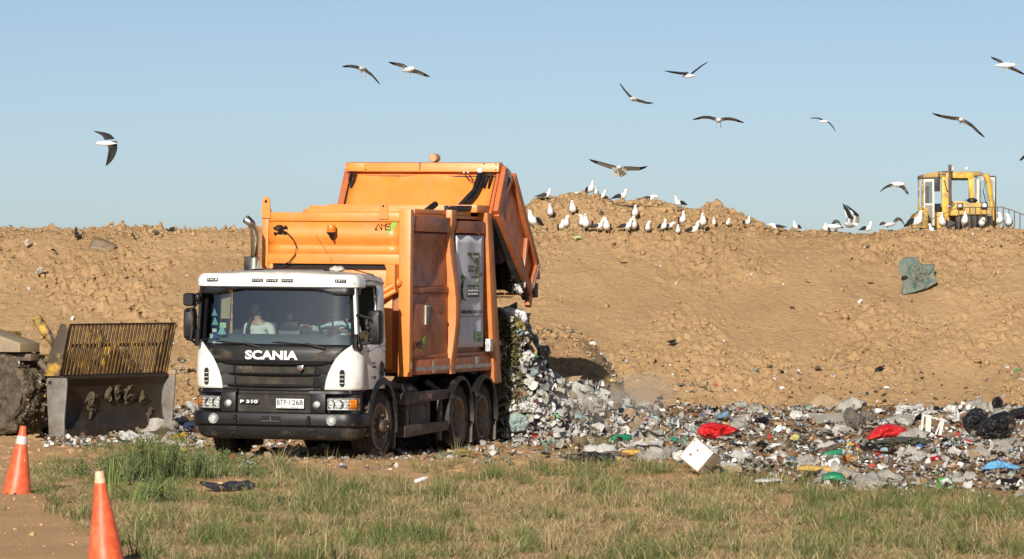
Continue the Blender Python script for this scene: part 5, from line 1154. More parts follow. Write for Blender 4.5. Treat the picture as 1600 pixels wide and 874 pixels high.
mass('plastic_bag', 'white bag lying under the front corner of the bumper', 'bag', BAGW, [(306, 694), (310, 687), (319, 688), (318, 696)], seed=52, crumple=.7)
# white ribbed bottle in the grass
p = hit(657, 756); b = MB(); b.lathe([(-.085, .001), (-.085, .026), (-.06, .03), (-.055, .027), (-.03, .03), (-.025, .027), (0, .03), (.005, .027), (.04, .03), (.06, .028), (.075, .014), (.095, .014), (.096, .001)], (0, 0, 0), 'x', 18)
o = b.build('bottle', BAGW); o.location = p + Vector((0, 0, .05)); o.rotation_euler = (0, R_(-18), R_(12)); tag(o, 'ribbed white bottle lying on the dry grass before the rear wheels', 'bottle')
# ---- middling pieces one could count: a few kinds, copied
def crumple_bag(seed, m, name):
    b = bmesh.new(); bmesh.ops.create_icosphere(b, subdivisions=3, radius=1)
    for v in b.verts:
        c = v.co.copy(); n1 = mn.fractal(c * 1.3 + Vector((seed * 5, 0, 0)), 1, 2, 4); r_ = abs(mn.noise(c * 2.6 + Vector((0, seed * 3, 0)))); v.co = c * (1 + .55 * n1 - .5 * r_); v.co.z = max(v.co.z * .62, -.12)
    mb = MB(); mb.bm.free(); mb.bm = b; me = mb.build(name, m, ang=70); d = me.data; bpy.data.objects.remove(me); return d
def folded_card(seed, m, name):
    r = random.Random(seed); mb = MB(); a = r.uniform(.1, .6); mb.grid([[Vector((u, v * .6, .25 * abs(u - .1) * a * 2 + .1 * mn.noise(Vector((u * 2, v * 2, seed))))) for u in (-1, -.4, .1, .6, 1)] for v in (-1, -.3, .3, 1)])
    o = mb.build(name, m, smooth=False); d = o.data; bpy.data.objects.remove(o); return d
def bottle_mesh(m, name):
    b = MB(); b.lathe([(-1, .001), (-1, .24), (-.9, .28), (.3, .28), (.6, .2), (.75, .09), (.95, .09), (.96, .001)], (0, 0, .25), 'x', 14); o = b.build(name, m); d = o.data; bpy.data.objects.remove(o); return d
def crumpled_sheet(seed, m, name):
    mb = MB(); N = 9; G = []
    for j in range(N):
        row = []
        for i in range(N):
            u, v = i / (N - 1) * 2 - 1, j / (N - 1) * 2 - 1; q = Vector((u * 1.4 + seed * 7, v * 1.4, seed)); e_ = 1 - .22 * abs(mn.noise(Vector((math.atan2(v, u) * 2, seed, 0)))) - .18 * (abs(u) * abs(v))
            row.append(Vector((u * e_ + .25 * mn.noise(q * 1.5), v * .8 * e_ + .25 * mn.noise(q * 1.5 + Vector((9, 0, 0))), .22 + .55 * mn.noise(q) + .35 * abs(mn.noise(q * 2.3)) - .1)))
        G.append(row)
    mb.grid(G); o = mb.build(name, m, ang=50); d = o.data; bpy.data.objects.remove(o); return d
KINDS_ = [('plastic_bag', [crumple_bag(s, BAGW, 'plastic_bag') for s in (1, 2)] + [crumpled_sheet(s, BAGW, 'plastic_bag') for s in (1, 2, 3)], .14, 'crumpled white plastic bag scrap among the litter', 'bag', 'crumpled white bag scraps in the litter', 105),
          ('plastic_film', [crumple_bag(s, BAGC, 'plastic_bag') for s in (4, 5)] + [crumpled_sheet(s, BAGC, 'plastic_bag') for s in (4, 5, 6)], .17, 'dusty clear plastic bag crumpled among the litter', 'bag', 'dusty clear bags in the litter', 95),
          ('plastic_bag', [crumple_bag(6, BAGK, 'plastic_bag'), crumpled_sheet(7, BAGK, 'plastic_bag'), crumpled_sheet(8, BAGK, 'plastic_bag')], .11, 'small black plastic bag scrap among the litter', 'bag', 'small black bag scraps in the litter', 45),
          ('cardboard_piece', [folded_card(s, CARD, 'cardboard_piece') for s in (1, 2, 3)], .16, 'bent brown cardboard piece flat among the litter', 'cardboard', 'bent cardboard pieces in the litter', 60),
          ('paper_scrap', [folded_card(s, BAGW, 'paper_scrap') for s in (4, 5)], .08, 'folded white paper piece among the litter', 'paper', 'folded white papers in the litter', 60),
          ('plastic_bottle', [bottle_mesh(FILM, 'plastic_bottle')], .12, 'empty clear plastic bottle lying in the litter', 'bottle', 'clear bottles in the litter', 18),
          ('plastic_bottle', [bottle_mesh(GREENP, 'plastic_bottle')], .09, 'small green plastic bottle lying in the litter', 'bottle', 'green bottles in the litter', 9),
          ('plastic_bag', [crumple_bag(8, bagm('light_blue_scrap', (.25, .45, .65), .5), 'plastic_bag')], .08, 'small light blue plastic scrap among the litter', 'bag', 'light blue scraps in the litter', 12),
          ('plastic_bag', [crumple_bag(9, BAGR, 'plastic_bag')], .06, 'small red plastic scrap among the litter', 'bag', 'small red scraps in the litter', 13),
          ('plastic_bag', [crumple_bag(10, bagm('yellow_scrap', (.66, .46, .04), .5), 'plastic_bag')], .065, 'small yellow plastic scrap among the litter', 'bag', 'small yellow scraps in the litter', 12)]
def put_piece(nm, d, x, y, z, s, lab, cat_, grp, sp=.25):
    o = bpy.data.objects.new(nm, d); COL.objects.link(o); o.location = (x, y, z); o.rotation_euler = (rnd.gauss(0, sp), rnd.gauss(0, sp), rnd.uniform(0, 6.28)); o.scale = (s, s * rnd.uniform(.6, 1.1), s); return tag(o, lab, cat_, grp)
for (nm, ds_, cnt, s0, lab, grp) in (('plastic_bag', [crumple_bag(s, BAGW, 'plastic_bag') for s in (21, 22)] + [crumpled_sheet(s, BAGW, 'plastic_bag') for s in (23, 24)], 50, .15, 'crumpled white bag lodged in the tipped heap behind the truck', 'white bags in the tipped heap'),
        ('plastic_film', [crumple_bag(25, BAGC, 'plastic_bag'), crumpled_sheet(26, BAGC, 'plastic_bag'), crumpled_sheet(27, BAGC, 'plastic_bag')], 60, .17, 'dusty clear film bag lodged in the tipped heap behind the truck', 'clear bags in the tipped heap'),
        ('plastic_bag', [crumple_bag(28, BAGK, 'plastic_bag'), crumpled_sheet(29, BAGK, 'plastic_bag')], 16, .14, 'small black bag lodged in the tipped heap behind the truck', 'black bags in the tipped heap'),
        ('cardboard_piece', [folded_card(s, CARD, 'cardboard_piece') for s in (31, 32)], 18, .15, 'brown cardboard piece lodged in the tipped heap behind the truck', 'cardboard in the tipped heap')):
    k = 0
    while k < cnt:
        x = rnd.uniform(-.1, 1.0) if k % 2 else rnd.uniform(-.1, 2.4); y = rnd.uniform(72.2, 76.6); z = float(h_heap(np.array([x]), np.array([y]))[0])
        if z < .12: continue
        put_piece(nm, rnd.choice(ds_), x, y - .06, z * (rnd.uniform(.25, 1) if y < 72.7 else 1), s0 * math.exp(rnd.gauss(0, .35)), lab, 'bag' if 'plastic' in nm else 'cardboard', grp, .8); k += 1
for (nm, ds_, s0, lab, cat_, grp, cnt) in KINDS_:
    k = 0; tries = 0
    while k < cnt and tries < 4000:
        tries += 1; y = rnd.uniform(54, 86); x = rnd.uniform(-.114 * y, .118 * y)
        if rnd.random() > float(strip_w(np.array([x]), np.array([y]))[0]): continue
        if -3.6 < x < .1 and 63 < y < 74: continue
        hgt = float(h_heap(np.array([x]), np.array([y]))[0]) if (-.4 < x < 2.8 and 72.2 < y < 79) else 0
        d = rnd.choice(ds_); o = bpy.data.objects.new(nm, d); COL.objects.link(o); s = s0 * math.exp(rnd.gauss(0, .38)) * (1 if float(strip_w(np.array([x]), np.array([y]))[0]) > .5 else .5)
        o.location = (x, y, max(hgt, land(x, y)) + s * .08); o.rotation_euler = (rnd.gauss(0, .25), rnd.gauss(0, .25), rnd.uniform(0, 6.28)); o.scale = (s, s * rnd.uniform(.6, 1.1), s)
        tag(o, lab, cat_, grp); k += 1
# dark pressed rubbish showing in the mouth of the tailgate
gm2 = mass('garbage_load', 'dark pressed rubbish with pale scraps in the open mouth of the raised tailgate', 'garbage', HEAPM, [(782, 420), (795, 415), (808, 424), (822, 440), (825, 458), (800, 460), (785, 452)], Y=72.9, seed=61, crumple=.8, depth=.5)
gs = MB()
for (a_, b_, s_) in ((802, 440, .07), (808, 448, .09), (812, 453, .08), (800, 452, .05), (806, 432, .04), (815, 446, .06), (795, 446, .04)):
    gs.ball(tuple(at(a_, b_, 72.35)), s_, 2, (1, .6, rnd.uniform(.5, 1.2)))
for v in gs.bm.verts: v.co += Vector((mn.noise(v.co * 14), mn.noise(v.co * 13 + Vector((7, 0, 0))), mn.noise(v.co * 15 + Vector((0, 7, 0))))) * .05
gs.build('pale_scrap', BAGW, gm2)
# ------------------------------------------------------------ grass
def blades(name, X, Y, az, lean, L, Wd, C, label, bend=.35):
    n = len(X); Z = landv(X, Y) - .01; d = np.stack([np.cos(az), np.sin(az)], 1)
    pa = rng.uniform(0, 2 * np.pi, n); s = np.stack([np.cos(pa), np.sin(pa)], 1) * Wd[:, None] / 2
    m = .55; h1 = L * m * np.cos(lean); r1 = L * m * np.sin(lean); l2 = np.clip(lean + bend * (1 + lean), 0, 1.5); h2 = h1 + L * (1 - m) * np.cos(l2); r2 = r1 + L * (1 - m) * np.sin(l2)
    B = np.stack([X, Y], 1); P = np.zeros((n, 5, 3))
    P[:, 0, :2] = B - s; P[:, 1, :2] = B + s; P[:, 0, 2] = P[:, 1, 2] = Z
    P[:, 2, :2] = B + d * r1[:, None] - s * .8; P[:, 3, :2] = B + d * r1[:, None] + s * .8; P[:, 2, 2] = P[:, 3, 2] = Z + h1
    P[:, 4, :2] = B + d * r2[:, None]; P[:, 4, 2] = Z + h2
    F = (np.array([[0, 1, 3], [0, 3, 2], [2, 3, 4]])[None] + 5 * np.arange(n)[:, None, None]).reshape(-1, 3)
    return tag(npmesh(name, P.reshape(-1, 3), F, VEG, np.repeat(C, 5, 0)), label, 'grass', kind='stuff')
def tufts(nt, seed, wf, x0=-8, x1=8, y0=40.5, y1=74, per=21, spread=.05):
    X, Y = sample(nt, x0, x1, y0, y1, lambda x, y: wf(x, y) * (np.abs(x) < .121 * y + .2), seed); k = np.repeat(np.arange(len(X)), per); r = np.random.default_rng(seed + 1); a = r.uniform(0, 6.283, len(k)); q = np.abs(r.normal(0, spread, len(k)))
    return X[k] + q * np.cos(a), Y[k] + q * np.sin(a), a + r.normal(0, .5, len(k)), q / spread, k, len(X), r
def greenness(X, Y):
    px, py = pix(X, Y); g_ = .56 + 1.35 * fbm(X / .8, Y / 1.5, 601) + .35 * perlin(X / .25, Y / .5, 605)
    g_ = g_ + .28 * sstep(1080, 1250, px) * sstep(850, 800, py) - .30 * in_poly(px, py, [(700, 760), (1250, 760), (1230, 850), (760, 860)]) - .15 * in_poly(px, py, [(400, 780), (560, 800), (520, 850), (390, 850)])
    g_ = g_ + .45 * in_poly(px, py, [(200, 690), (420, 720), (420, 780), (160, 790)]) + .25 * in_poly(px, py, [(300, 830), (700, 840), (700, 900), (260, 900)])
    return np.clip(g_, 0, 1)
def gcol(X, Y, r, g_=None):
    g_ = greenness(X, Y) if g_ is None else g_; n = len(X); t = (r.uniform(0, 1, n) < g_ * .95)[:, None]
    G = np.array([.098, .132, .042]) * r.uniform(.5, 1.5, (n, 1)) + np.array([.06, .045, .01]) * r.uniform(0, 1, (n, 1)); D = np.array([.42, .315, .17]) * r.uniform(.6, 1.25, (n, 1))
    return np.where(t, G, D)
X, Y, az, q, k, nt_, r = tufts(30000, 51, lambda x, y: grass_w(x, y) * (.30 + .70 * sstep(-.35, .15, perlin(x / .6, y / 1.0, 611))))
g_ = greenness(X, Y); ht = np.clip(r.lognormal(-1.95, .40, nt_)[k] * (.55 + .85 * g_) * (.75 + .9 * sstep(0, .4, perlin(X / .5, Y / .9, 621))) * (1 - .5 * in_poly(*pix(X, Y), [(90, 690), (420, 700), (420, 790), (90, 800)])), .04, .42) * r.uniform(.5, 1.1, len(X))
blades('grass', X, Y, az, np.clip(.25 + .35 * q + r.normal(0, .28, len(X)) + .25 * (1 - g_), 0, 1.4), ht, r.uniform(.004, .009, len(X)), gcol(X, Y, r, g_), 'mixed green and dry grass over the field in front of the truck')
# matted dry thatch
X, Y = sample(150000, -8, 8, 40.5, 66, lambda x, y: grass_w(x, y) * (1.1 - .6 * greenness(x, y)) * (np.abs(x) < .121 * y), 53); r = np.random.default_rng(54); n = len(X)
blades('dry_thatch', X, Y, r.uniform(0, 6.28, n), r.uniform(.8, 1.4, n), r.uniform(.05, .16, n), r.uniform(.004, .008, n), np.array([.46, .345, .19]) * r.uniform(.45, 1.15, (n, 1)), 'matted straw coloured grass lying flat between the green tufts', .1)
# sparse blades on the bare soil by the wheels
X, Y, az, q, k, nt_, r = tufts(260, 57, lambda x, y: .6 * (grass_w(x, y) < .5) * (x > -6.5), y0=50, y1=66, per=9, spread=.03)
blades('sparse_grass', X, Y, az, .2 + .3 * q, r.uniform(.04, .14, len(X)), r.uniform(.004, .008, len(X)), gcol(X, Y, r), 'thin tufts of grass on the bare earth beside the wheels')
# low weeds with small leaves: the leafy clump between the cones and the truck
def weed(name, label, px, py, hgt, n, spread, seed, flowers=0, leafw=.018, leafl=.06):
    b = hit(px, py, h_ground); r = random.Random(seed); V = []; F = []; C = []; fl = MB()
    root = empty(name, (b.x, b.y, b.z), label=label, cat='weed', group='leafy weeds between the cones and the truck')
    for s in range(n):
        a = r.uniform(0, 6.28); q = abs(r.gauss(0, spread)); x, y = q * math.cos(a), q * math.sin(a); z = land(b.x + x, b.y + y) - b.z; H = hgt * r.uniform(.5, 1.05) * (1 - .35 * min(1, q / (spread * 2.2)))
        dx, dy = r.gauss(0, .16) + x * .3, r.gauss(0, .16) + y * .3; g_ = r.uniform(.7, 1.3); col = (.085 * g_, .125 * g_, .038 * g_) if r.random() < .75 else (.17 * g_, .20 * g_, .07 * g_)
        pts = [(x + dx * H * t * t * 1.2, y + dy * H * t * t * 1.2, z + H * t) for t in (0, .35, .7, 1)]
        for (p, p2) in zip(pts, pts[1:]):
            i = len(V); V += [(p[0] - .003, p[1], p[2]), (p[0] + .003, p[1], p[2]), (p2[0] + .003, p2[1], p2[2]), (p2[0] - .003, p2[1], p2[2])]; F.append([i, i + 1, i + 2, i + 3]); C += [col] * 4
        for l in range(int(H / .022)):
            t = (l + r.random()) / (H / .022); p = [pts[0][j] + (pts[3][j] - pts[0][j]) * t for j in range(3)]; p[0] -= dx * H * .3 * t * (1 - t); aa = r.uniform(0, 6.28); e_ = r.uniform(-.2, .9); L = leafl * r.uniform(.5, 1.2) * (1.1 - .5 * t)
            d = Vector((math.cos(aa) * math.cos(e_), math.sin(aa) * math.cos(e_), math.sin(e_))); sd = Vector((-d.y, d.x, r.uniform(-.4, .4))).normalized() * leafw * r.uniform(.6, 1.2) / 2; P = Vector(p); i = len(V)
            V += [P[:], (P + d * L * .5 + sd)[:], (P + d * L)[:], (P + d * L * .5 - sd)[:]]; F.append([i, i + 1, i + 2, i + 3]); C += [col] * 4
    o = npmesh('foliage', np.array(V), np.array(F), VEG, np.array(C)); o.parent = root
    if flowers:
        for s in range(flowers):
            a = r.uniform(0, 6.28); q = abs(r.gauss(0, spread)); fl.ball((q * math.cos(a), q * math.sin(a) - .05, hgt * r.uniform(.4, .9)), .012, 1, (1, 1, .5))
        fl.build('flowers', mat('yellow_petal', (.75, .50, .02)), root)
WD = [(225, 752, .66, 120, .26, 'tall leafy weed at the middle of the clump, nearest the blade'), (275, 748, .52, 100, .26, 'leafy weed just right of the tallest one'), (175, 756, .46, 90, .24, 'dark leafy weed behind the nearer cone'), (318, 748, .36, 80, .26, 'low leafy weed on the right of the clump'),
      (128, 745, .30, 80, .26, 'low dark weed left of the clump behind the nearer cone'), (250, 785, .36, 90, .30, 'weed with yellow flowers in front of the tallest one'), (215, 700, .20, 36, .25, 'pale weed against the foot of the steel blade'), (350, 728, .26, 70, .24, 'grassy weed under the left front corner of the truck'),
      (385, 745, .20, 60, .28, 'low green weed right of the truck corner'), (430, 790, .15, 46, .25, 'isolated green weed clump in the grass before the bumper')]
for i, (a, b_, h_, n_, sp_, lb) in enumerate(WD): weed('weed_plant', lb, a, b_, h_, n_, sp_, 70 + i, 16 if i in (5,) else (5 if i in (0, 4, 7) else 0))
# reed-like blades
b = hit(177, 778, h_ground); r = np.random.default_rng(77); n = 26; X = b.x + r.normal(0, .03, n); Y = b.y + r.normal(0, .05, n)
rd_ = blades('reed', X, Y, r.uniform(0, 6.28, n), r.uniform(0, .1, n), r.uniform(.35, .62, n), r.uniform(.008, .014, n), np.array([.22, .27, .075]) * r.uniform(.7, 1.2, (n, 1)), 'x', .06); rd_['kind'] = 'thing'; tag(rd_, 'tuft of tall pale upright reeds just right of the nearer cone', 'reed')
b = hit(215, 790, h_ground); X = b.x + r.normal(0, .10, n); Y = b.y + r.normal(0, .10, n)
rd_ = blades('reed', X, Y, r.normal(.3, .5, n), r.uniform(.25, .75, n), r.uniform(.3, .6, n), r.uniform(.008, .013, n), np.array([.18, .24, .07]) * r.uniform(.7, 1.2, (n, 1)), 'x', .1); rd_['kind'] = 'thing'; tag(rd_, 'arching green reeds leaning to the right below the leafy weeds', 'reed')
b = hit(518, 722, h_ground); n = 9; X = b.x + r.normal(0, .10, n); Y = b.y + r.normal(0, .10, n)
rd_ = blades('reed', X, Y, r.uniform(0, 6.28, n), r.uniform(.0, .5, n), r.uniform(.15, .32, n), r.uniform(.005, .009, n), np.array([.34, .25, .11]) * r.uniform(.8, 1.2, (n, 1)), 'x', .1); rd_['kind'] = 'thing'; tag(rd_, 'few dry stalks standing in front of the bumper', 'stalks')

# ------------------------------------------------------------ traffic cones
def cone(label, px, py, rot, H=.84, band=True, chew=0):
    p = hit(px, py, h_ground); root = empty('traffic_cone', (p.x, p.y, p.z - .015), rot, label=label, cat='traffic cone', group='traffic cones at the edge of the track'); c = MB(); N = 36; rings = []
    for i, (z, r_) in enumerate([(-.0, .178), (.02, .176), (.05, .168), (.25, .135), (.45, .101), (.60, .075), (.72, .056), (.80, .043), (.835, .040), (H, .036), (H, .028), (H - .03, .026)]):
        ring = []
        for k in range(N):
            a = 2 * math.pi * k / N; rr = r_ * (1 + .018 * math.sin(a * 2 + z * 5) + .012 * math.sin(a * 3 + 1 + z * 9)); zz = z + (.02 * math.sin(a * 5) * math.sin(a * 2 + 1) + .012 * math.sin(a * 11) if i < 2 else 0)
            ring.append(Vector((rr * math.cos(a), rr * math.sin(a), zz)))
        rings.append(ring)
    c.loft(rings, True, False); c.build('cone_body', CONE, root, ang=70)
    if band:
        s = MB(); s.lathe([(.615, .0775), (.617, .079), (.715, .0605), (.717, .059)], (0, 0, 0), 'z', 36); s.build('reflective_sleeve', CONW, root, ang=70)
    else:
        s = MB(); s.lathe([(.755, .0535), (.80, .0460), (.836, .0435), (H + .003, .039), (H + .003, .02)], (0, 0, 0), 'z', 36); s.build('worn_tip', mat('worn_cone_tip', (.72, .42, .24), (.80, .60, .42), rough=.6, scale=9), root, ang=70)
    m = MB(); m.ball((.06, -.080, .42) if band else (.03, -.075, .52), .03, 2, (.5, .25, 1)); m.build('scuff_patch', mat('scuffed_orange', (.85, .38, .22), rough=.7), root)
cone('orange traffic cone with a grey sleeve, leaning right beside the compactor wheel', 26, 771, (0, R_(5.5), 0))
cone('sun bleached orange cone without sleeve, cut by the bottom of the view', 166, 880, (0, R_(-5), R_(40)), H=.86, band=False)

# ------------------------------------------------------------ landfill compactor at the left
U = Vector((.508, .862, 0)); PL = hit(95, 683, h_ground); yaw = math.atan2(U.y, U.x)
cp_ = empty('landfill_compactor', (PL.x, PL.y, 0), (0, 0, yaw), label='yellow landfill compactor with slatted steel blade and rubbish caked wheel', cat='compactor')
# local: x along the blade to the far end, -y forwards (towards the viewer's right), z up
W_ = 3.12
m = MB(); prof = [(-.10, .0), (.02, .12), (.10, .30), (.13, .50), (.12, .70), (.07, .86), (.0, .975)]
ringsA = [[Vector((x, y, z)) for y, z in prof] + [Vector((x, y + .05, z)) for y, z in reversed(prof)] for x in np.linspace(.02, W_ - .02, 24)]
m.loft(ringsA, True, True); bl_ = m.build('blade', RUST, cp_)
m = MB(); m.box(.0, W_, -.125, -.09, -.06, .14); m.build('cutting_edge', RUST, bl_, bev=.006)
m = MB(); m.box(.02, W_ - .02, -.03, .10, .975, 1.03, bev=.006); m.build('blade_top_rail', RUST, bl_)
for x0, x1 in ((-.03, .0), (W_, W_ + .03)):
    m = MB(); m.prism([(-.10, -.05), (.22, -.03), (.28, .95), (.25, 1.0), (-.14, 1.0), (-.15, .9), (-.09, .3)], 'x', x0, x1); m.build('end_plate', PLATE, bl_, bev=.005)
m = MB(); m.lathe([(-.034, .001), (-.034, .035), (-.02, .036)], (0, .20, .92), 'x', 16); m.build('pin_hole', DARK, bl_)
m = MB(); m.box(.1, W_ - .1, .20, .34, .35, .55); m.box(.1, W_ - .1, .19, .30, .7, .85); m.build('blade_back', YELD, bl_)
for i, (x, z, s_) in enumerate(((1.0, .52, .16), (1.75, .75, .13), (2.05, .68, .13), (1.5, .70, .10), (2.5, .62, .09), (2.7, .25, .14))):
    b_ = MB(); b_.ball((0, 0, 0), s_, 3, (.8, .30, 1.2))
    for v in b_.bm.verts: v.co += Vector((mn.noise(v.co * 12), mn.noise(v.co * 11 + Vector((4, i, 0))) * .6, mn.noise(v.co * 13))) * .11; v.co += Vector((x, .09, z))
    o = b_.build('caked_soil', mat('caked_soil', (.14, .10, .06), (.07, .055, .03), rough=.9, scale=14, bump=.04), bl_)
RSID = mat('rack_side_paint', (.52, .32, .05), (.07, .05, .035), rough=.65, scale=2.2, thr=(.38, .5), dust=.3, dustcol=(.09, .06, .04), dscale=8)
# slatted rack above the blade
rk = MB(); lean_ = -.20
def RP(x, t, o=0): return Vector((x + .11 * t * 0, .03 + lean_ * t + o, 1.03 + .86 * t))
nb = 29
for i in range(nb):
    x = .08 + (W_ - .16) * i / (nb - 1); b_ = MB(); q = [RP(x - .020, 0), RP(x + .020, 0), RP(x + .020, 0, .03), RP(x - .020, 0, .03)]; q2 = [RP(x - .020, 1), RP(x + .020, 1), RP(x + .020, 1, .03), RP(x - .020, 1, .03)]
    b_.loft([q, q2], True, True); b_.build('rack_bar', RBAR, cp_)
m = MB()
for (t0, t1, o0, o1) in ((.985, 1.02, -.005, .09), (-.02, .02, -.005, .09)):
    m.loft([[RP(x, t0, o0), RP(x, t1, o0), RP(x, t1, o1), RP(x, t0, o1)] for x in (.0, W_)], True, True)
m.build('rack_rail', RUST, cp_)
m = MB()
for i in range(6): 
    x = .45 + i * .45; m.loft([[RP(x - .14, .55, .08), RP(x - .14, .62, .08), RP(x - .14, .62, .12), RP(x - .14, .55, .12)], [RP(x + .14, .55, .08), RP(x + .14, .62, .08), RP(x + .14, .62, .12), RP(x + .14, .55, .12)]], True, True)
m.build('rack_crosspiece', RUST, cp_)
for x0, x1 in ((-.02, .03), (W_ - .03, W_ + .01)):
    m = MB(); m.loft([[RP(x0, 0, -.01), RP(x1, 0, -.01), RP(x1, 0, .30), RP(x0, 0, .30)], [RP(x0, .5, -.01), RP(x1, .5, -.01), RP(x1, .5, .26), RP(x0, .5, .26)], [RP(x0, 1.02, -.01), RP(x1, 1.02, -.01), RP(x1, 1.02, .17), RP(x0, 1.02, .17)]], True, True); m.build('rack_side', RSID, cp_, bev=.005)
# wheel drum caked with rubbish
CK = mat('caked_rubbish', (.07, .055, .035), (.16, .12, .07), rough=.85, scale=16, bump=.04, bscale=18)
wr = empty('wheel', (-.25, 1.28, .72)); wr.parent = cp_; m = MB(); G = []; Rw = .70
for i in range(40):
    x = 1.0 * i / 39; row = []
    for k in range(121):
        a = 2 * math.pi * k / 120; n_ = mn.fractal(Vector((x * 4, math.cos(a) * 3, math.sin(a) * 3)), 1, 2, 5) * .09 + max(0, mn.noise(Vector((x * 9, math.cos(a) * 7, math.sin(a) * 7)))) * .07
        ed = min(1, (min(x, 1 - x)) * 9); r_ = (Rw - .09 * (1 - ed) ** 2) + n_ * (.5 + .5 * ed); row.append(Vector((x, r_ * math.cos(a), r_ * math.sin(a))))
    G.append(row)
m.grid(G); m.build('drum', CK, wr, ang=60)
m = MB(); m.lathe([(.02, .66), (-.03, .63), (-.05, .58), (-.04, .5), (-.02, .45), (.0, .40), (.02, .34), (.03, .28), (-.0, .22), (-.03, .15), (-.04, .001)], (0, 0, 0), 'x', 72)
for v in m.bm.verts: v.co.x += .09 * mn.noise(v.co * 5) + .05 * mn.noise(v.co * 12)
m.build('drum_face', mat('drum_face', (.06, .05, .035), (.12, .095, .065), rough=.9, scale=9, dust=.3, dustcol=(.18, .14, .09), bump=.04, bscale=16), wr)
X = rng.uniform(.02, .98, 900); A = rng.uniform(0, 6.28, 900); rr_ = Rw + .03; sc_ = scraps('caked_scraps', X * 0, X * 0, X * 0, np.clip(np.exp(rng.normal(-4.0, .5, 900)), .008, .05), 1.2, [((.08, .06, .04), 50), ((.16, .12, .07), 20), ((.5, .48, .44), 16), ((.4, .2, .06), 2)], 15, 3)
V = np.zeros(len(sc_.data.vertices) * 3); sc_.data.vertices.foreach_get('co', V); V = V.reshape(-1, 9, 3); V[:, :, 0] += X[:, None]; V[:, :, 1] += (rr_ * np.cos(A))[:, None]; V[:, :, 2] += (rr_ * np.sin(A))[:, None]; sc_.data.vertices.foreach_set('co', V.ravel()); sc_.data.update(); sc_.parent = wr; del sc_['kind']
w2 = wr.copy(); COL.objects.link(w2); w2.parent = cp_; w2.location = (2.35, 1.28, .72)
for c_ in [o for o in bpy.data.objects if o.parent == wr]:
    d_ = c_.copy(); COL.objects.link(d_); d_.parent = w2
# frame, arms, cylinders
m = MB(); m.prism([(.62, 1.43), (.62, 1.58), (1.6, 1.86), (3.2, 2.15), (3.2, 1.43)], 'x', -.30, .25); m.build('front_fender', mat('dusty_deck', (.26, .22, .17), (.36, .27, .14), rough=.6, scale=4, dust=.5), cp_, bev=.01)
m = MB(); m.box(-.31, -.302, 1.2, 3.2, 1.45, 1.60); m.build('fender_flank', YEL, cp_)
m = MB(); m.box(-.10, .15, .55, 1.15, 1.28, 1.40, Matrix.Translation((0, 0, 0)), bev=.02); m.tube([(.2, .20, .95), (.2, .7, 1.35), (.2, 1.3, 1.5)], .06, 8); m.build('push_arm', GALV, cp_)
for xo in (.45, 1.9):
    m = MB(); m.tube([(xo, .22, .80), (xo, .32, 1.25), (xo, .42, 1.55)], [.07, .09, .075], 10); m.ball((xo, .36, 1.42), .13, 3, (.5, 1, 1)); m.box(xo - .04, xo + .04, .25, .5, 1.05, 1.30); m = m.build('blade_bracket', YEL, cp_)
    m = MB(); m.tube([(xo, .45, 1.50), (xo, .62, 1.72)], .055, 12); m.tube([(xo, .60, 1.70), (xo, .84 if xo < 1 else .7, 2.0 if xo < 1 else 1.8)], .085, 12); m.build('hydraulic_cylinder', YELD, cp_)
    m = MB(); m.tube([(xo - .05, .6, 1.86), (xo - .06, .35, 1.55), (xo - .05, .12, 1.38)], .014, 6); m.tube([(xo - .07, .9, 1.30), (xo - .07, .55, 1.28), (xo - .07, .42, 1.5), (xo - .07, .52, 1.78)], .035, 8); m.build('hose', GALV, cp_)
m = MB(); m.box(.55, 2.5, .7, 3.0, .75, 1.35); m.box(.7, 2.4, 2.6, 4.5, 1.35, 1.75); m.tube([(.9, 1.28, .72), (2.6, 1.28, .72)], .16, 12); m.build('machine_frame', YELD, cp_, bev=.03)

# ------------------------------------------------------------ wheel loader on top of the bank
LY = 118.0; lo_ = at(1498, 357, LY); LD = empty('wheel_loader', (lo_.x, lo_.y, lo_.z - .25), label='yellow wheel loader with open cab door behind the gulls on the bank', cat='loader'); KX = FPX / LY
def lp(px, py): return (px - 1498) / KX, (357 - py) / KX + .25
def lbox(name, m, px0, px1, py0, py1, y0, y1, parent=LD, bev=.01):
    x0, z1 = lp(px0, py0); x1, z0 = lp(px1, py1); return MB().box(x0, x1, y0, y1, z0, z1, bev=bev).build(name, m, parent)
def ltube(name, m, pts, r, parent=LD):
    return MB().tube([(lp(a, b_)[0], y, lp(a, b_)[1]) for a, b_, y in pts], r, 8).build(name, m, parent)
WF = mat('white_cab_frame', (.62, .60, .54), rough=.5, dust=.4); RST = mat('rusty_stack', (.09, .05, .04), (.14, .08, .05), rough=.8, scale=8); ROOFM = mat('worn_roof', (.42, .27, .08), (.18, .14, .09), rough=.7, scale=3)
rfm = MB(); x0, z1 = lp(1442, 269); x1, z0 = lp(1538, 278); rfm.prism([(x0, z0), (x0 + .02, z1 - .06), (x0 + .35, z1 + .01), (x1 - .1, z1 + .02), (x1, z1 - .04), (x1 - .02, z0 + .06)], 'y', .1, 1.7); rfm.build('cab_roof', ROOFM, LD, bev=.02)
for (a, b_) in ((1442.5, 1444.5), (1526, 1529)): lbox('cab_post', YELD, a, b_, 277, 357, .25, .35); lbox('cab_post', YELD, a + (0 if a < 1500 else -3), b_ + (0 if a < 1500 else -3), 277, 340, 1.5, 1.58)
dl = lbox('door', WF, 1444, 1446.3, 280, 353, .12, .18)
lbox('door_frame', WF, 1457.5, 1461, 280, 353, .12, .18, dl); lbox('door_frame', WF, 1446.3, 1457.5, 280, 284.5, .12, .18, dl); lbox('door_frame', WF, 1446.3, 1457.5, 318, 321, .12, .18, dl)
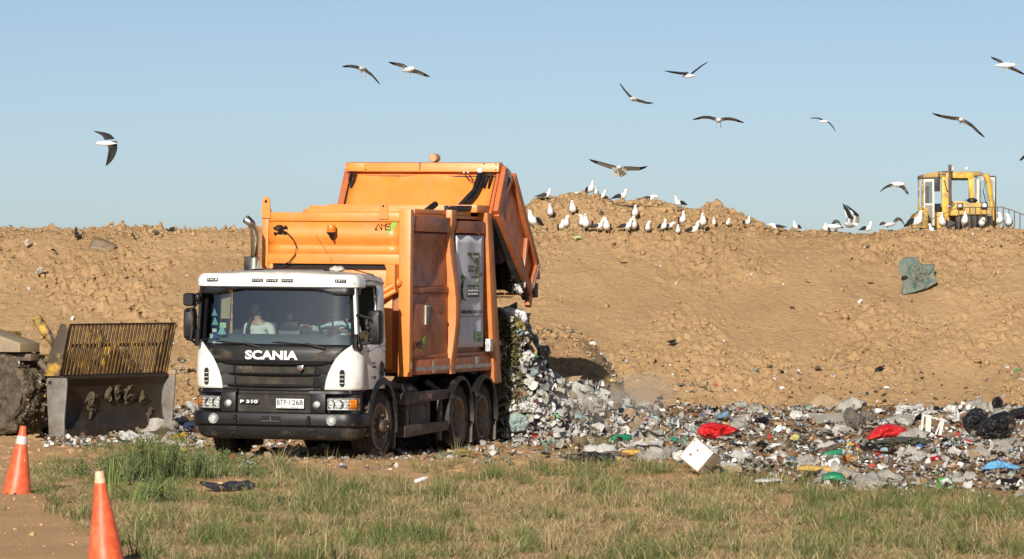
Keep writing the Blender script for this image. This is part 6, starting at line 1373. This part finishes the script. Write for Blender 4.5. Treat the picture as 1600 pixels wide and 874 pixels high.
lbox('door_panel', mat('dull_panel', (.22, .20, .17), rough=.6), 1446.3, 1457.5, 321, 353, .13, .17, dl); lbox('door_glass', GLD, 1446.3, 1457.5, 284.5, 318, .15, .155, dl, 0)
lbox('cab_seat', mat('seat_brown', (.04, .035, .03)), 1447, 1456, 290, 345, .8, 1.3); lbox('cab_lower_wall', YELD, 1444, 1530, 322, 357, 1.45, 1.55)
lbox('cab_lower_front', DARK, 1461, 1472, 318, 333, .3, .4)
pst = MB()
def q4(pts, y0, y1, mb): mb.prism([lp(*p) for p in pts], 'y', y0, y1)
q4([(1470, 277), (1479, 277), (1483, 357), (1472, 357)], -.2, -.05, pst); pst.build('front_frame_post', YEL, LD, bev=.01)
pst = MB(); q4([(1513, 279), (1522, 274), (1522, 310), (1516, 315)], .02, .14, pst); pst.build('front_frame_post', YEL, LD, bev=.01)
lbox('front_frame_beam', YEL, 1478, 1521.5, 270, 278.5, .0, .14); lbox('front_frame_beam', YEL, 1487, 1511, 315, 318, .02, .14)
lbox('window_glass', GLC, 1486, 1515, 279, 315, .10, .105, bev=0); lbox('window_header', DARK, 1487, 1513, 278.5, 282, .06, .12)
st_ = MB(); st_.tube([(*lp(1482.5, 258)[:1], -.3, lp(1482.5, 258)[1]), (lp(1483, 322)[0], -.3, lp(1483, 322)[1])], .042, 12); st_.build('exhaust_pipe', RST, LD)
mr = lbox('mirror', BLKD, 1459.5, 1468.5, 277, 299.5, -.1, .0); ltube('mirror_arm', BLK, [(1466, 290, -.05), (1466.5, 269, -.05), (1480, 268, -.1)], .012, mr)
hd = MB(); q4([(1489, 318), (1538, 318), (1541, 337), (1480, 338), (1481, 330)], -.9, .0, hd); hd.build('hood', mat('faded_yellow_hood', (.60, .38, .06), (.34, .25, .10), rough=.6, scale=3), LD, bev=.02)
lbox('radiator_grille', BLKD, 1489, 1546, 338, 357, -.88, -.5); lbox('side_tank', YEL, 1462, 1472, 332, 357, -.4, .1); lbox('front_axle_block', CHAS, 1470, 1550, 345, 375, -.5, .6)
pc = MB(); x_, z_ = lp(1516, 318); pc.lathe([(z_ - .02, .001), (z_ - .02, .07), (z_ + .03, .10), (z_ + .05, .15), (z_ + .09, .14), (z_ + .13, .06), (z_ + .135, .001)], (x_, -.5, 0), 'z', 20); pc.build('air_precleaner', BLK, LD)
for (a, b_) in ((1494, 323), (1532, 322)):
    h_ = lbox('headlight', BLK, a - 4.5, a + 4.5, b_ - 5, b_ + 5, -1.0, -.9); l_ = MB(); x_, z_ = lp(a, b_); l_.lathe([(-.005, .001), (-.005, .055), (.02, .06)], (x_, -1.003, z_), 'y', 18); l_.build('lens', LENS if a < 1500 else PLAT, h_)
for (a, b_) in ((1488, 264), (1510.5, 263)):
    l_ = MB(); x_, z_ = lp(a, b_); l_.lathe([(-.03, .001), (-.03, .045), (.0, .052), (.05, .03), (.055, .001)], (x_, .15, z_), 'y', 18); l_.tube([(x_, .17, z_ - .04), (x_, .17, z_ - .12)], .012, 6); l_.build('work_lamp', LENS, LD)
# open right door and lift cylinder
dr_ = lbox('door', WF, 1526, 1530.5, 281, 357, -.02, .04); lbox('door_frame', WF, 1552.5, 1554.5, 277, 357, -.02, .04, dr_); lbox('door_frame', WF, 1534, 1552.5, 277, 282, -.02, .04, dr_); lbox('door_frame', BLK, 1530.5, 1532, 283, 318, -.02, .04, dr_)
lbox('door_seal', BLK, 1554.5, 1556.5, 275.5, 357, -.03, .05, dr_); lbox('door_seal', BLK, 1540, 1554.5, 275, 277, -.03, .05, dr_); lbox('door_glass', GLC, 1532, 1552.5, 282, 315, .0, .005, dr_, 0); lbox('door_panel', BLKD, 1530.5, 1540, 316, 357, -.0, .03, dr_)
cy_ = MB(); cy_.tube([(lp(1540, 276)[0], -.25, lp(1540, 276)[1]), (lp(1543, 284)[0], -.25, lp(1543, 284)[1]), (lp(1549, 330)[0], -.25, lp(1549, 330)[1]), (lp(1550, 357)[0], -.25, lp(1550, 357)[1])], [.085, .07, .055, .045], 12); cy_.ball((lp(1540, 277)[0], -.25, lp(1540, 277)[1]), .10, 2, (1, .6, .9)); cy_.build('lift_cylinder', YEL, LD)
ltube('hose', BLK, [(1538, 284, -.33), (1534, 300, -.33), (1539, 318, -.33)], .012); ltube('hose', BLK, [(1474, 282, -.28), (1477, 296, -.28), (1480, 300, -.28)], .012)
fd = MB(); q4([(1422, 345), (1428, 335), (1444, 326), (1447, 326), (1447, 357), (1422, 357)], -.6, .6, fd); fd.build('front_fender', YELD, LD, bev=.02)
gr = MB(); 
def rail(pts, r=.013): gr.tube([(lp(a, b_)[0], -1.35, lp(a, b_)[1]) for a, b_ in pts], r, 6)
rail([(1425, 352), (1455, 341), (1488, 326), (1556, 325), (1572, 330), (1600, 341), (1625, 350)])
for a in np.arange(1490, 1622, 8.6): top = 326 if a < 1556 else np.interp(a, [1556, 1572, 1600, 1625], [325, 330, 341, 350]); rail([(a, top), (a, 362)], .014)
gr.build('guard_rail', RST, LD)
for a in (1455, 1545):
    wh = MB(); x_, z_ = lp(a, 357); wh.lathe(tyre_prof(.55, .8), (x_, .2, z_ - .75), 'x', 32); wh.build('tyre', TYR, LD)

# ------------------------------------------------------------ gulls
GM = [GW, GB, GY, GL, GU]
def body_tube(mb, pts, M=None):
    b = MB(); b.tube([p[:3] for p in pts], [(p[3], p[4]) for p in pts], 14); mb.merge(b.bm, M)
def standing_gull(up=.0, head=(0, 0), legs=True, spread=0, bow=0, mir=1):
    """faces +x, stands on z = 0"""
    mb = MB(); p = [(-.25, 0, .165 - .10 * up, .022, .008), (-.20, 0, .170 - .08 * up, .040, .016), (-.12, 0, .180 - .04 * up, .066, .045), (-.04, 0, .190, .083, .074), (.04, 0, .205 + .01 * up, .086, .085), (.095, 0, .235 + .015 * up, .074, .070), (.115, 0, .275 + .03 * up, .052, .050)]
    nk = Vector((.115, 0, .275 + .03 * up)); tilt = bow
    def N(x, z): 
        c, s = math.cos(tilt), math.sin(tilt); return nk + Vector((x * c + z * s, 0, -x * s + z * c))
    for (x, z, r) in ((.008, .04, .041), (.018, .075, .041), (.035, .098, .038), (.06, .104, .026), (.072, .102, .012)):
        q = N(x, z); hd_ = head[0]; q.y += math.sin(hd_) * (x) * 1.2 + (0); q.x -= (1 - math.cos(hd_)) * x; p.append((q.x, q.y, q.z, r, r))
    b = MB(); b.tube([a[:3] for a in p], [(a[3], a[4]) for a in p], 14); mb.mi = 0; mb.merge(b.bm)
    hd_ = head[0]; e0 = N(.068, .100); e1 = N(.135, .090); dv = e1 - e0; dv = Vector((dv.x * math.cos(hd_), dv.x * math.sin(hd_), dv.z)); e0 = Vector((e0.x - (1 - math.cos(hd_)) * .068, e0.y + math.sin(hd_) * .082, e0.z))
    mb.mi = 2; b = MB(); b.tube([e0 - dv * .1, e0 + dv * .55, e0 + dv * .9], [.012, .011, .004], 8); [mb.merge(b.bm)]
    mb.mi = 1
    for s in (-1, 1):   # eye and folded wing
        e_ = N(.045, .108); b = MB(); b.ball((e_.x, s * .032, e_.z), .0055, 1); mb.merge(b.bm)
        o = .012 + spread * .05
        wp_ = [(.045, s * (.060 + o), .225, .010, .04), (-.02, s * (.076 + o), .215, .012, .058), (-.12, s * (.062 + o), .195 - .03 * up, .012, .05), (-.22, s * (.034 + o * .6), .172 - .07 * up, .010, .030), (-.33, s * .012, .150 - .12 * up, .005, .010)]
        b = MB(); b.tube([a[:3] for a in wp_], [(a[3], a[4]) for a in wp_], 10); mb.merge(b.bm)
    bb = MB(); bb.tube([(.0, 0, .262), (-.08, 0, .248 - .02 * up), (-.20, 0, .198 - .06 * up), (-.33, 0, .158 - .12 * up)], [(.05, .012), (.055, .012), (.03, .010), (.008, .004)], 8); mb.merge(bb.bm)
    if legs:
        mb.mi = 3
        for s in (-1, 1):
            b = MB(); b.tube([(.0, s * .035, .13), (-.005, s * .036, .06), (.005, s * .036, .006)], [.010, .006, .006], 6); b.tube([(-.01, s * .036, .008), (.05, s * .04, .006)], [(.018, .005), (.022, .003)], 6); mb.merge(b.bm)
    if not legs:
        for v in mb.bm.verts: v.co.z -= .085
    return mb
GC = {}
def gull_mesh(key, **k):
    if key not in GC:
        o = standing_gull(**k).build('gull', GM, ang=80); GC[key] = o.data; bpy.data.objects.remove(o)
    return GC[key]
VAR = {'up': dict(up=.35), 'tall': dict(up=.75), 'level': dict(up=0.), 'sit': dict(up=.1, legs=False), 'bow': dict(up=-.3, bow=1.35), 'turnl': dict(up=.5, head=(1.1, 0)), 'turnr': dict(up=.5, head=(-1.1, 0)), 'wide': dict(up=.2, spread=1.0), 'preen': dict(up=.3, bow=1.0, head=(.8, 0), spread=.6)}
# px, foot py, height in px, variant, facing (deg from +x, -90 looks at the viewer), label
GULLS = [(852, 298, 18, 'level', -10, 'gull at the left top of the mound, side on with black back to the left', 96.9),
 (860, 318, 24, 'up', -90, 'gull facing the viewer just below the leftmost gull of the mound top', 96.2),
 (895, 318, 24, 'up', -88, 'gull facing the viewer on the left dome of the mound below the tall one', 96.3),
 (909, 309, 15, 'sit', 190, 'gull of which only head and neck show over the left dome of the mound', 98.6),
 (922, 303, 22, 'tall', -60, 'tallest gull on the very top of the mound, bill open to the right', 97.8),
 (931, 311, 17, 'tall', -90, 'narrow gull with raised bill just right of the tallest gull', 97.9),
 (941, 315, 16, 'turnl', -70, 'gull with yellow bill to the right on the right shoulder of the dome', 97.2),
 (971, 317, 19, 'wide', -35, 'gull with half open black wings in the dip between the two domes', 97.8),
 (992, 329, 23, 'up', -90, 'gull facing the viewer below the dip between the domes', 96.2),
 (1014, 311, 15, 'bow', -15, 'gull bending down to the right on the right dome of the mound', 97.8),
 (1061, 328, 19, 'level', 215, 'gull looking left with a black wing to the right beside the right dome', 97.0),
 (834, 361, 29, 'up', 240, 'gull by the edge of the raised tailgate with a black wing to the right', None),
 (877, 365, 19, 'up', -90, 'shorter gull of the close pair left of the mound foot', None), (885, 363, 22, 'turnl', -80, 'taller gull of the close pair left of the mound foot', None),
 (909, 363, 22, 'turnr', -100, 'gull with bill to the left beside the facing one with both wings dark', None), (916, 365, 27, 'wide', -90, 'gull facing us, dark wings either side, below the left dome', None),
 (934, 365, 19, 'level', -20, 'side on gull, grey black back and bill to the right, in the lower row', None), (948, 368, 25, 'turnr', -90, 'gull standing lowest in the row with yellow bill to the left', None),
 (979, 366, 20, 'level', -50, 'gull with black wing to the left, before the dip', None), (990, 367, 25, 'tall', -85, 'slim upright gull next to the one with a black wing to the left', None),
 (1012, 367, 19, 'turnl', -80, 'squat gull with a dark right wing in the middle of the lower row', None), (1036, 366, 20, 'level', -60, 'gull with head up and black side left of the preening one', None),
 (1046, 364, 13, 'preen', -40, 'gull preening low with its head turned into the wing', None), (1059, 366, 13, 'sit', -80, 'small gull sitting half hidden below the big one', None),
 (1066, 357, 24, 'up', -90, 'big round gull standing a little higher behind the lower row', 95.6), (1083, 366, 16, 'sit', -30, 'gull sitting low with its bill to the left of a tall one', None),
 (1090, 364, 14, 'turnl', -80, 'small gull squeezed in left of the big front facing gull', None), (1098, 362, 25, 'up', -90, 'big front facing gull at the right end of the dense row', None),
 (1116, 362, 12, 'sit', -90, 'small distant gull alone between the big one and the one with a dark wing', 95.6), (1136, 362, 14, 'level', -65, 'lone gull below the lumpy right end of the mound', 95.5),
 (1168, 357, 17, 'wide', -60, 'gull with dark drooping wings at the right end of the mound', 95.7), (1213, 359, 13, 'bow', 195, 'first gull right of the mound, bending left with a black back', 95.9),
 (1244, 359, 17, 'level', -110, 'gull facing the viewer with a black wing trailing right, second right of the mound', 95.9), (1291, 358, 16, 'turnl', -120, 'gull with a strong yellow bill before a raised dark wing', 95.6),
 (1355, 352, 19, 'level', -40, 'gull with a black back to the left just right of the landing one', 95.9), (1431, 354, 30, 'up', -60, 'largest gull in front of the left fender of the loader', 95.6),
 (1458, 358, 14, 'sit', 215, 'small low gull before the left door of the loader', 95.7), (1473, 354, 26, 'tall', -90, 'upright gull before the exhaust pipe of the loader', 95.4),
 (1507, 354, 25, 'tall', -70, 'slim gull leaning before the radiator grille of the loader', 95.4), (1534, 356, 19, 'preen', -90, 'gull with head tucked down before the right side of the loader', 95.4),
 (1561, 357, 22, 'turnr', -95, 'gull with bill to the left below the open door of the loader', 95.5), (1576, 352, 24, 'turnr', -100, 'gull perched highest on the railing side at the far right', 95.9)]
HT = {'up': .395, 'tall': .40, 'level': .385, 'sit': .30, 'bow': .29, 'turnl': .395, 'turnr': .395, 'wide': .39, 'preen': .34}
for (px, py, hp2, va, fc, lb, yy) in GULLS:
    if yy is None: p = hit(px, py, h_emb, 84, 97)
    else: p = at(px, py, yy); gz_ = float(h_emb(np.array([p.x]), np.array([p.y]))[0]); p.z = p.z if abs(p.z - gz_) < .06 else gz_
    o = bpy.data.objects.new('gull', gull_mesh(va, **VAR[va])); COL.objects.link(o); s = 1.08 * (hp2 / (FPX / p.y)) / HT[va]
    o.location = (p.x, p.y, p.z + (.0 if va != 'sit' else -.01)); o.rotation_euler = (0, 0, R_(fc + rnd.uniform(-20, 20))); o.scale = (s, s * rnd.uniform(.92, 1.1), s); tag(o, lb, 'gull', 'gulls resting on the bank')
def wing(mb, pts, root_c, tip_c, cdir, dark=False, over=False, Y=95, flip=0):
    """pts: 3-D points along the leading edge from shoulder to tip"""
    P = [Vector(p) for p in pts]; S = []
    seg = [(b - a).length for a, b in zip(P, P[1:])]; tot = sum(seg); N = 16
    for i in range(N + 1):
        d = tot * i / N; j = 0
        while j < len(seg) - 1 and d > seg[j]: d -= seg[j]; j += 1
        t = d / seg[j]; S.append(P[j].lerp(P[j + 1], t))
    S2 = [S[0]] + [(S[i - 1] + S[i] * 2 + S[i + 1]) / 4 for i in range(1, N)] + [S[-1]]; cd_ = Vector(cdir).normalized()
    top = []; bot = []
    for i, s in enumerate(S2):
        u = i / N; c = (root_c + (tip_c - root_c) * u) * (1 if u < .55 else math.sqrt(max(0.004, 1 - ((u - .55) / .45) ** 2.2)) * .98 + .02); d = (S2[min(i + 1, N)] - S2[max(i - 1, 0)]).normalized(); nn = d.cross(cd_).normalized()
        if nn.z < 0: nn = -nn
        row = []; row2 = []
        for k in range(6):
            v = k / 5; cam_ = .07 * c * math.sin(min(1, v * 1.3) * math.pi) ; th = (.045 * c + .004) * math.sqrt(max(.0, 1 - v)) + .0008; q = s + cd_ * (c * v) + d * (-.25 * c * v * (u > .5) * (u - .5) * 2)
            row.append(q + nn * (cam_ + th)); row2.append(q + nn * (cam_ - th))
        top.append(row); bot.append(row2)
    def put(G, f):
        vs = [[mb.bm.verts.new(p) for p in r] for r in G]
        for i, (a, b) in enumerate(zip(vs, vs[1:])):
            for k in range(5): mb.mi = f(i / N, k / 5); mb._f((a[k], a[k + 1], b[k + 1], b[k]))
    put(top, lambda u, v: 0 if (v > .85 and u < .75 and not dark) else 1); put(bot, lambda u, v: (1 if dark else 1 if u > .68 else (0 if (v < .25 or u < .12) else 4)))
def flying_gull(label, L, Rr, body, Y, hd_=(0, -1, -.1), size=1., feet=True, cdir=(0, .9, -.34), fan=False, dyL=0., dyR=0., croot=.17, ctip=.10, dark=False):
    """L, Rr: sight-line points of the leading edges (shoulder first), body: (px, py)"""
    c = at(*body, Y); mb = MB(); h_ = Vector(hd_).normalized(); k = size
    def wp_(pts, dy): return [at(a, b_, Y + dy * (i / (len(pts) - 1)) ** 1.3) - c for i, (a, b_) in enumerate(pts)]
    mb.mi = 0; b = MB(); b.tube([(-h_ * .30 * k)[:], (-h_ * .24 * k)[:], (-h_ * .14 * k)[:], (h_ * .0)[:], (h_ * .10 * k)[:], (h_ * .17 * k)[:], (h_ * .22 * k)[:], (h_ * .255 * k)[:], (h_ * .27 * k)[:]], [(.055 * k, .006), (.042 * k, .016 * k), (.05 * k, .045 * k), (.068 * k, .062 * k), (.062 * k, .058 * k), (.042 * k, .042 * k), (.037 * k, .037 * k), (.026 * k, .026 * k), (.01, .01)], 14); mb.merge(b.bm)
    mb.mi = 2; b = MB(); b.tube([h_ * .26 * k, h_ * .31 * k, h_ * .33 * k - Vector((0, 0, .006))], [.011 * k, .010 * k, .003], 8); mb.merge(b.bm)
    mb.mi = 1; sdv = h_.cross(Vector((0, 0, 1))).normalized()
    for s in (-1, 1): b = MB(); b.ball((h_ * .235 * k + sdv * s * .027 * k + Vector((0, 0, .012)))[:], .005, 1); mb.merge(b.bm)
    if fan:
        V0 = mb.bm.verts.new(-h_ * .18 * k); mb.mi = 0; prev = None
        for q in range(13):
            a = R_(-58 + 116 * q / 12); v = mb.bm.verts.new(-h_ * .18 * k + (-h_ * math.cos(a) * .2 + sdv * math.sin(a) * .2) * k + Vector((0, 0, -.16 * k * math.cos(a)))); v2 = v
            if prev: mb._f((V0, prev, v2))
            prev = v2
    for pts, dy in ((L, dyL), (Rr, dyR)): wing(mb, wp_(pts, dy), croot * k, ctip * k, cdir, dark)
    if feet:
        mb.mi = 3
        for s in (-1, 1): b = MB(); q = -h_ * .06 * k + sdv * s * .045 * k; b.tube([(q + Vector((0, 0, -.05 * k)))[:], (q + Vector((0, .0, -.13 * k)))[:], (q + Vector((0, -.02, -.16 * k)))[:]], [.008, .006, .014], 6); mb.merge(b.bm)
    o = mb.build('gull', GM, recalc=False, ang=80); o.location = c; return tag(o, label, 'gull', 'gulls in flight')
flying_gull('flying gull with wings seen nearly from above, alone at the far left of the sky', [(164, 219), (160, 212), (153, 208), (146, 205)], [(167, 222), (170, 234), (168, 246), (165, 260)], (166, 224), 92, (-.85, .1, .02), cdir=(.85, .35, .1), feet=False, size=.8, croot=.27, ctip=.16, dark=True)
flying_gull('leftmost of the two flying gulls above the truck, right wing drooping steeply', [(563, 106), (556, 103), (546, 102), (534, 104)], [(570, 108), (580, 115), (587, 123), (594, 132)], (567, 108), 100, (-.2, -1, 0))
flying_gull('rightmost of the two flying gulls above the truck, wings in a long S', [(637, 106), (631, 101), (622, 99), (607, 97)], [(643, 109), (652, 110), (661, 114), (672, 120)], (639, 109), 98, (.5, -1, .1), cdir=(-.2, .9, -.4))
flying_gull('flying gull with one wing raised steeply to the left above the mound', [(988, 152), (982, 147), (976, 140), (968, 130)], [(994, 155), (1002, 157), (1011, 160), (1021, 161)], (991, 155), 104, (-.4, -1, 0), feet=False, size=.9)
flying_gull('flying gull with wings in a wide V at the top of the sky', [(1074, 117), (1062, 116), (1050, 114), (1038, 111)], [(1080, 117), (1087, 111), (1096, 104), (1106, 97)], (1077, 119), 100, (-.6, .7, 0), cdir=(.2, .9, .38), feet=False, size=.75, dark=True, croot=.22)
flying_gull('flying gull with evenly arched wings and dangling feet above the mound', [(1119, 185), (1109, 182), (1098, 182), (1082, 187)], [(1128, 185), (1138, 184), (1149, 186), (1163, 192)], (1123, 188), 101, (0, -1, -.05))
flying_gull('small flying gull with a drooping right wing, alone right of the arched one', [(1286, 189), (1281, 186), (1274, 185), (1265, 185)], [(1291, 189), (1297, 194), (1302, 200), (1306, 206)], (1287, 190), 125, (-.6, .7, 0), cdir=(.1, .9, .2), feet=False, size=.7, dark=True, croot=.22)
flying_gull('flying gull with a feathered S of wings high above the loader', [(1499, 184), (1488, 183), (1474, 181), (1456, 177)], [(1508, 188), (1518, 194), (1528, 204), (1539, 215)], (1503, 188), 97, (-.2, -1, 0))
flying_gull('flying gull at the top right corner with its wing cut by the frame', [(1568, 100), (1564, 95), (1557, 92), (1548, 89)], [(1576, 103), (1585, 107), (1593, 111), (1602, 117)], (1571, 102), 104, (.7, -.6, 0))
flying_gull('flying gull coming head on with fanned tail just above the mound', [(962, 260), (950, 257), (936, 253), (920, 249)], [(974, 261), (986, 261), (999, 262), (1012, 260)], (968, 263), 95, (0, -1, .05), fan=True, cdir=(0, .85, -.5))
flying_gull('flying gull low over the bank left of the loader with drooping wings', [(1396, 288), (1390, 288), (1382, 293), (1375, 300)], [(1406, 288), (1412, 290), (1416, 296), (1420, 304)], (1401, 288), 112, (.6, -.8, 0), cdir=(-.2, .9, -.5))
flying_gull('gull of which only a dark wing tip enters at the right edge', [(1606, 238), (1603, 241), (1598, 245), (1593, 251)], [(1610, 238), (1620, 236), (1630, 238), (1640, 242)], (1608, 239), 100, (.2, -1, 0), feet=False, cdir=(.1, .9, -.5))
flying_gull('landing gull with both grey wings thrown up behind the sitting row', [(1323, 350), (1324, 340), (1320, 330), (1317, 318)], [(1329, 350), (1333, 343), (1333, 333), (1321, 320)], (1327, 352), 96.0, (-.4, -1, .1), cdir=(.7, .5, -.2), feet=False, croot=.2, ctip=.14)
flying_gull('gull with half spread arched wings pecking at the crest before the loader', [(1386, 352), (1381, 347), (1377, 348), (1374, 352)], [(1397, 345), (1402, 340), (1408, 342), (1414, 353)], (1391, 351), 96.0, (-.6, -.8, -.1), cdir=(.2, .8, -.5), feet=False, size=.8)
flying_gull('gull crouched behind the strong billed one with one dark wing lifted', [(1300, 350), (1304, 344), (1310, 345), (1314, 352)], [(1305, 354), (1310, 352), (1314, 353), (1318, 356)], (1302, 354), 96.3, (-.9, -.3, 0), cdir=(.2, .8, -.5), feet=False, size=.8)

# ------------------------------------------------------------ people in the cab
def skin(name, V, E, Rd, m, parent, sub=2, inflate=0):
    me = bpy.data.meshes.new(name); me.from_pydata(V, E, []); o = bpy.data.objects.new(name, me); COL.objects.link(o)
    md = o.modifiers.new('s', 'SKIN'); md.use_smooth_shade = True
    for i, v in enumerate(me.skin_vertices[0].data):
        r = Rd[i]; v.radius = (r, r) if not isinstance(r, tuple) else r; v.use_root = (i == 0)
    s2 = o.modifiers.new('u', 'SUBSURF'); s2.levels = s2.render_levels = sub
    dg = bpy.context.evaluated_depsgraph_get(); dg.update(); me2 = bpy.data.meshes.new_from_object(o.evaluated_get(dg)); bpy.data.objects.remove(o)
    me2.materials.clear(); me2.materials.append(m); me2.name = name; o = bpy.data.objects.new(name, me2); COL.objects.link(o); o.parent = parent; me2.polygons.foreach_set('use_smooth', [True] * len(me2.polygons)); return o
SKN = mat('skin', (.52, .30, .20), (.46, .25, .17), rough=.5, scale=8); HAIR = mat('dark_hair', (.02, .014, .010), rough=.5); HAIRG = mat('short_dark_hair', (.03, .025, .02), rough=.6)
MT = Matrix.Translation(truck.location) @ truck.rotation_euler.to_matrix().to_4x4()
def person(label, pos, arms, hair, braid, shirt, head_yaw=0, head_pos=(0, -.03, .71), lean=(0, 0)):
    root = bpy.data.objects.new('person', None); COL.objects.link(root); root.matrix_world = MT @ Matrix.Translation(pos); tag(root, label, 'person'); hx, hy, hz = head_pos; lx, ly = lean
    V = [(0, 0, .08), (lx * .3, .02 + ly * .3, .24), (lx * .8, .03 + ly * .8, .42), (lx, .02 + ly, .50), ((lx + hx) / 2, (ly + hy) / 2, .58), (hx, hy + .01, hz - .06), (hx, hy, hz + .02)]
    Rd = [(.15, .11), (.13, .10), (.16, .115), (.10, .08), .052, .06, .075]; E = [(0, 1), (1, 2), (2, 3), (3, 4), (4, 5), (5, 6)]; SV, SE, SR = [], [], []
    for (sh, el, wr_) in arms:
        i = len(V); V += [sh, el, wr_]; Rd += [.062, .045, .028]; E += [(3, i), (i, i + 1), (i + 1, i + 2)]
        d = (Vector(wr_) - Vector(el)).normalized(); sd_ = d.cross(Vector((0, 0, 1))).normalized(); j = len(V); pm = Vector(wr_) + d * .05; V.append(pm[:]); Rd.append((.038, .018)); E.append((i + 2, j))
        for f in range(4):
            o_ = sd_ * (-.030 + .020 * f); L = (.07, .08, .075, .06)[f]; a = pm + o_ + d * .03; b_ = a + d * L * .5 - Vector((0, 0, .008)); c_ = b_ + d * L * .35 - Vector((0, 0, .028)); q = len(V); V += [a[:], b_[:], c_[:]]; Rd += [.010, .009, .007]; E += [(j, q), (q, q + 1), (q + 1, q + 2)]
        a = pm - sd_ * .035 - d * .02; b_ = a - sd_ * .02 + d * .04; q = len(V); V += [a[:], b_[:]]; Rd += [.012, .009]; E += [(j, q), (q, q + 1)]
    for s in (-1, 1):
        i = len(V); V += [(s * .10, -.05, .05), (s * .12, -.42, .06), (s * .12, -.46, -.24)]; Rd += [.085, .06, .045]; E += [(0, i), (i, i + 1), (i + 1, i + 2)]
    b = skin('body', V, E, Rd, SKN, root)
    # head with face merged into the body mesh
    h = MB(); h.ball((0, 0, 0), .095, 3, (.80, 1.0, 1.22))
    for v in h.bm.verts:
        x, y, z = v.co
        if z < -.02: v.co.x *= 1 - .25 * min(1, (-z - .02) / .09)
        if y < 0: v.co.y *= .93
    h.tube([(0, -.088, .01), (0, -.108, -.018), (0, -.112, -.028), (0, -.09, -.035)], [.008, .012, .013, .008], 8)
    for s in (-1, 1): h.ball((s * .076, .005, -.005), .02, 2, (.35, .7, 1.2)); h.ball((s * .030, -.082, .012), .012, 2)
    h.tube([(-.022, -.088, -.058), (0, -.094, -.056), (.022, -.088, -.058)], [.004, .007, .004], 6)
    M = Matrix.Translation((hx, hy - .01, hz + .04)) @ Matrix.Rotation(head_yaw, 4, 'Z'); h.bm.transform(M); bm = bmesh.new(); bm.from_mesh(b.data); t_ = bpy.data.meshes.new('t'); h.bm.to_mesh(t_); bm.from_mesh(t_); bm.to_mesh(b.data); b.data.polygons.foreach_set('use_smooth', [True] * len(b.data.polygons))
    e_ = MB()
    for s in (-1, 1): e_.ball((s * .030, -.092, .012), .006, 1); e_.box(s * .03 - .014, s * .03 + .014, -.094, -.086, .030, .035)
    e_.bm.transform(M); e_.build('eyes', INK, root)
    hr = MB(); hr.ball((0, .012, .018), .105, 3, (.86, 1.0, 1.15))
    for v in list(hr.bm.verts):
        if v.co.y < -.045 and v.co.z < .075: hr.bm.verts.remove(v)
        elif v.co.z < -.065: hr.bm.verts.remove(v)
    hr.bm.transform(M); hr.build('hair', hair, root, solid=.004)
    if braid: k = MB(); k.tube([(hx - .06, hy + .02, hz - .02), (hx - .10, hy - .05, hz - .13), (hx - .13, hy - .10, hz - .26), (hx - .15, hy - .11, hz - .42)], [.032, .026, .024, .014], 10); k.build('braid', hair, root)
    # shirt over torso and arms
    V = [(0, 0, .06), (lx * .3, .02 + ly * .3, .24), (lx * .8, .03 + ly * .8, .42), (lx, .02 + ly, .505), ((lx * .8 + hx * .2), (ly + hy) / 2 + .02, .545)]; Rd = [(.165, .125), (.145, .115), (.175, .13), (.115, .095), (.075, .065)]; E = [(0, 1), (1, 2), (2, 3), (3, 4)]
    for (sh, el, wr_) in arms:
        i = len(V); m2 = Vector(el).lerp(Vector(wr_), .72 if not braid else .3); V += [sh, el, m2[:]]; Rd += [.076, .058, .045]; E += [(3, i), (i, i + 1), (i + 1, i + 2)]
    skin('shirt', V, E, Rd, shirt, root); return root
person('woman with a dark braid and white top in the passenger seat', (-.60, 1.05, 1.46), [((-.19, .03, .48), (-.26, -.08, .24), (-.16, -.28, .14)), ((.19, .03, .48), (.27, -.08, .24), (.14, -.30, .14))], HAIR, True, mat('cream_cloth', (.74, .70, .62), rough=.9, bump=.01, bscale=14), R_(-42), (0, -.02, .70))
person('driver in a pale blue shirt reaching across the wheel of the truck', (.74, 1.02, 1.46), [((-.18, -.02, .50), (-.30, -.25, .44), (-.40, -.48, .50)), ((.20, -.02, .46), (.30, -.2, .28), (.16, -.38, .42))], HAIRG, False, mat('light_blue_cloth', (.50, .62, .68), rough=.9, bump=.01, bscale=14), R_(25), (.10, -.04, .70), (.03, -.02))

# ------------------------------------------------------------ dust rising from the tipped load
DV = bpy.data.materials.new('dust'); DV.use_nodes = True; n = DV.node_tree; n.nodes.clear(); o_ = n.nodes.new('ShaderNodeOutputMaterial'); pv = n.nodes.new('ShaderNodeVolumePrincipled'); n.links.new(pv.outputs[0], o_.inputs[1])
pv.inputs['Color'].default_value = (.85, .78, .68, 1); pv.inputs['Density'].default_value = .22
for i, (px, py, Y, sx, sy, sz, lb) in enumerate(((880, 640, 73.4, .9, .7, .42, 'thin dust hanging over the front of the tipped heap'), (965, 630, 76.0, .7, .9, .28, 'low dust drifting right from the foot of the tipped heap'), (1005, 615, 78.5, .6, 1.0, .40, 'faint dust between the heap and the bank'))):
    m = MB(); m.ball((0, 0, 0), 1, 3); o = m.build('dust', DV); o.location = at(px, py, Y); o.scale = (sx, sy, sz); tag(o, lb, 'dust', kind='stuff')
